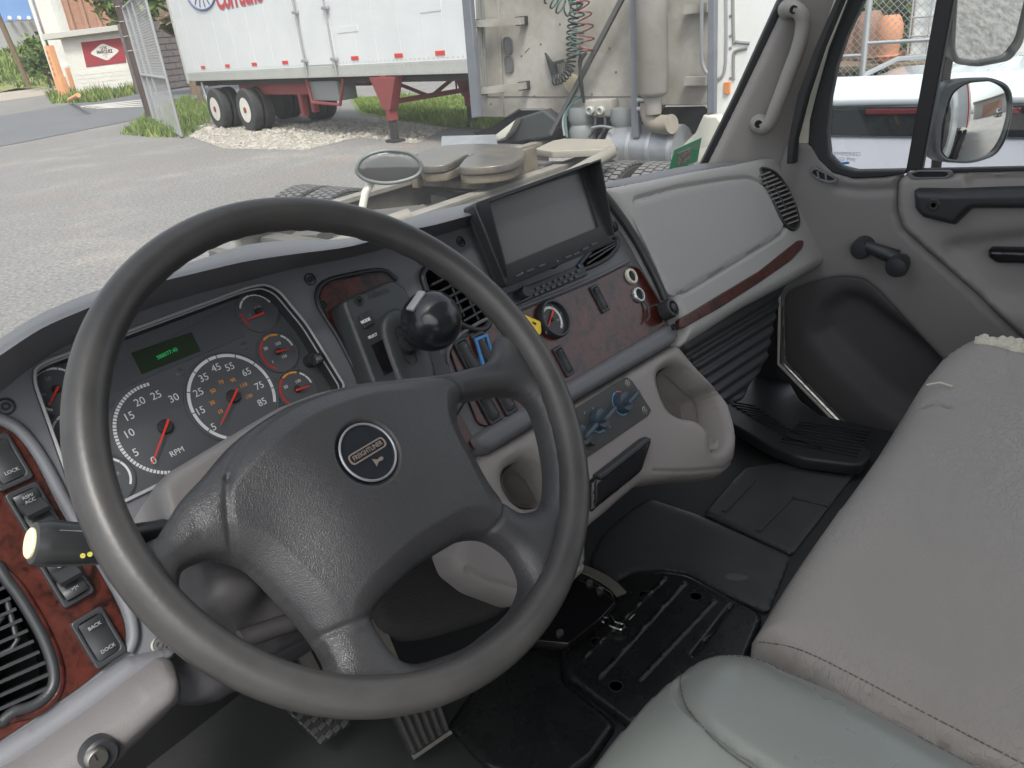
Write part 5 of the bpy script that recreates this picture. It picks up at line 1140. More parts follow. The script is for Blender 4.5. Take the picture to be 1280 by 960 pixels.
# grass
def grass(name, polys, n, hmin, hmax, mats, label, wd=.02):
    V, Fc, mi = [], [], []
    for poly in polys:
        gp = np.array([(p.x, p.y) for p in [G(*k, 0) for k in poly]]); mn_, mx_ = gp.min(0), gp.max(0); c_ = 0
        while c_ < n:
            P_ = mn_+rs.rand(4000, 2)*(mx_-mn_); P_ = P_[inside(P_, gp)]
            for p in P_[:n-c_]:
                h = rs.uniform(hmin, hmax)*(0.5+.5*math.sin(p[0]*2.1)*math.sin(p[1]*1.7)+.3); a_ = rs.rand()*6.28; w_ = wd*rs.uniform(.6, 1.4); l_ = rs.normal(0, h*.3, 2); o_ = len(V)
                h = max(h, .03)
                V += [(p[0]-math.cos(a_)*w_, p[1]-math.sin(a_)*w_, 0), (p[0]+math.cos(a_)*w_, p[1]+math.sin(a_)*w_, 0), (p[0]+l_[0], p[1]+l_[1], h)]; Fc.append([o_, o_+1, o_+2]); mi.append(rs.randint(len(mats)))
            c_ += max(1, len(P_))
    me = bpy.data.meshes.new(name); me.from_pydata(V, [], Fc)
    for m_ in mats: me.materials.append(m_)
    me.polygons.foreach_set('material_index', mi); o = bpy.data.objects.new(name, me); COL.objects.link(o); setp(o, label, 'grass', kind='stuff'); return o
g1 = mat('grass_green', (.16, .25, .055), .8); g2 = mat('grass_yellow', (.28, .30, .10), .8); g3 = mat('grass_dark', (.07, .12, .035), .8)
grass('gate_grass', [[(150, 168), (175, 150), (232, 122), (268, 128), (262, 156), (232, 172), (190, 172)]], 9000, .05, .28, [g1, g1, g2, g3], 'bright green grass growing round the foot of the mesh gate', .018)
grass('trailer_grass', [[(440, 122), (583, 122), (640, 150), (640, 165), (560, 158), (500, 150), (452, 140)], ], 14000, .05, .22, [g1, g1, g1, g2], 'bright green grass behind the red trailer legs', .02)
sheet('grass_ground', [(p.x, p.y) for p in [G(*k, 0) for k in ((436, 122), (583, 118), (650, 145), (650, 165), (560, 160), (500, 152), (448, 142))]], .008, mat('grass_floor', (.12, .18, .05), .9, var=(2, .8, (.2, .22, .08))))
grass('verge_grass', [[(60, 122), (100, 118), (180, 108), (182, 116), (120, 128), (66, 130)]], 5000, .2, .7, [g1, g2, g3], 'grass tufts at the foot of the white hut', .05)
# ================================================================ PLANTS
def leaves(c, rx, ry, rz, n, s_, rs_, holes=.35):
    V, Fc, mi = [], [], []; cl = []
    for _ in range(26):
        v_ = rs_.normal(size=3); v_ /= np.linalg.norm(v_); cl.append(v_*rs_.uniform(.35, 1)*np.array([rx, ry, rz]))
    for i in range(n):
        k = cl[rs_.randint(len(cl))]; p = np.array(c)+k+rs_.normal(size=3)*np.array([rx, ry, rz])*.17
        a_ = rs_.normal(size=3); a_ /= np.linalg.norm(a_); b_ = np.cross(a_, rs_.normal(size=3)); b_ /= np.linalg.norm(b_); w_ = s_*rs_.uniform(.5, 1.3); o_ = len(V)
        V += [tuple(p-b_*w_*.5), tuple(p+a_*w_), tuple(p+b_*w_*.5), tuple(p-a_*w_)]; Fc.append([o_, o_+1, o_+2, o_+3]); mi.append(int(rs_.rand()*3))
    return V, Fc, mi
lf = [mat('leaf_dark', (.045, .08, .025), .7), mat('leaf_mid', (.085, .15, .035), .7), mat('leaf_light', (.15, .22, .06), .7)]
bark = mat('bark', (.2, .15, .10), .9, bump=(20, 1, 'noise', .03), var=(6, .6, (.12, .09, .06)))
def plant(name, label, cat, base, h, rx, n, s_, seed, trunk=True, cz=None, lfm=None):
    rs_ = np.random.RandomState(seed); t_ = thing(name, label, cat, tuple(base)); b_ = Vector(base)
    rz = rx*.8 if cz is None else cz
    V, Fc, mi = leaves((b_.x, b_.y, b_.z+h-rz), rx, rx, rz, n, s_, rs_)
    me = bpy.data.meshes.new('crown'); me.from_pydata(V, [], Fc)
    for m_ in (lfm or lf): me.materials.append(m_)
    me.polygons.foreach_set('material_index', mi)
    o = bpy.data.objects.new('crown', me); COL.objects.link(o); adopt(o, t_)
    if trunk:
        top = b_+Vector((0, 0, h-rz)); ps = [(b_, .16*h/5), (b_.lerp(top, .5)+Vector((.1, .1, 0)), .11*h/5), (top, .05*h/5)]
        parts = [tubem([p for p, _ in ps], [r_ for _, r_ in ps], 9)]
        for k in range(5):
            a_ = k*1.3; e_ = top+Vector((math.cos(a_)*rx*.6, math.sin(a_)*rx*.6, rz*.4)); parts.append(tubem([b_.lerp(top, .55), e_], [.06*h/5, .02*h/5], 6))
        V, Fc = join(parts); obj('trunk', V, Fc, bark, t_)
    return t_
# vertical plane helper through two ground points
def vplane(a, b_):
    A_, B_ = G(*a, 0), G(*b_, 0); u = (B_-A_); return Pl(A_, u, (0, 0, 1))
# ================================================================ HUT AND FAR SIDE OF THE ROAD
ht_ = thing('white_hut', 'small whitewashed brick hut with a red painted sign across the road', 'hut', tuple(G(117, 121, 0)))
wash = mat('whitewash', (.72, .71, .66), .9, bump=(6, .6, 'noise', .04), var=(1.2, .5, (.58, .56, .50)))
HPl = vplane((98, 121), (177, 113))
def on(pl, pts, w=0): return [pl.uv(x, y, w) for x, y in pts]
a0 = HPl.uv(98, 121); a1 = HPl.uv(177, 113); hh = HPl.uv(98, 44)[1]; h2 = HPl.uv(158, 36)[1]
u0, u1 = 0, a1[0]
plate('wall', HPl, [(u0, 0), (u1, 0), (u1, h2), (u0, hh)], w=0, th=5, bev=.02, mat_=wash, parent=ht_, uv=True)
plate('roof', HPl, [(u0-.8, hh-.1), (u1+.4, h2-.05), (u1+.4, h2+.25), (u0-.8, hh+.25)], w=.6, th=6.4, bev=.02, mat_=mat('hut_roof', (.5, .49, .45), .9), parent=ht_, uv=True)
SG = [(101, 53), (153, 47), (158, 78), (108, 84)]
sg = plate('painted_sign', HPl, HPl.L(SG, .02), w=.03, th=.05, bev=.004, mat_=mat('sign_red', (.33, .035, .05), .8, var=(1.5, .6, (.24, .06, .06))), parent=ht_, uv=True)
c_ = HPl.uv(131, 65, .03); dw, dh = abs(HPl.uv(150, 63)[0]-HPl.uv(112, 67)[0])/2, abs(HPl.uv(130, 53)[1]-HPl.uv(133, 76)[1])/2
dia = rp([(c_[0]-dw, c_[1]), (c_[0], c_[1]-dh), (c_[0]+dw, c_[1]), (c_[0], c_[1]+dh)], dw*.22, 4)
plate('sign_diamond', HPl, dia, w=.04, th=.01, bev=0, mat_=wash, parent=sg, uv=True)
sgt = mat('sign_text', (.08, .03, .04), .8)
text('sign_lettering', 'LOS', HPl, (c_[0], c_[1]+dh*.42), dh*.42, 0, .042, sgt, sg, uv=True, bold=.01)
text('sign_lettering', 'MARQUEZ', HPl, (c_[0], c_[1]+dh*.02), dh*.50, 0, .042, sgt, sg, uv=True, bold=.015, sx=.8)
text('sign_lettering', 'cafeteria', HPl, (c_[0], c_[1]-dh*.3), dh*.22, 0, .042, sgt, sg, uv=True)
text('sign_lettering', '*', HPl, (c_[0], c_[1]-dh*.62), dh*.5, 0, .042, sgt, sg, uv=True)
for i in range(9):
    for j in range(2): pass
def bricks(pl, u0_, u1_, v0_, v1_, bw, bh, parent, m_, w=.012, skip=None):
    r_ = 0; v_ = v0_; first = None; k = 0
    while v_+bh <= v1_:
        u_ = u0_-(bw/2 if r_ % 2 else 0)
        while u_ < u1_:
            a_, b_ = max(u_, u0_), min(u_+bw*.96, u1_)
            if b_-a_ > bw*.3 and (skip is None or not skip(a_, b_, v_)):
                if first is None or abs((b_-a_)-bw*.96) > 1e-6 or True:
                    V, Fc = boxm(pl.P((a_+b_)/2, v_+bh*.45, w*.5+(k % 3)*.002), b_-a_, bh*.86, w, pl.u, pl.v)
                    yield V, Fc
                k += 1
            u_ += bw
        v_ += bh; r_ += 1
brs = list(bricks(HPl, u0+.1, u1-.1, .05, HPl.uv(118, 84)[1]-.1, .55, .24, None, wash))
V, Fc = join(brs); o = obj('brick_courses', V, Fc, wash, ht_, smooth=False); setp(o, kind='stuff')
# white gate column and its pipe
wc = thing('white_column', 'tall white painted gate column beside the hut', 'column', tuple(G(104, 120, 0)))
CPl = vplane((98, 119.5), (104, 119)); 
colpts = lambda w_: on(CPl, [(99, 121), (107, 121)], w_)
ctop = CPl.uv(80, 0)[1]+2; cb = CPl.uv(97, 120)[0]; cb2 = CPl.uv(108, 120)[0]
plate('column_shaft', CPl, [(cb-1.1, .0), (cb+.15, 0), (cb+.15, ctop), (cb-1.1, ctop)], w=0, th=.9, bev=.02, mat_=wash, parent=wc, uv=True)
plate('column_base', CPl, [(cb-.7, .0), (cb+.9, 0), (cb+.9, 1.9), (cb-.7, 1.9)], w=.25, th=1.2, bev=.03, mat_=wash, parent=wc, uv=True)
op = mat('orange_paint', (.80, .40, .19), .7, var=(2, .6, (.66, .33, .17)))
plate('orange_corner', CPl, [(cb-.1, .0), (cb+.5, 0), (cb+.45, 1.75), (cb-.05, 1.75)], w=.3, th=.1, bev=.02, mat_=op, parent=wc, uv=True)
tube('pipe', [CPl.P(cb-1.35, 0, .1), CPl.P(cb-1.35, ctop, .1)], .12, wash, wc)
orp = thing('orange_gate_post', 'notched orange gate post standing at the roadside', 'gate post', tuple(G(78, 125, 0)))
OPl = vplane((72, 125.5), (86, 124.6))
ou = OPl.uv(79, 124)[0]; oh = OPl.uv(60, 57)[1]
plate('post_shaft', OPl, [(ou-.36, 0), (ou+.34, 0), (ou+.34, oh*.42), (ou+.18, oh*.42), (ou+.15, oh), (ou-.24, oh), (ou-.24, oh*.42), (ou-.36, oh*.42)], w=0, th=.4, bev=.02, mat_=op, parent=orp, uv=True)
for i in range(5):
    plate('post_recess_shade', OPl, rect(.16, oh*.06, ou-.06, oh*(.48+i*.1)), w=.012, th=.02, bev=.004, mat_=mat('orange_shade', (.5, .22, .1), .8), parent=orp, uv=True)  # plates on the face, recess shade put into their darker orange
tube('fallen_bar', [G(86, 125, .2), G(98, 119, .8)], .09, op, orp)
# big blue and grey wall, brick-coloured building
bw_ = thing('warehouse', 'long warehouse wall painted blue above grey beyond the grassy bank', 'warehouse', (40, 135, 0))
BPl = Pl((40, 128, 0), (1, -.42, 0), (0, 0, 1))
bu0, bu1 = BPl.uv(-60, 40)[0], BPl.uv(56, 40)[0]; gsp = BPl.uv(20, 26)[1]
plate('grey_wall', BPl, [(bu0, 0), (bu1, 0), (bu1, gsp), (bu0, gsp)], w=0, th=20, bev=0, mat_=mat('grey_wall_paint', (.33, .34, .33), .9, var=(.2, .4, (.28, .29, .28))), parent=bw_, uv=True)
plate('blue_wall', BPl, [(bu0, gsp), (bu1, gsp), (bu1, gsp+14), (bu0, gsp+14)], w=.05, th=20, bev=0, mat_=mat('blue_wall_paint', (.17, .30, .55), .9, var=(.2, .4, (.2, .34, .6))), parent=bw_, uv=True)
plate('blue_door', BPl, BPl.L([(49, 26), (55, 28), (56, 38), (50, 36)], .1), w=.3, th=.3, bev=0, mat_=mat('door_blue', (.08, .2, .5), .6), parent=bw_, uv=True)
for i in range(3): tube('wall_lamp', [BPl.px(12+i*12, 24, .4), BPl.px(12+i*12, 22, 1.2)], .25, wash, bw_, n=8)
ob = thing('brick_building', 'plain terracotta coloured building next to the blue warehouse', 'building', (60, 110, 0))
u2, u3 = BPl.uv(51, 30)[0], BPl.uv(150, 10)[0]
plate('wall', BPl, [(u2, 0), (u3, 0), (u3, gsp+14), (u2, gsp+14)], w=1.5, th=16, bev=.05, mat_=mat('terracotta_wall', (.42, .24, .17), .9, bump=(2, .5, 'noise', .2), var=(.3, .5, (.36, .2, .14))), parent=ob, uv=True)
for i in range(6): plate('wall_pier', BPl, rect(.5, gsp+13, u2+2+i*(u3-u2)/6, (gsp+13)/2), w=1.9, th=.5, bev=.03, mat_=MT['terracotta_wall'], parent=ob, uv=True)
gb = thing('grey_house', 'grey house corner above the trees beside the pole', 'house', (50, 95, 0))
GP = Pl((46, 100, 0), (1, -.4, 0), (0, 0, 1))
plate('wall', GP, [(GP.uv(143, 10)[0], 0), (GP.uv(170, 10)[0], 0), (GP.uv(170, 10)[0], GP.uv(150, 0)[1]+5), (GP.uv(143, 10)[0], GP.uv(150, 0)[1]+5)], w=0, th=8, bev=.05, mat_=mat('grey_house_paint', (.26, .27, .29), .9), parent=gb, uv=True)
# grassy bank
rows = []
for i in range(9):
    t_ = i/8; row = []
    for j in range(30):
        x = -20+j*3.2; y = 96-x*.12; z = (1-(1-t_)**2)*(3.6+.6*math.sin(x*.3)+.4*math.sin(x*.9+1)); row.append((x+.3*math.sin(j*3+i), y+t_*22+.5*math.sin(j*1.7+i*2), z+.25*math.sin(j*2.3+i)))
    rows.append(row)
bkm = mat('bank_grass', (.16, .19, .07), .95, bump=(1.5, 1, 'noise', .4), var=(.35, .9, (.26, .25, .12)))
hl = loft('grassy_bank', rows, bkm, None); setp(hl, kind='structure')
V, Fc, mi = [], [], []
for _ in range(16000):
    i, j = rs.rand()*7.9, rs.rand()*28.9; r_ = rows[int(i)][int(j)]; r2 = rows[int(i)+1][int(j)+1]; f = rs.rand(2); p = (r_[0]+(r2[0]-r_[0])*f[0], r_[1]+(r2[1]-r_[1])*f[1], r_[2]+(r2[2]-r_[2])*f[1]); h = rs.uniform(.2, .9); a_ = rs.rand()*6.28; o_ = len(V); w_ = .14
    V += [(p[0]-math.cos(a_)*w_, p[1]-math.sin(a_)*w_, p[2]), (p[0]+math.cos(a_)*w_, p[1]+math.sin(a_)*w_, p[2]), (p[0]+rs.normal()*.2, p[1], p[2]+h)]; Fc.append([o_, o_+1, o_+2]); mi.append(rs.randint(3))
me = bpy.data.meshes.new('bank_weeds'); me.from_pydata(V, [], Fc)
for m_ in (g1, g2, g3): me.materials.append(m_)
me.polygons.foreach_set('material_index', mi); o = bpy.data.objects.new('bank_weeds', me); COL.objects.link(o); setp(o, 'tall dry and green weeds covering the bank', 'weeds', kind='stuff')
def bat(px, y_, z=0): p = G(px[0], px[1], z); return p
plant('roadside_bush', 'dark green bush left of the orange gate post', 'bush', G(64, 110, 0), 4.4, 2.0, 1300, .3, 1, cz=2.0)
plant('roadside_bush', 'taller light green bush between the orange post and the white column', 'bush', G(88, 112, 0), 4.8, 2.0, 1500, .3, 2, cz=2.1)
plant('tree', 'broad yellow-green tree crown rising behind the hut roof', 'tree', (38.5, 72, 0), 11.2, 4.6, 4500, .4, 3, lfm=[lf[1], lf[2], g2])
plant('tree', 'smaller bright tree crown behind the hut beside the dark pole', 'tree', (34.5, 58, 0), 8.0, 2.2, 1800, .3, 4, lfm=[lf[1], lf[2], lf[1]])
plant('tree', 'dense green tree between the dark pole and the trailer', 'tree', (22.5, 38, 0), 8.4, 3.1, 6500, .22, 5)
plant('creeper', 'small green climber hanging on the dark pole', 'climber', (18.3, 34.5, 0), 4.3, .7, 500, .16, 6, trunk=False)
tube('thin_pole', [G(122, 75, 0), G(122, 75, 0)+Vector((0, 0, 14))], .1, wash)
o = COL.objects[-1]; setp(o, 'thin white pole rising behind the hut roof', 'pole')
lp = thing('wooden_pole', 'leaning wooden utility pole in front of the blue warehouse', 'utility pole', tuple(G(33, 108, 0)))
pb = G(35, 104, 0); tube('pole_shaft', [Vector((pb.x*.62, pb.y*.62, .5)), Vector((pb.x*.62-1.2, pb.y*.62, 13))], .22, bark, lp)
dp = thing('dark_pole', 'thick dark post holding barbed wire at the gateway', 'post', tuple(G(190, 148, 0)))
q = G(190, 148, 0); tube('post_shaft', [q, q+Vector((-.05, 0, 6))], .17, mat('dark_post', (.075, .055, .05), .85, var=(3, .6, (.11, .08, .07))), dp, n=14)
for i in range(6):
    z = 2.2+i*.45; V, Fc = tubem([q+Vector((-.25, -.1, z)), q+Vector((.2, -.22, z+.02))], .012, 5); obj('wire_tie', V, Fc, steel, dp)
bwall = thing('dark_yard_wall', 'dark brick yard wall seen through the mesh gate', 'wall', tuple(G(200, 112, 0)))
YP = vplane((176, 118), (245, 108)); yh = YP.uv(205, 26)[1]
plate('wall_body', YP, [(YP.uv(176, 118)[0], 0), (YP.uv(250, 107)[0], 0), (YP.uv(250, 107)[0], yh), (YP.uv(176, 118)[0], yh)], w=0, th=.4, bev=.01, mat_=mat('old_brick', (.15, .13, .125), .95, var=(.8, .6, (.22, .19, .18))), parent=bwall, uv=True)
brs = list(bricks(YP, YP.uv(178, 118)[0], YP.uv(246, 108)[0], .1, yh-.1, .8, .35, None, None, w=.05))
V, Fc = join(brs); o = obj('brick_courses', V, Fc, MT['old_brick'], bwall, smooth=False); setp(o, kind='stuff')
plant('dead_palm', 'bare pale tree trunk with dry fronds beside the trailer', 'tree', (17.4, 29.2, 0), 3.6, .55, 160, .5, 9, lfm=[bark, lf[1], bark])
# gate leaf
gt = thing('mesh_gate', 'open chain-link gate leaf on galvanised tubes at the yard entrance', 'gate', tuple(G(228, 173, 0)))
GA = G(192, 150, 0); GB = G(228, 173, 0); GPl = Pl(GA, GB-GA, (0, 0, 1)); GL = (GB-GA).length
galv = mat('galvanised', (.46, .47, .48), .4, .6)
gtop = GPl.uv(205, 28)[1]; 
def gp3(u_, v_): return GPl.P(u_, v_)
topL, topR = GPl.uv(168, 29), GPl.uv(203, 27)
H_ = 3.45
fr_ = [((0, .05), (0, H_)), ((GL, .05), (GL, H_+1.0)), ((0, H_), (GL, H_)), ((0, .06), (GL, .06)), ((0, 1.45), (GL, 1.45)), ((GL*.5, .06), (GL*.5, H_)), ((GL*.26, .06), (GL*.26, H_)*1)]
for a_, b_ in fr_: tube('gate_tube', [gp3(*a_), gp3(*b_)], .035, galv, gt, n=8)
parts = []
sp_ = .13; n_w = int((GL+H_)/sp_)
for i in range(n_w):
    s_ = i*sp_
    a_ = (max(0, s_-H_), min(H_, s_)); b_ = (min(GL, s_), max(0, s_-GL)); parts.append(beam(gp3(*a_), gp3(*b_), .0035))
    a_ = (max(0, s_-H_), H_-min(H_, s_)); b_ = (min(GL, s_), H_-max(0, s_-GL)); parts.append(beam(gp3(*a_), gp3(*b_), .0035))
V, Fc = join(parts); o = obj('chain_link_mesh', V, Fc, galv, gt, smooth=False)
for k in range(4): tube('barbed_wire', [gp3(0, H_+.2+k*.22), gp3(GL, H_+.2+k*.22)], .008, galv, gt, n=5)
# ================================================================ WHITE TRAILER
tl = thing('white_box_trailer', 'long white box trailer with white wheels and red landing legs parked across the yard', 'trailer', tuple(G(315, 165, 0)))
az = math.radians(10); 
T0 = G(492, 178, 0); TP = Pl((T0.x, T0.y, 0), (-math.sin(az), -math.cos(az), 0), (0, 0, 1))   # u runs toward the front, seen from the yard
if TP.n.dot(Vector((-1, 0, 0))) < 0: TP = Pl(TP.o, TP.u*-1, TP.v)
tw_ = mat('trailer_white', (.72, .74, .745), .4, var=(.9, .6, (.62, .65, .655)), bump=(1.2, .15, 'noise', .02))
rail = mat('trailer_rail', (.56, .57, .54), .4, .3, var=(2, .5, (.45, .45, .42)))
uR = TP.uv(235, 98)[0]; uF = TP.uv(590, 97)[0]
zb = 1.24; back = 2.55; zt = 4.05
LU = lambda a_: a_
lo_, hi_ = min(uR, uF), max(uR, uF)
sR = -1 if uR < uF else 1
plate('side_wall', TP, [(lo_, zb+.22), (hi_+1.0, zb+.22), (hi_+1.0, zt), (lo_, zt)] if uR < uF else [(lo_-1, zb+.22), (hi_, zb+.22), (hi_, zt), (lo_-1, zt)], w=0, th=back, bev=.01, mat_=tw_, parent=tl, uv=True)
plate('lower_rail', TP, [(lo_, zb), (hi_+(1 if uR < uF else 0), zb), (hi_+(1 if uR < uF else 0), zb+.23), (lo_, zb+.23)], w=.015, th=back+.03, bev=.01, mat_=rail, parent=tl, uv=True)
for x in (232,): 
    a_ = TP.uv(236, 100); V, Fc = boxm(TP.P(a_[0], (zb+zt)/2, .01), .09, zt-zb+.1, .09, TP.u, TP.v); obj('corner_post', V, Fc, rail, tl)
refl = mat('red_reflector', (.62, .06, .05), .35)
rx0 = None
for k in (253, 284, 318, 357, 400, 445, 500, 552, 625):
    c_ = TP.uv(k, 79.5)[0]; plate('red_reflector', TP, rect(.27, .075, c_, zb+.34), w=.012, th=.012, bev=.003, mat_=refl, parent=tl, uv=True)
# side door with lock rods
for a_, b_ in ((370, 387), (411, 424)):
    u_ = (TP.uv(b_, 96)[0]); tube('door_rod', [TP.P(u_, zb+.05, .05), TP.P(u_, zt-.1, .05)], .022, galv, tl, n=8)
    for z in (zb+.35, zb+1.3): box('rod_bracket', TP.P(u_, z, .05), .22, .06, .06, galv, tl, .01, TP.u, TP.v)
ud0, ud1 = TP.uv(389, 96)[0], TP.uv(424, 96)[0]
plate('side_door', TP, [(min(ud0, ud1), zb+.25), (max(ud0, ud1), zb+.25), (max(ud0, ud1), zt-.2), (min(ud0, ud1), zt-.2)], w=.02, th=.03, bev=.004, mat_=tw_, parent=tl, uv=True)
for x in (245, 262, 280, 300, 322, 345, 450, 475, 505, 535, 560):
    u_ = TP.uv(x, 90)[0]; V, Fc = boxm(TP.P(u_, (zb+.24+zt)/2, .001), .02, zt-zb-.3, .004, TP.u, TP.v); obj('panel_seam', V, Fc, tw_, tl)
for k in ((421, 34, 448, 39), (523, 0, 552, 13)):
    a_, b_ = TP.uv(k[0], k[1]), TP.uv(k[2], k[3]); q4 = [(a_[0], b_[1]), (b_[0], b_[1]), (b_[0], a_[1]), (a_[0], a_[1])]
    q4 = [(min(a_[0], b_[0]), min(a_[1], b_[1])), (max(a_[0], b_[0]), min(a_[1], b_[1])), (max(a_[0], b_[0]), max(a_[1], b_[1])), (min(a_[0], b_[0]), max(a_[1], b_[1]))]
    plate('riveted_patch', TP, q4, w=.008, th=.01, bev=.002, mat_=tw_, parent=tl, uv=True)
parts = []
for z in (zb+.05, zb+.19, zb+.27):
    k = 0
    while lo_+.1+k*.14 < hi_+.9: parts.append(boxm(TP.P(lo_+.1+k*.14, z, .018 if z < zb+.22 else .002), .022, .022, .012, TP.u, TP.v)); k += 1
V, Fc = join(parts); setp(obj('rivet_rows', V, Fc, rail, tl, smooth=False), kind='stuff')
# painted lettering, cut by the picture's upper edge
def px_size(pl, a_, b_): return (pl.px(*a_)-pl.px(*b_)).length
us = 1 if TP.n.dot(CAM-TP.o) > 0 else -1
lc = TP.uv(299, 3)
text('company_lettering', 'Corrucho', TP, (lc[0], lc[1]+.13), .62, 0, .006, mat('lettering_red', (.55, .05, .06), .5), tl, uv=True, bold=.02, sx=1.02)
text('lettering_outline', 'Corrucho', TP, (lc[0]+.01, lc[1]+.12), .62, 0, .004, mat('lettering_grey', (.28, .28, .32), .5), tl, uv=True, bold=.04, sx=1.02, ext=.0001)
ec = TP.uv(250, -14)
tube('emblem_ring', [TP.P(ec[0]+.95*math.cos(a_), ec[1]+.48*math.sin(a_)+.0, .003) for a_ in [2*math.pi*i/40 for i in range(40)]], .03, mat('emblem_blue', (.12, .15, .28), .5), tl, n=6, closed=True)
for a_ in (-2.3, -1.9, -1.5, -1.1):
    V, Fc = beam(TP.P(ec[0], ec[1]+.1, .004), TP.P(ec[0]+.8*math.cos(a_), ec[1]+.42*math.sin(a_), .004), .05, .01, up=TP.n); obj('emblem_stroke', V, Fc, MT['emblem_blue'], tl)
# wheels
tyre = mat('tyre_rubber', (.035, .036, .038), .85, bump=(30, .5, 'noise', .01), var=(4, .6, (.06, .06, .058)))
wh = mat('white_wheel', (.72, .70, .64), .5, var=(5, .5, (.55, .52, .45)))
redm = mat('chassis_red', (.26, .055, .055), .6, var=(4, .5, (.18, .05, .045)))
def wheel(name, c, ax, r_, wd, parent, rimc, hubc=None, dual=True):
    c = Vector(c); ax = Vector(ax).normalized()
    for k in range(2 if dual else 1):
        o_ = c-ax*(k*(wd+.04)+wd/2)
        V, Fc = lathem(o_, ax, [(r_*.57, -wd/2+.01), (r_*.8, -wd/2), (r_*.95, -wd/2+.01), (r_, -wd/2+.05), (r_, wd/2-.05), (r_*.95, wd/2-.01), (r_*.8, wd/2), (r_*.57, wd/2-.01)], 36)
        ty = obj('tyre', V, Fc, tyre, parent, sharp=30)
    V, Fc = lathem(c-ax*wd/2, ax, [(r_*.58, wd/2), (r_*.55, wd/2-.005), (r_*.52, wd*.1), (r_*.40, -.02), (r_*.22, 0), (r_*.20, .06), (.0001, .07)], 30); ho_ = obj('wheel_rim', V, Fc, rimc, parent, sharp=30)
    V, Fc = lathem(c-ax*wd/2, ax, [(r_*.14, .05), (r_*.14, .15), (.0001, .16)], 18); obj('hub', V, Fc, hubc or redm, ho_)
for k in ((315, 165), (277, 161)):
    p = TP.uv(k[0], k[1]); q = TP.P(p[0], .52, .05); wheel('wheel', q, TP.n, .52, .27, tl, wh)
    wheel('wheel', q-TP.n*2.4, -TP.n, .52, .27, tl, wh)
# far-side dolly wheels seen under the trailer
p = TP.uv(420, 140)
for dx in (0, .0): pass

def bx(nm, ua, ub, za, zb_, wa, wb, m_):
    c_ = TP.P((ua+ub)/2, (za+zb_)/2, (wa+wb)/2); return box(nm, c_, abs(ub-ua), abs(zb_-za), abs(wb-wa), m_, tl, .01, TP.u, TP.v)
U = lambda x, y=120: TP.uv(x, y)[0]
bx('sliding_frame', U(285), U(370), .85, 1.22, -.35, -.5, redm); bx('sliding_frame', U(285), U(370), .85, 1.22, -2.0, -2.15, redm)
bx('frame_post', U(352), U(356), .35, 1.22, -.4, -.55, redm); bx('frame_post', U(366), U(369), .45, 1.22, -.4, -.55, redm)
bx('air_tank', U(380), U(416), .75, 1.15, -.15, -.6, mat('tank_grey', (.22, .24, .24), .5))
tube('tank_bracket', [TP.P(U(382), 1.2, -.1), TP.P(U(384), .72, -.1), TP.P(U(418), .68, -.1), TP.P(U(428), 1.2, -.1)], .035, redm, tl, n=8)
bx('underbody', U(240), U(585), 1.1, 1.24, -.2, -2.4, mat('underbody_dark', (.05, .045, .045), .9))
V, Fc = join([beam(TP.P(U(262), 1.1, -.02), TP.P(U(262), 1.1, -.5), .03, .03), beam(TP.P(U(262), .85, -.25), TP.P(U(262), .15, -.3), .55, .02, up=TP.u)]); obj('mud_flap', V, Fc, redm, tl)
tube('rear_guard', [TP.P(U(247, 100), 1.2, -.1), TP.P(U(249, 100), .6, -.1)], .04, galv, tl); tube('rear_guard', [TP.P(U(249, 100), .6, -.1), TP.P(U(249, 100), .6, -2.4)], .05, galv, tl)
# landing gear
for ww_ in (-.05, -2.05):
    uc = TP.uv(492, 178)[0]
    V, Fc = join([beam(TP.P(uc, 1.24, ww_), TP.P(uc, .42, ww_), .17), ])
    lg = obj('landing_leg', V, Fc, redm, tl)
    plate('leg_gusset', TP, [(uc-.45, 1.22), (uc+.45, 1.22), (uc+.12, .62), (uc-.12, .62)], w=ww_+.1, th=.2, bev=.01, mat_=redm, parent=tl, uv=True)
    V, Fc = join([beam(TP.P(uc, .45, ww_), TP.P(uc, .04, ww_), .13), boxm(TP.P(uc, .03, ww_), .32, .05, .26, TP.u, TP.v)]); obj('leg_foot', V, Fc, mat('leg_black', (.04, .04, .042), .7), tl)
V, Fc = join([beam(TP.P(uc, .75, -.1), TP.P(uc, .75, -2.0), .09), beam(TP.P(uc, 1.15, -.1), TP.P(uc, .75, -1.0), .06), beam(TP.P(uc, .75, -1.1), TP.P(uc, 1.15, -2.0), .06)]); obj('leg_brace', V, Fc, redm, tl)
tube('crank_handle', [TP.P(uc-.35, 1.1, -2.0), TP.P(uc-.35, .7, -2.0), TP.P(uc-.5, .7, -2.0)], .02, redm, tl)
# ================================================================ NEIGHBOURING TRACTOR
nb = thing('neighbour_tractor', 'dirty grey-white truck tractor parked alongside, seen from behind with its bare chassis', 'truck tractor', (5.75, 3.85, 0))
dirty = mat('dirty_white', (.43, .415, .375), .6, bump=(5, .3, 'noise', .01), var=(2.2, 1, (.24, .22, .185)))
slate = mat('slate_fairing', (.15, .165, .19), .5, var=(6, .4, (.2, .21, .23)))
def n_(pts, w=0): return NW.L(pts, w)
wb = NW.uv(600, 144)[1]
plate('sleeper_wall', NW, n_([(590, -80), (890, -80), (890, 128), (878, 132), (828, 132), (820, 143), (795, 146), (694, 146), (680, 137), (648, 137), (632, 147), (600, 146)]), w=0, th=.08, bev=.01, mat_=dirty, parent=nb, uv=True)
bx3 = n_([(590, -80), (880, -80), (880, 100), (600, 110)], -.1)
plate('sleeper_body', NW, bx3, w=-.081, th=1.0, bev=.05, mat_=mat('sleeper_side', (.62, .62, .58), .45), parent=nb, uv=True)
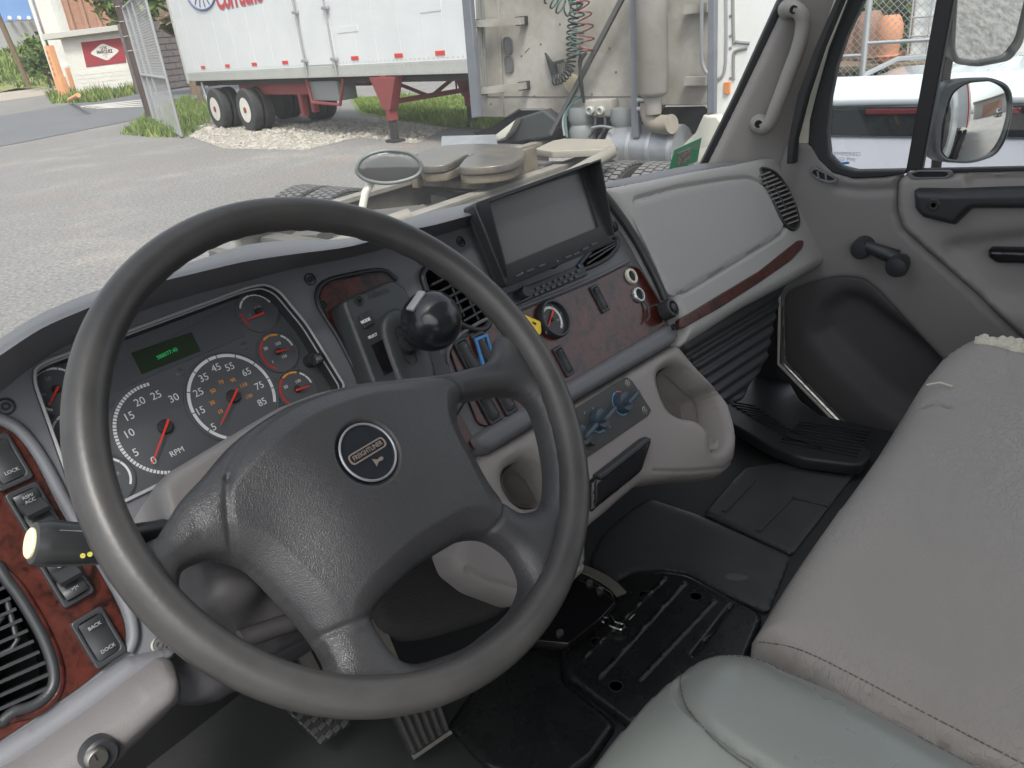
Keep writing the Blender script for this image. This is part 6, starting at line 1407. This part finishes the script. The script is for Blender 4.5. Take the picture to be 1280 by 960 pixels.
plate('side_extender', NW, n_([(571, -80), (582, -80), (600, 146), (590, 148)], .25), w=.26, th=.06, bev=.01, mat_=slate, parent=nb, uv=True)
plate('side_extender', NW, n_([(886, -80), (895, -80), (893, 142), (884, 144)], .25), w=.26, th=.06, bev=.01, mat_=slate, parent=nb, uv=True)
def nbeam(nm, a_, b_, wd, w0=.03, m_=dirty, hgt=None): V, Fc = beam(NW.px(*a_, w0), NW.px(*b_, w0), wd, hgt or wd, up=NW.n); return obj(nm, V, Fc, m_, nb)
nbeam('grab_bar', (592, 30), (653, 26), .055, .10); nbeam('grab_bar', (600, 114), (656, 107), .055, .10)
for k in ((593, 30), (652, 26), (602, 114), (655, 107)): box('bar_bracket', NW.px(*k, .06), .05, .07, .12, trimb, nb, .005, NW.u, NW.v)
nbeam('wall_rib', (621, -60), (629, 144), .03, .008); nbeam('wall_rib', (596, -60), (606, 112), .02, .05, mat('rib_grey', (.25, .25, .24), .5))
nbeam('wall_rib', (600, -60), (608, 112), .015, .05, MT['rib_grey'])
for k in ((635.5, 57), (637, 80)):
    c_ = NW.uv(*k); plate('oval_vent', NW, rp(rect(.08, .125, *c_), .035), w=.012, th=.02, bev=.006, mat_=mat('vent_grey', (.12, .12, .12), .6), parent=nb, uv=True)
    tube('vent_gasket', [NW.P(a_[0], a_[1], .012) for a_ in rp(rect(.088, .133, *c_), .038)], .006, MT['vent_grey'], nb, n=6, closed=True)
for x, y in ((652, 70), (676, 55), (700, 30), (762, 60), (770, 90), (668, 120), (740, 118), (655, 30), (786, 136), (770, 137), (721, 138), (707, 138), (614, 130), (757, 138)):
    lathe('rivet', NW.px(x, y, 0), NW.n, [(.009, 0), (.007, .006), (.0001, .008)], MT['vent_grey'], nb, n=8)
nbeam('wall_seam', (608, 121), (790, 121), .008, .002, MT['vent_grey'], .004)
nbeam('scratch', (656, 66), (662, 60), .008, .001, MT['vent_grey'], .003)
# strut, coils, hoses
nbeam('diagonal_strut', (783, -12), (689, 168), .035, .12, mat('strut_dark', (.10, .10, .10), .6))
nbeam('tail_post', (794, -60), (796, 171), .06, .22, slate)
def coil(name, path, r_, turns, th, m_):
    P = cr([tuple(NW.px(*k)) for k in path], closed=False, n=8); P = [Vector(p) for p in P]; L_ = len(P)-1; out = []
    N_ = turns*12
    for i in range(N_+1):
        t_ = i/N_*L_; k = min(int(t_), L_-1); c_ = P[k].lerp(P[k+1], t_-k); d = (P[k+1]-P[k]).normalized(); s_ = d.cross(NW.n).normalized(); a_ = 2*math.pi*turns*i/N_
        out.append(c_+s_*r_*math.cos(a_)+NW.n*r_*math.sin(a_))
    return tube(name, out, th, m_, nb, n=5)
cb_ = mat('coil_black', (.03, .035, .035), .5); cg_ = mat('coil_green', (.08, .14, .13), .5); cred = mat('coil_red', (.20, .05, .05), .5)
coil('air_coil', [(722, -8, .2), (717, 20, .2), (714, 45, .2), (714, 68, .2), (712, 85, .2), (703, 97, .15), (692, 101, .12)], .038, 20, .007, cb_)
coil('air_coil', [(716, -10, .22), (722, 15, .22), (722, 40, .22), (720, 55, .22), (722, 70, .2)], .05, 9, .007, cg_)
coil('air_coil', [(726, 0, .2), (730, 20, .2), (733, 45, .2), (732, 66, .2)], .06, 5, .006, cred)
coil('air_coil', [(688, -6, .15), (697, 2, .15), (706, 8, .15), (716, 6, .15)], .07, 4, .008, cg_)
for pth, m_ in (([(726, 68, .2), (724, 80, .2), (727, 100, .2), (730, 128, .15)], cb_), ([(733, 66, .2), (726, 78, .2), (725, 100, .18), (728, 120, .1)], cb_), ([(727, 120, .1), (715, 130, .12), (707, 145, .15), (709, 172, .2)], cg_), ([(726, 124, .1), (712, 134, .12), (704, 150, .15), (706, 170, .2)], MT['tank_grey']), ([(745, 144, .1), (743, 160, .15), (736, 172, .2)], cb_), ([(756, 144, .1), (756, 160, .15), (748, 174, .2)], cb_), ([(740, 160, .2), (752, 158, .2), (765, 160, .25)], MT['tank_grey'])):
    tube('hose', cr([tuple(NW.px(*k)) for k in pth], closed=False, n=5), .012, m_, nb, n=7)
plate('hose_hanger', NW, n_([(681, 66), (690, 78), (703, 74), (705, 78), (694, 81), (696, 92), (703, 91), (702, 95), (690, 97), (686, 84)], .04), w=.05, th=.03, bev=.004, mat_=trimb, parent=nb, uv=True)
lathe('round_lamp', NW.px(716, 104, 0), NW.n, [(.075, 0), (.075, .025), (.06, .035), (.0001, .035)], mat('lamp_cream', (.55, .50, .36), .5, var=(20, .5, (.4, .34, .22))), nb, n=28)
box('junction_box', NW.px(752, 134, .06), .26, .13, .12, dirty, nb, .02, NW.u, NW.v)
for k in ((739, 138), (752, 138)): lathe('air_coupling', NW.px(*k, .12), NW.n, [(.034, 0), (.034, .03), (.025, .035), (.02, .01), (.0001, .01)], rail, nb, n=20)
# exhaust
ex = mat('stained_stack', (.35, .335, .315), .5, .2, var=(2.5, .8, (.26, .225, .195)))
ec0, ec1 = NW.px(816, 118, .25), NW.px(812, -100, .25)
rr_ = abs(NW.uv(832, 60, .25)[0]-NW.uv(797, 60, .25)[0])/2
V, Fc = lathem(ec0, (0, 0, 1), [(rr_*.55, -.14), (rr_*.6, -.02), (rr_*.9, 0), (rr_, .02), (rr_, (ec1-ec0).z)], 28); obj('exhaust_stack', V, Fc, ex, nb, sharp=35)
for k in (125, 136): tube('stack_clamp', [NW.px(797, k, .25), NW.px(824, k, .25)], .018, galv, nb)
tube('exhaust_elbow', cr([tuple(NW.px(*k)) for k in ((812, 128, .22), (812, 142, .22), (818, 153, .22), (830, 156, .24), (840, 155, .26))], closed=False, n=6), rr_*.62, mat('elbow_tan', (.35, .32, .27), .5, .2, var=(6, .6, (.24, .19, .14))), nb, n=16)
# black sheet painting the shade in the arch cut-outs and below the sleeper
plate('arch_shade_sheet', NW, n_([(590, 165), (612, 160), (632, 147), (650, 138), (681, 138), (696, 147), (800, 146), (822, 143), (830, 134), (880, 133), (886, 140), (872, 166), (850, 175), (680, 182), (600, 178)], -.1), w=-.1, th=.02, bev=.004, mat_=black, parent=nb, uv=True)
plate('fender_edge', NW, n_([(621, 168), (646, 149), (638, 165), (633, 172), (622, 177)], .2), w=.22, th=.2, bev=.01, mat_=cream, parent=nb, uv=True)
plate('mud_guard', NW, n_([(634, 172), (646, 148), (680, 137), (697, 150), (700, 160), (690, 172), (660, 176), (640, 180)], .1), w=.12, th=.2, bev=.02, mat_=mat('guard_dark', (.045, .05, .052), .7), parent=nb, uv=True)
for k in ((728, 155), (781, 157)): lathe('air_bag', NW.px(*k, .05), (0, 0, 1), [(.0001, -.14), (.11, -.14), (.12, -.05), (.10, 0), (.12, .05), (.11, .14), (.0001, .14)], MT['tank_grey'], nb, n=20)
# white cab side beyond the extender
plate('cab_side', NW, n_([(893, -80), (985, -80), (960, 190), (890, 190), (893, 150)], -.1), w=-.1, th=.25, bev=.02, mat_=mat('clean_white', (.78, .79, .77), .35, coat=.4), parent=nb, uv=True)
for q in ([(916, -60), (917, 45), (921, 52), (937, 54)], [(934, 60), (920, 64), (917, 70), (917, 100)], [(907, -60), (907, 78), (896, 100)]):
    tube('panel_edge', cr([tuple(NW.px(x, y, -.098)) for x, y in q], closed=False, n=5), .012, MT['rib_grey'] if q[0][0] != 907 else galv, nb, n=6)
plate('marker_lamp', NW, rp(n_([(905, 103), (913, 102), (912, 118), (905, 117)], -.09), .01), w=-.08, th=.03, bev=.005, mat_=mat('amber_lens', (.65, .25, .08), .3), parent=nb, uv=True)
for y in (20, 45, 60, 98, 130): lathe('rivet', NW.px(913, y, -.1), NW.n, [(.012, 0), (.01, .006), (.0001, .008)], MT['rib_grey'], nb, n=8)
for a_, b_ in (((857, 12), (886, 9)), ((857, 101), (884, 101))): nbeam('back_step', a_, b_, .06, .05)
tube('back_rail', cr([tuple(NW.px(*k, .12)) for k in ((877, -60), (877, 60), (879, 82), (884, 92))], closed=False, n=5), .014, galv, nb, n=8)
plate('cab_lower_skirt', NW, n_([(882, 143), (900, 143), (940, 200), (840, 205), (858, 178), (872, 165)], .0), w=.05, th=.1, bev=.02, mat_=cream, parent=nb, uv=True)
# chassis: rails along X
railm = mat('cream_frame', (.27, .255, .225), .6, var=(5, .8, (.17, .16, .13)))
dkr = mat('greasy_frame', (.085, .085, .08), .8, var=(6, .6, (.15, .14, .125)))
yA, yB = 4.25, 3.38
for y in (yA, yB):
    V, Fc = join([boxm((4.2, y, .985), 3.3, .10, .03), boxm((4.2, y+(.04 if y == yA else -.04), .86), 3.3, .02, .25), boxm((4.2, y, .74), 3.3, .10, .02)]); obj('frame_rail', V, Fc, railm, nb)
for x in (2.75, 3.35, 5.2): box('cross_member', (x, (yA+yB)/2, .82), .12, yA-yB, .2, dkr, nb, .01)
box('belly_plate', (4.1, 3.8, .62), 3.2, .75, .03, dkr, nb, .005)
tube('frame_tube', [(2.7, 3.45, .93), (3.0, 3.42, .98), (3.15, 3.35, 1.0)], .05, railm, nb, n=12)
# deck plate and tool tank in front of the wall
DKp = Pl((0, 0, 1.10), (1, 0, 0), (0, 1, 0))
plate('deck_plate', DKp, DKp.L(rp([(668, 186), (690, 176), (705, 173), (765, 174), (770, 186), (690, 189)], 2)), w=0, th=.05, bev=.006, mat_=mat('deck_cream', (.27, .255, .22), .6, var=(8, .6, (.36, .33, .26))), parent=nb, uv=True)
Tk = [DKp.px(772, 186), DKp.px(848, 190)]
a_, b_ = G(770, 186, .95), G(853, 188, .95)
V, Fc = tubem([a_, b_], .19, 24); obj('fuel_tank', V, Fc, mat('tank_aluminium', (.36, .38, .40), .42, .5, var=(9, .6, (.25, .26, .28))), nb, sharp=30)
V, Fc = tubem([a_-Vector((.25, .1, .22)), b_-Vector((.25, .1, .22))], .07, 12); obj('side_step', V, Fc, MT['tank_aluminium'], nb)
for t_ in (.05, .35, .65, .95):
    c_ = Vector(a_).lerp(b_, t_); V, Fc = lathem(c_, (b_-a_), [(.197, -.015), (.197, .015)], 24); obj('tank_strap', V, Fc, galv, nb)
# grey diagonal pipe across the chassis
tube('air_pipe', [G(690, 232, 1.0), G(765, 190, 1.1)], .045, railm, nb, n=12)
# fifth wheel
FW = Pl((0, 0, 1.17), (1, 0, 0), (0, 1, 0))
fw_o = cr([(521, 197), (527, 189), (545, 184), (570, 180.5), (607, 179.5), (636, 182), (654, 187), (655, 194), (640, 203), (610, 208), (576, 209), (578, 202), (584, 196), (594, 192.5), (584, 192.8), (574, 198), (562, 204), (550, 206.5), (527, 207)], n=4)
fw_o = FW.L(fw_o)
plateM = mat('greasy_plate', (.11, .112, .112), .36, .4, var=(7, .8, (.22, .19, .14)), bump=(6, .3, 'noise', .01))
o = plate('fifth_wheel', FW, fw_o, w=0, th=.05, bev=.008, mat_=plateM, parent=nb, uv=True)
fcx = sum(a[0] for a in fw_o)/len(fw_o); fcy = sum(a[1] for a in fw_o)/len(fw_o)
plate('plate_casting', FW, [(fcx+(a[0]-fcx)*.96, fcy+(a[1]-fcy)*.96) for a in fw_o], w=-.052, th=.06, bev=.01, mat_=mat('rusty_cream', (.20, .175, .13), .6, var=(9, .9, (.09, .07, .05))), parent=nb, uv=True)
V, Fc = join([boxm((4.3, 4.15, 1.05), .6, .06, .2), boxm((4.3, 3.5, 1.05), .6, .06, .2), boxm((4.3, 3.82, .98), .5, .6, .05)]); obj('mounting_saddle', V, Fc, MT['rusty_cream'], nb)
parts = []
for k in range(14):
    x, y = 3.0+rs.rand()*2.3, 3.5+rs.rand()*.65; parts.append(boxm((x, y, .72+rs.rand()*.2), .08+rs.rand()*.25, .05+rs.rand()*.2, .08, (math.cos(k), math.sin(k), .1*math.sin(k)), (-math.sin(k), math.cos(k), 0)))
for k in range(8):
    x = 3.0+k*.28; parts.append(tubem([(x, 3.45, .8), (x+.15, 3.8, .86+.04*math.sin(k)), (x+.1, 4.2, .78)], .022, 7))
V, Fc = join(parts); obj('suspension_parts', V, Fc, dkr, nb)
ax_ = [(3.55, 'a'), (4.85, 'b')]
def tread(c, ax, r_, wd, parent):
    """drive tyre with tread blocks"""
    c = Vector(c); ax = Vector(ax)
    V, Fc = lathem(c, ax, [(r_*.57, -wd/2+.01), (r_*.8, -wd/2), (r_*.94, -wd/2+.01), (r_*.975, -wd/2+.04), (r_*.975, wd/2-.04), (r_*.94, wd/2-.01), (r_*.8, wd/2), (r_*.57, wd/2-.01)], 40)
    ty = obj('tyre', V, Fc, tyre, parent, sharp=30); parts = []
    for i in range(64):
        a_ = 2*math.pi*i/64
        for j in range(4):
            aa = a_+(j % 2)*math.pi/64; off = (-.36+.24*j)*wd; rd = Vector((math.cos(aa), 0, math.sin(aa))); tg = Vector((-math.sin(aa), 0, math.cos(aa)))
            parts.append(boxm(c+ax*off+rd*r_*.985, r_*.075, wd*.19, r_*.04, tg, ax))
    V, Fc = join(parts); o = obj('tread_blocks', V, Fc, mat('tread_grey', (.12, .12, .118), .9), ty, smooth=False); setp(o, kind='stuff')
    return ty
for x in (3.62, 4.92):
    for y in (4.95, 4.60, 2.98, 2.62): tread((x, y, .50), (0, 1, 0), .50, .28, nb)
for x in (3.62, 4.92): V, Fc = tubem([(x, 2.7, .5), (x, 4.9, .5)], .09, 12); obj('axle', V, Fc, dkr, nb)
plate('rear_light_bar', Pl((2.62, 0, 0), (0, -1, 0), (0, 0, 1)), rect(1.9, .16, -3.82, .72), w=0, th=.08, bev=.01, mat_=dkr, parent=nb, uv=True)
lp_ = G(366, 298, .62)
for k in range(4): box('reflector_block', (lp_.x, lp_.y-.13*k+.1, .62), .02, .12, .06, refl if k % 2 == 0 else white, nb, .002)
plate('mud_flap_bracket', FW, FW.L([(492, 172+2), (552, 170), (556, 180), (492, 182)], -.25) if 0 else FW.L([(552, 170), (620, 168), (622, 181), (551, 182)], -.1), w=-.1, th=.05, bev=.006, mat_=MT['tank_aluminium'], parent=nb, uv=True)
# ================================================================ SUV ON THE PASSENGER SIDE
suv = thing('white_suv', 'white car with roof rails parked beside the passenger door, its tailgate toward the truck', 'car', (4.1, .7, 0))
suvw = mat('suv_white', (.60, .64, .67), .25, coat=.6); suvl = mat('suv_silver', (.50, .51, .58), .25, coat=.8, var=(3, .3, (.46, .48, .56)))
yc = .62; hw = .93
def sec(x, pts): return [(x, yc+p[0], p[1]) for p in pts]
def ring(hw_, z0, z1, top, r_=.12):
    return [(-hw_, z0), (hw_, z0), (hw_+.02, (z0+z1)/2), (hw_, z1), (hw_-.06, z1+.02), (top[0], top[1]-.1), (top[0]-.12, top[1]-.01), (0, top[1]+.02), (-top[0]+.12, top[1]-.01), (-top[0], top[1]-.1), (-hw_+.06, z1+.02), (-hw_, z1)]
rows = [sec(4.00, ring(hw-.06, .35, 1.18, (.72, 1.475))), sec(4.02, ring(hw-.02, .32, 1.20, (.74, 1.50))), sec(4.25, ring(hw, .3, 1.18, (.74, 1.535))), sec(5.2, ring(hw, .3, 1.12, (.74, 1.55))), sec(6.2, ring(hw, .3, 1.08, (.72, 1.47))), sec(6.9, ring(hw, .3, 1.04, (.70, 1.22))), sec(7.25, ring(hw, .3, 1.0, (.78, 1.07))), sec(8.2, ring(hw-.05, .32, .9, (.72, .93))), sec(8.45, ring(hw-.2, .4, .75, (.55, .78)))]
loft('body', rows, suvw, suv, close_u=True, cap=True, sharp=35)
TG = Pl((3.985, 0, 0), (0, -1, 0), (0, 0, 1))
plate('tailgate', TG, TG.L(rp([(1010, 168), (1180, 166), (1283, 190), (1300, 330), (1180, 360), (1005, 350)], 8)), w=.0, th=.06, bev=.02, mat_=suvl, parent=suv, uv=True) if 0 else plate('tailgate', TG, rp([(-yc-hw+.12, .45), (-yc+hw-.12, .45), (-yc+hw-.03, 1.0), (-yc+hw-.1, 1.345), (-yc-hw+.1, 1.345), (-yc-hw+.03, 1.0)], .05), w=0, th=.07, bev=.02, mat_=suvl, parent=suv, uv=True)
plate('rear_window', TG, rp([(-yc-hw+.12, 1.35), (-yc+hw-.12, 1.35), (-yc+hw-.20, 1.475), (-yc-hw+.20, 1.475)], .02), w=.012, th=.05, bev=.006, mat_=mat('tinted_glass', (.014, .017, .02), .3, spec=.2), parent=suv, uv=True)
plate('brake_light', TG, rp(rect(.62, .024, TG.uv(1083, 139)[0]+.31, TG.uv(1110, 139)[1]), .01), w=.02, th=.02, bev=.004, mat_=mat('brake_red', (.09, .008, .014), .3), parent=suv, uv=True)
V, Fc = join([tubem([(4.3, yc-.5, 1.50), (4.4, yc-.5, 1.58), (5.0, yc-.5, 1.60), (6.0, yc-.5, 1.53), (6.1, yc-.5, 1.45)], .013, 10)]); obj('roof_rail', V, Fc, galv, suv)
V, Fc = join([tubem([(4.3, yc+.58, 1.49), (4.4, yc+.58, 1.58), (5.0, yc+.58, 1.60), (6.0, yc+.58, 1.53), (6.1, yc+.58, 1.44)], .013, 10)]); obj('roof_rail', V, Fc, galv, suv)
for y in (-.42, -.2, .05, .3): V, Fc = tubem([(4.15, yc+y, 1.53), (4.6, yc+y, 1.563), (5.4, yc+y, 1.565), (6.1, yc+y, 1.50)], .009, 8); obj('roof_groove', V, Fc, suvw, suv)
plate('roof_spoiler', Pl((3.97, 0, 1.50), (0, -1, 0), (1, 0, .25)), [(-yc-.72, 0), (-yc+.72, 0), (-yc+.68, .30), (-yc-.68, .30)], w=.02, th=.04, bev=.015, mat_=mat('suv_grey_top', (.55, .6, .64), .3, coat=.5), parent=suv, uv=True)
plate('tail_lamp', TG, rp([(-yc+hw-.30, 1.17), (-yc+hw-.02, 1.12), (-yc+hw-.03, 1.31), (-yc+hw-.14, 1.34), (-yc+hw-.26, 1.26)], .02), w=.016, th=.06, bev=.012, mat_=gloss, parent=suv, uv=True)
for x in (4.75, 7.6):
    for s_ in (-1, 1): wheel('wheel', (x, yc+s_*(hw+.01), .34), (0, s_, 0), .34, .22, suv, galv, galv, dual=False)
# ================================================================ POTS, TOTE, FENCE
terra2 = mat('dull_terracotta', (.34, .19, .13), .85, var=(3, .5, (.27, .15, .11)))
terra = mat('terracotta', (.58, .25, .13), .8, var=(3, .5, (.50, .22, .12)))
def pot(px, X, h, lab, s_=1):
    terra = MT['terracotta'] if s_ == 1 else terra2
    b_ = hit(px[0], px[1], (X, 0, 0), Vector((1, 0, 0))); t_ = thing('terracotta_pot', lab, 'pot', (b_.x, b_.y, b_.z), 'terracotta pots on the shelf behind the white car')
    r_ = .122*s_
    V, Fc = lathem(b_, (0, 0, 1), [(r_*.72, 0), (r_*.85, h*.1), (r_*.80, h*.15), (r_*.92, h*.3), (r_*1.05, h*.6), (r_*1.0, h*.78), (r_*.8, h*.93), (r_*.62, h), (r_*.5, h*.97), (r_*.45, h*.8)], 28); obj('pot_body', V, Fc, terra, t_, sharp=50)
    tube('pot_band', [b_+Vector((r_*.86*math.cos(a_), r_*.86*math.sin(a_), h*.13)) for a_ in [2*math.pi*i/24 for i in range(24)]], .012, terra, t_, n=6, closed=True)
pot((1108, 77), 9, .43, 'bright orange terracotta pot, foremost of the pots behind the white car'); pot((1083, 80), 9.4, .52, 'dull brown terracotta pot beside the bright one', 1.1); pot((1064, 88), 9.5, .54, 'tall terracotta pot behind the fence post', 1.1)
pot((1045, 100), 9.6, .6, 'terracotta pot at the far end of the row', 1.1); pot((1128, 78), 9.5, .12, 'low terracotta bowl beside the bright orange pot', 1.0)
zt_ = hit(1109, 77, (9, 0, 0), Vector((1, 0, 0))).z
sh = thing('pot_shelf', 'rough timber table carrying the terracotta pots', 'table', (9.3, 2.4, 0))
box('table_top', (9.35, 2.5, zt_-.035), 1.2, 2.4, .05, bark, sh, .005)
for x in (8.85, 9.85):
    for y in (1.45, 3.6): box('leg', (x, y, (zt_-.06)/2), .08, .08, zt_-.07, bark, sh, .004)
tt = thing('white_tote', 'white plastic liquid tote in a steel cage behind the white car', 'tote', (9.2, 1.7, 0))
IP = Pl((9.0, 0, 0), (0, -1, 0), (0, 0, 1)); ia, ib = IP.uv(1133, 80)[0], IP.uv(1200, 80)[0]
plate('tote_body', IP, rp([(ia, .7), (ib+.4, .7), (ib+.4, 2.4), (ia, 2.4)], .05), w=-.03, th=1.0, bev=.03, mat_=mat('tote_white', (.75, .77, .76), .5), parent=tt, uv=True)
for y in range(10): V, Fc = tubem([IP.P(ia-.02, .8+y*.17, 0), IP.P(ib+.42, .8+y*.17, 0)], .009, 6); obj('cage_bar', V, Fc, galv, tt)
for x in range(8): V, Fc = tubem([IP.P(ia+x*.17, .7, .012), IP.P(ia+x*.17, 2.4, .012)], .009, 6); obj('cage_bar', V, Fc, galv, tt)
box('tote_pallet', (9.5, 1.55-.4, .35), 1.1, 1.3, .7, bark, tt, .01)
fn = thing('chain_link_fence', 'galvanised chain-link fence behind the terracotta pots', 'fence', (8.3, 2.4, 0))
FP_ = Pl((8.3, 0, 0), (0, -1, 0), (0, 0, 1)); fu = FP_.uv(1080, 72)[0]
for u_ in (fu, fu-2.4): tube('fence_post', [FP_.P(u_, 0, 0), FP_.P(u_, 2.6, 0)], .03, galv, fn, n=10)
for x in (.98,): 
    for (a_, b_) in (((1035, 70), (1082, 72)),): pass
v1 = FP_.uv(1085, 54)[1]; tube('fence_rail', [FP_.P(fu, v1, 0), FP_.P(fu+1.3, v1, 0)], .018, galv, fn, n=8)
v2 = FP_.uv(1060, 70)[1]; tube('fence_rail', [FP_.P(fu, v2, 0), FP_.P(fu-2.4, v2, 0)], .018, galv, fn, n=8)
parts = []; H2, L2_ = 2.5, .66+2.4; sp_ = .065
for i in range(int((H2+L2_)/sp_)):
    s_ = i*sp_
    for fl_ in (0, 1):
        a_ = [max(0, s_-H2), min(H2, s_)]; b_ = [min(L2_, s_), max(0, s_-L2_)]
        if fl_: a_[1] = H2-a_[1]; b_[1] = H2-b_[1]
        parts.append(beam(FP_.P(fu-2.4+a_[0], a_[1], .01), FP_.P(fu-2.4+b_[0], b_[1], .01), .004))
V, Fc = join(parts); obj('chain_link_mesh', V, Fc, galv, fn, smooth=False)
plant('hedge_bush', 'dark green bush rising behind the pots and the mesh fence', 'bush', (11.6, 3.1, 0), 3.4, 1.5, 6000, .09, 21, trunk=True, cz=1.4)
plant('hedge_bush', 'leafy bush at the back of the tote', 'bush', (12.4, 1.4, 0), 3.2, 1.2, 3000, .09, 22, trunk=True, cz=1.3)
# ================================================================ WHAT THE MIRRORS LOOK BACK AT
cabb = thing('cab_back', 'cream outer rear corner of the cab behind the passenger door', 'cab panel', (1.9, -1.0, 1.3))
box('corner_panel', (1.885, -1.15, 1.75), .05, .55, 1.6, MT['clean_white'], cabb, .02); box('rear_wall', (.85, -1.43, 1.75), 2.1, .04, 1.6, grey2, cabb, .01)
yt_ = thing('truck_box', 'white cargo box with red edges and dual rear wheels behind the cab', 'truck body', (.9, -6, 0))
box('box_body', (.9, -7.2, 2.55), 2.3, 8.0, 2.5, tw_, yt_, .02)
for x in (-.25, 2.06): box('red_edge', (x, -7.2, 1.29), .04, 8.02, .07, refl, yt_, .005)
V, Fc = boxm((2.06, -3.19, 2.55), .05, .05, 2.55); obj('red_edge', V, Fc, refl, yt_)
for y in (-3.6, -4.9):
    wheel('wheel', (2.06, y, .5), (1, 0, 0), .5, .27, yt_, wh); wheel('wheel', (-.26, y, .5), (-1, 0, 0), .5, .27, yt_, wh)
box('chassis', (.9, -4.5, .9), .9, 6.5, .3, dkr, yt_, .02)
rb = thing('rear_shed', 'low grey and brick shed far behind the truck', 'shed', (14, -34, 0))
box('shed_wall', (14, -36, 2.2), 22, 6, 4.4, mat('shed_grey', (.45, .44, .41), .9, var=(.5, .5, (.36, .35, .33))), rb, .05)
box('shed_opening', (11, -32.95, 1.7), 9, .2, 3.2, MT['terracotta_wall'], rb, .02); box('shed_roof', (14, -36, 4.55), 23, 7.5, .25, rail, rb, .02)
pc = thing('parked_car', 'dark car parked in front of the far shed', 'car', (10.5, -24, 0))
rows = [[(10.5+p[0], y, p[1]) for p in ring(.88, .3, z1, (.65, tp_))] for y, z1, tp_ in ((-25.9, .7, .75), (-25.6, .85, .92), (-25.0, .9, 1.35), (-23.8, .92, 1.48), (-22.8, .92, 1.35), (-22.2, .88, .95), (-21.7, .75, .8))]
loft('body', rows, mat('car_dark', (.03, .035, .05), .2, coat=.6), pc, close_u=True, cap=True, sharp=35)
plate('front_window', Pl((10.5, -22.3, 1.13), (1, 0, 0), (0, -.7, .5)) if 0 else Pl((10.5, -22.45, 1.15), (-1, 0, 0), (0, -.8, .6)), rp(rect(1.2, .5), .05), w=.03, th=.02, bev=.004, mat_=MT['tinted_glass'], parent=pc, uv=True)
for y in (-22.6, -25.1):
    for s_ in (-1, 1): wheel('wheel', (10.5+s_*.88, y, .32), (s_, 0, 0), .32, .2, pc, galv, galv, dual=False)
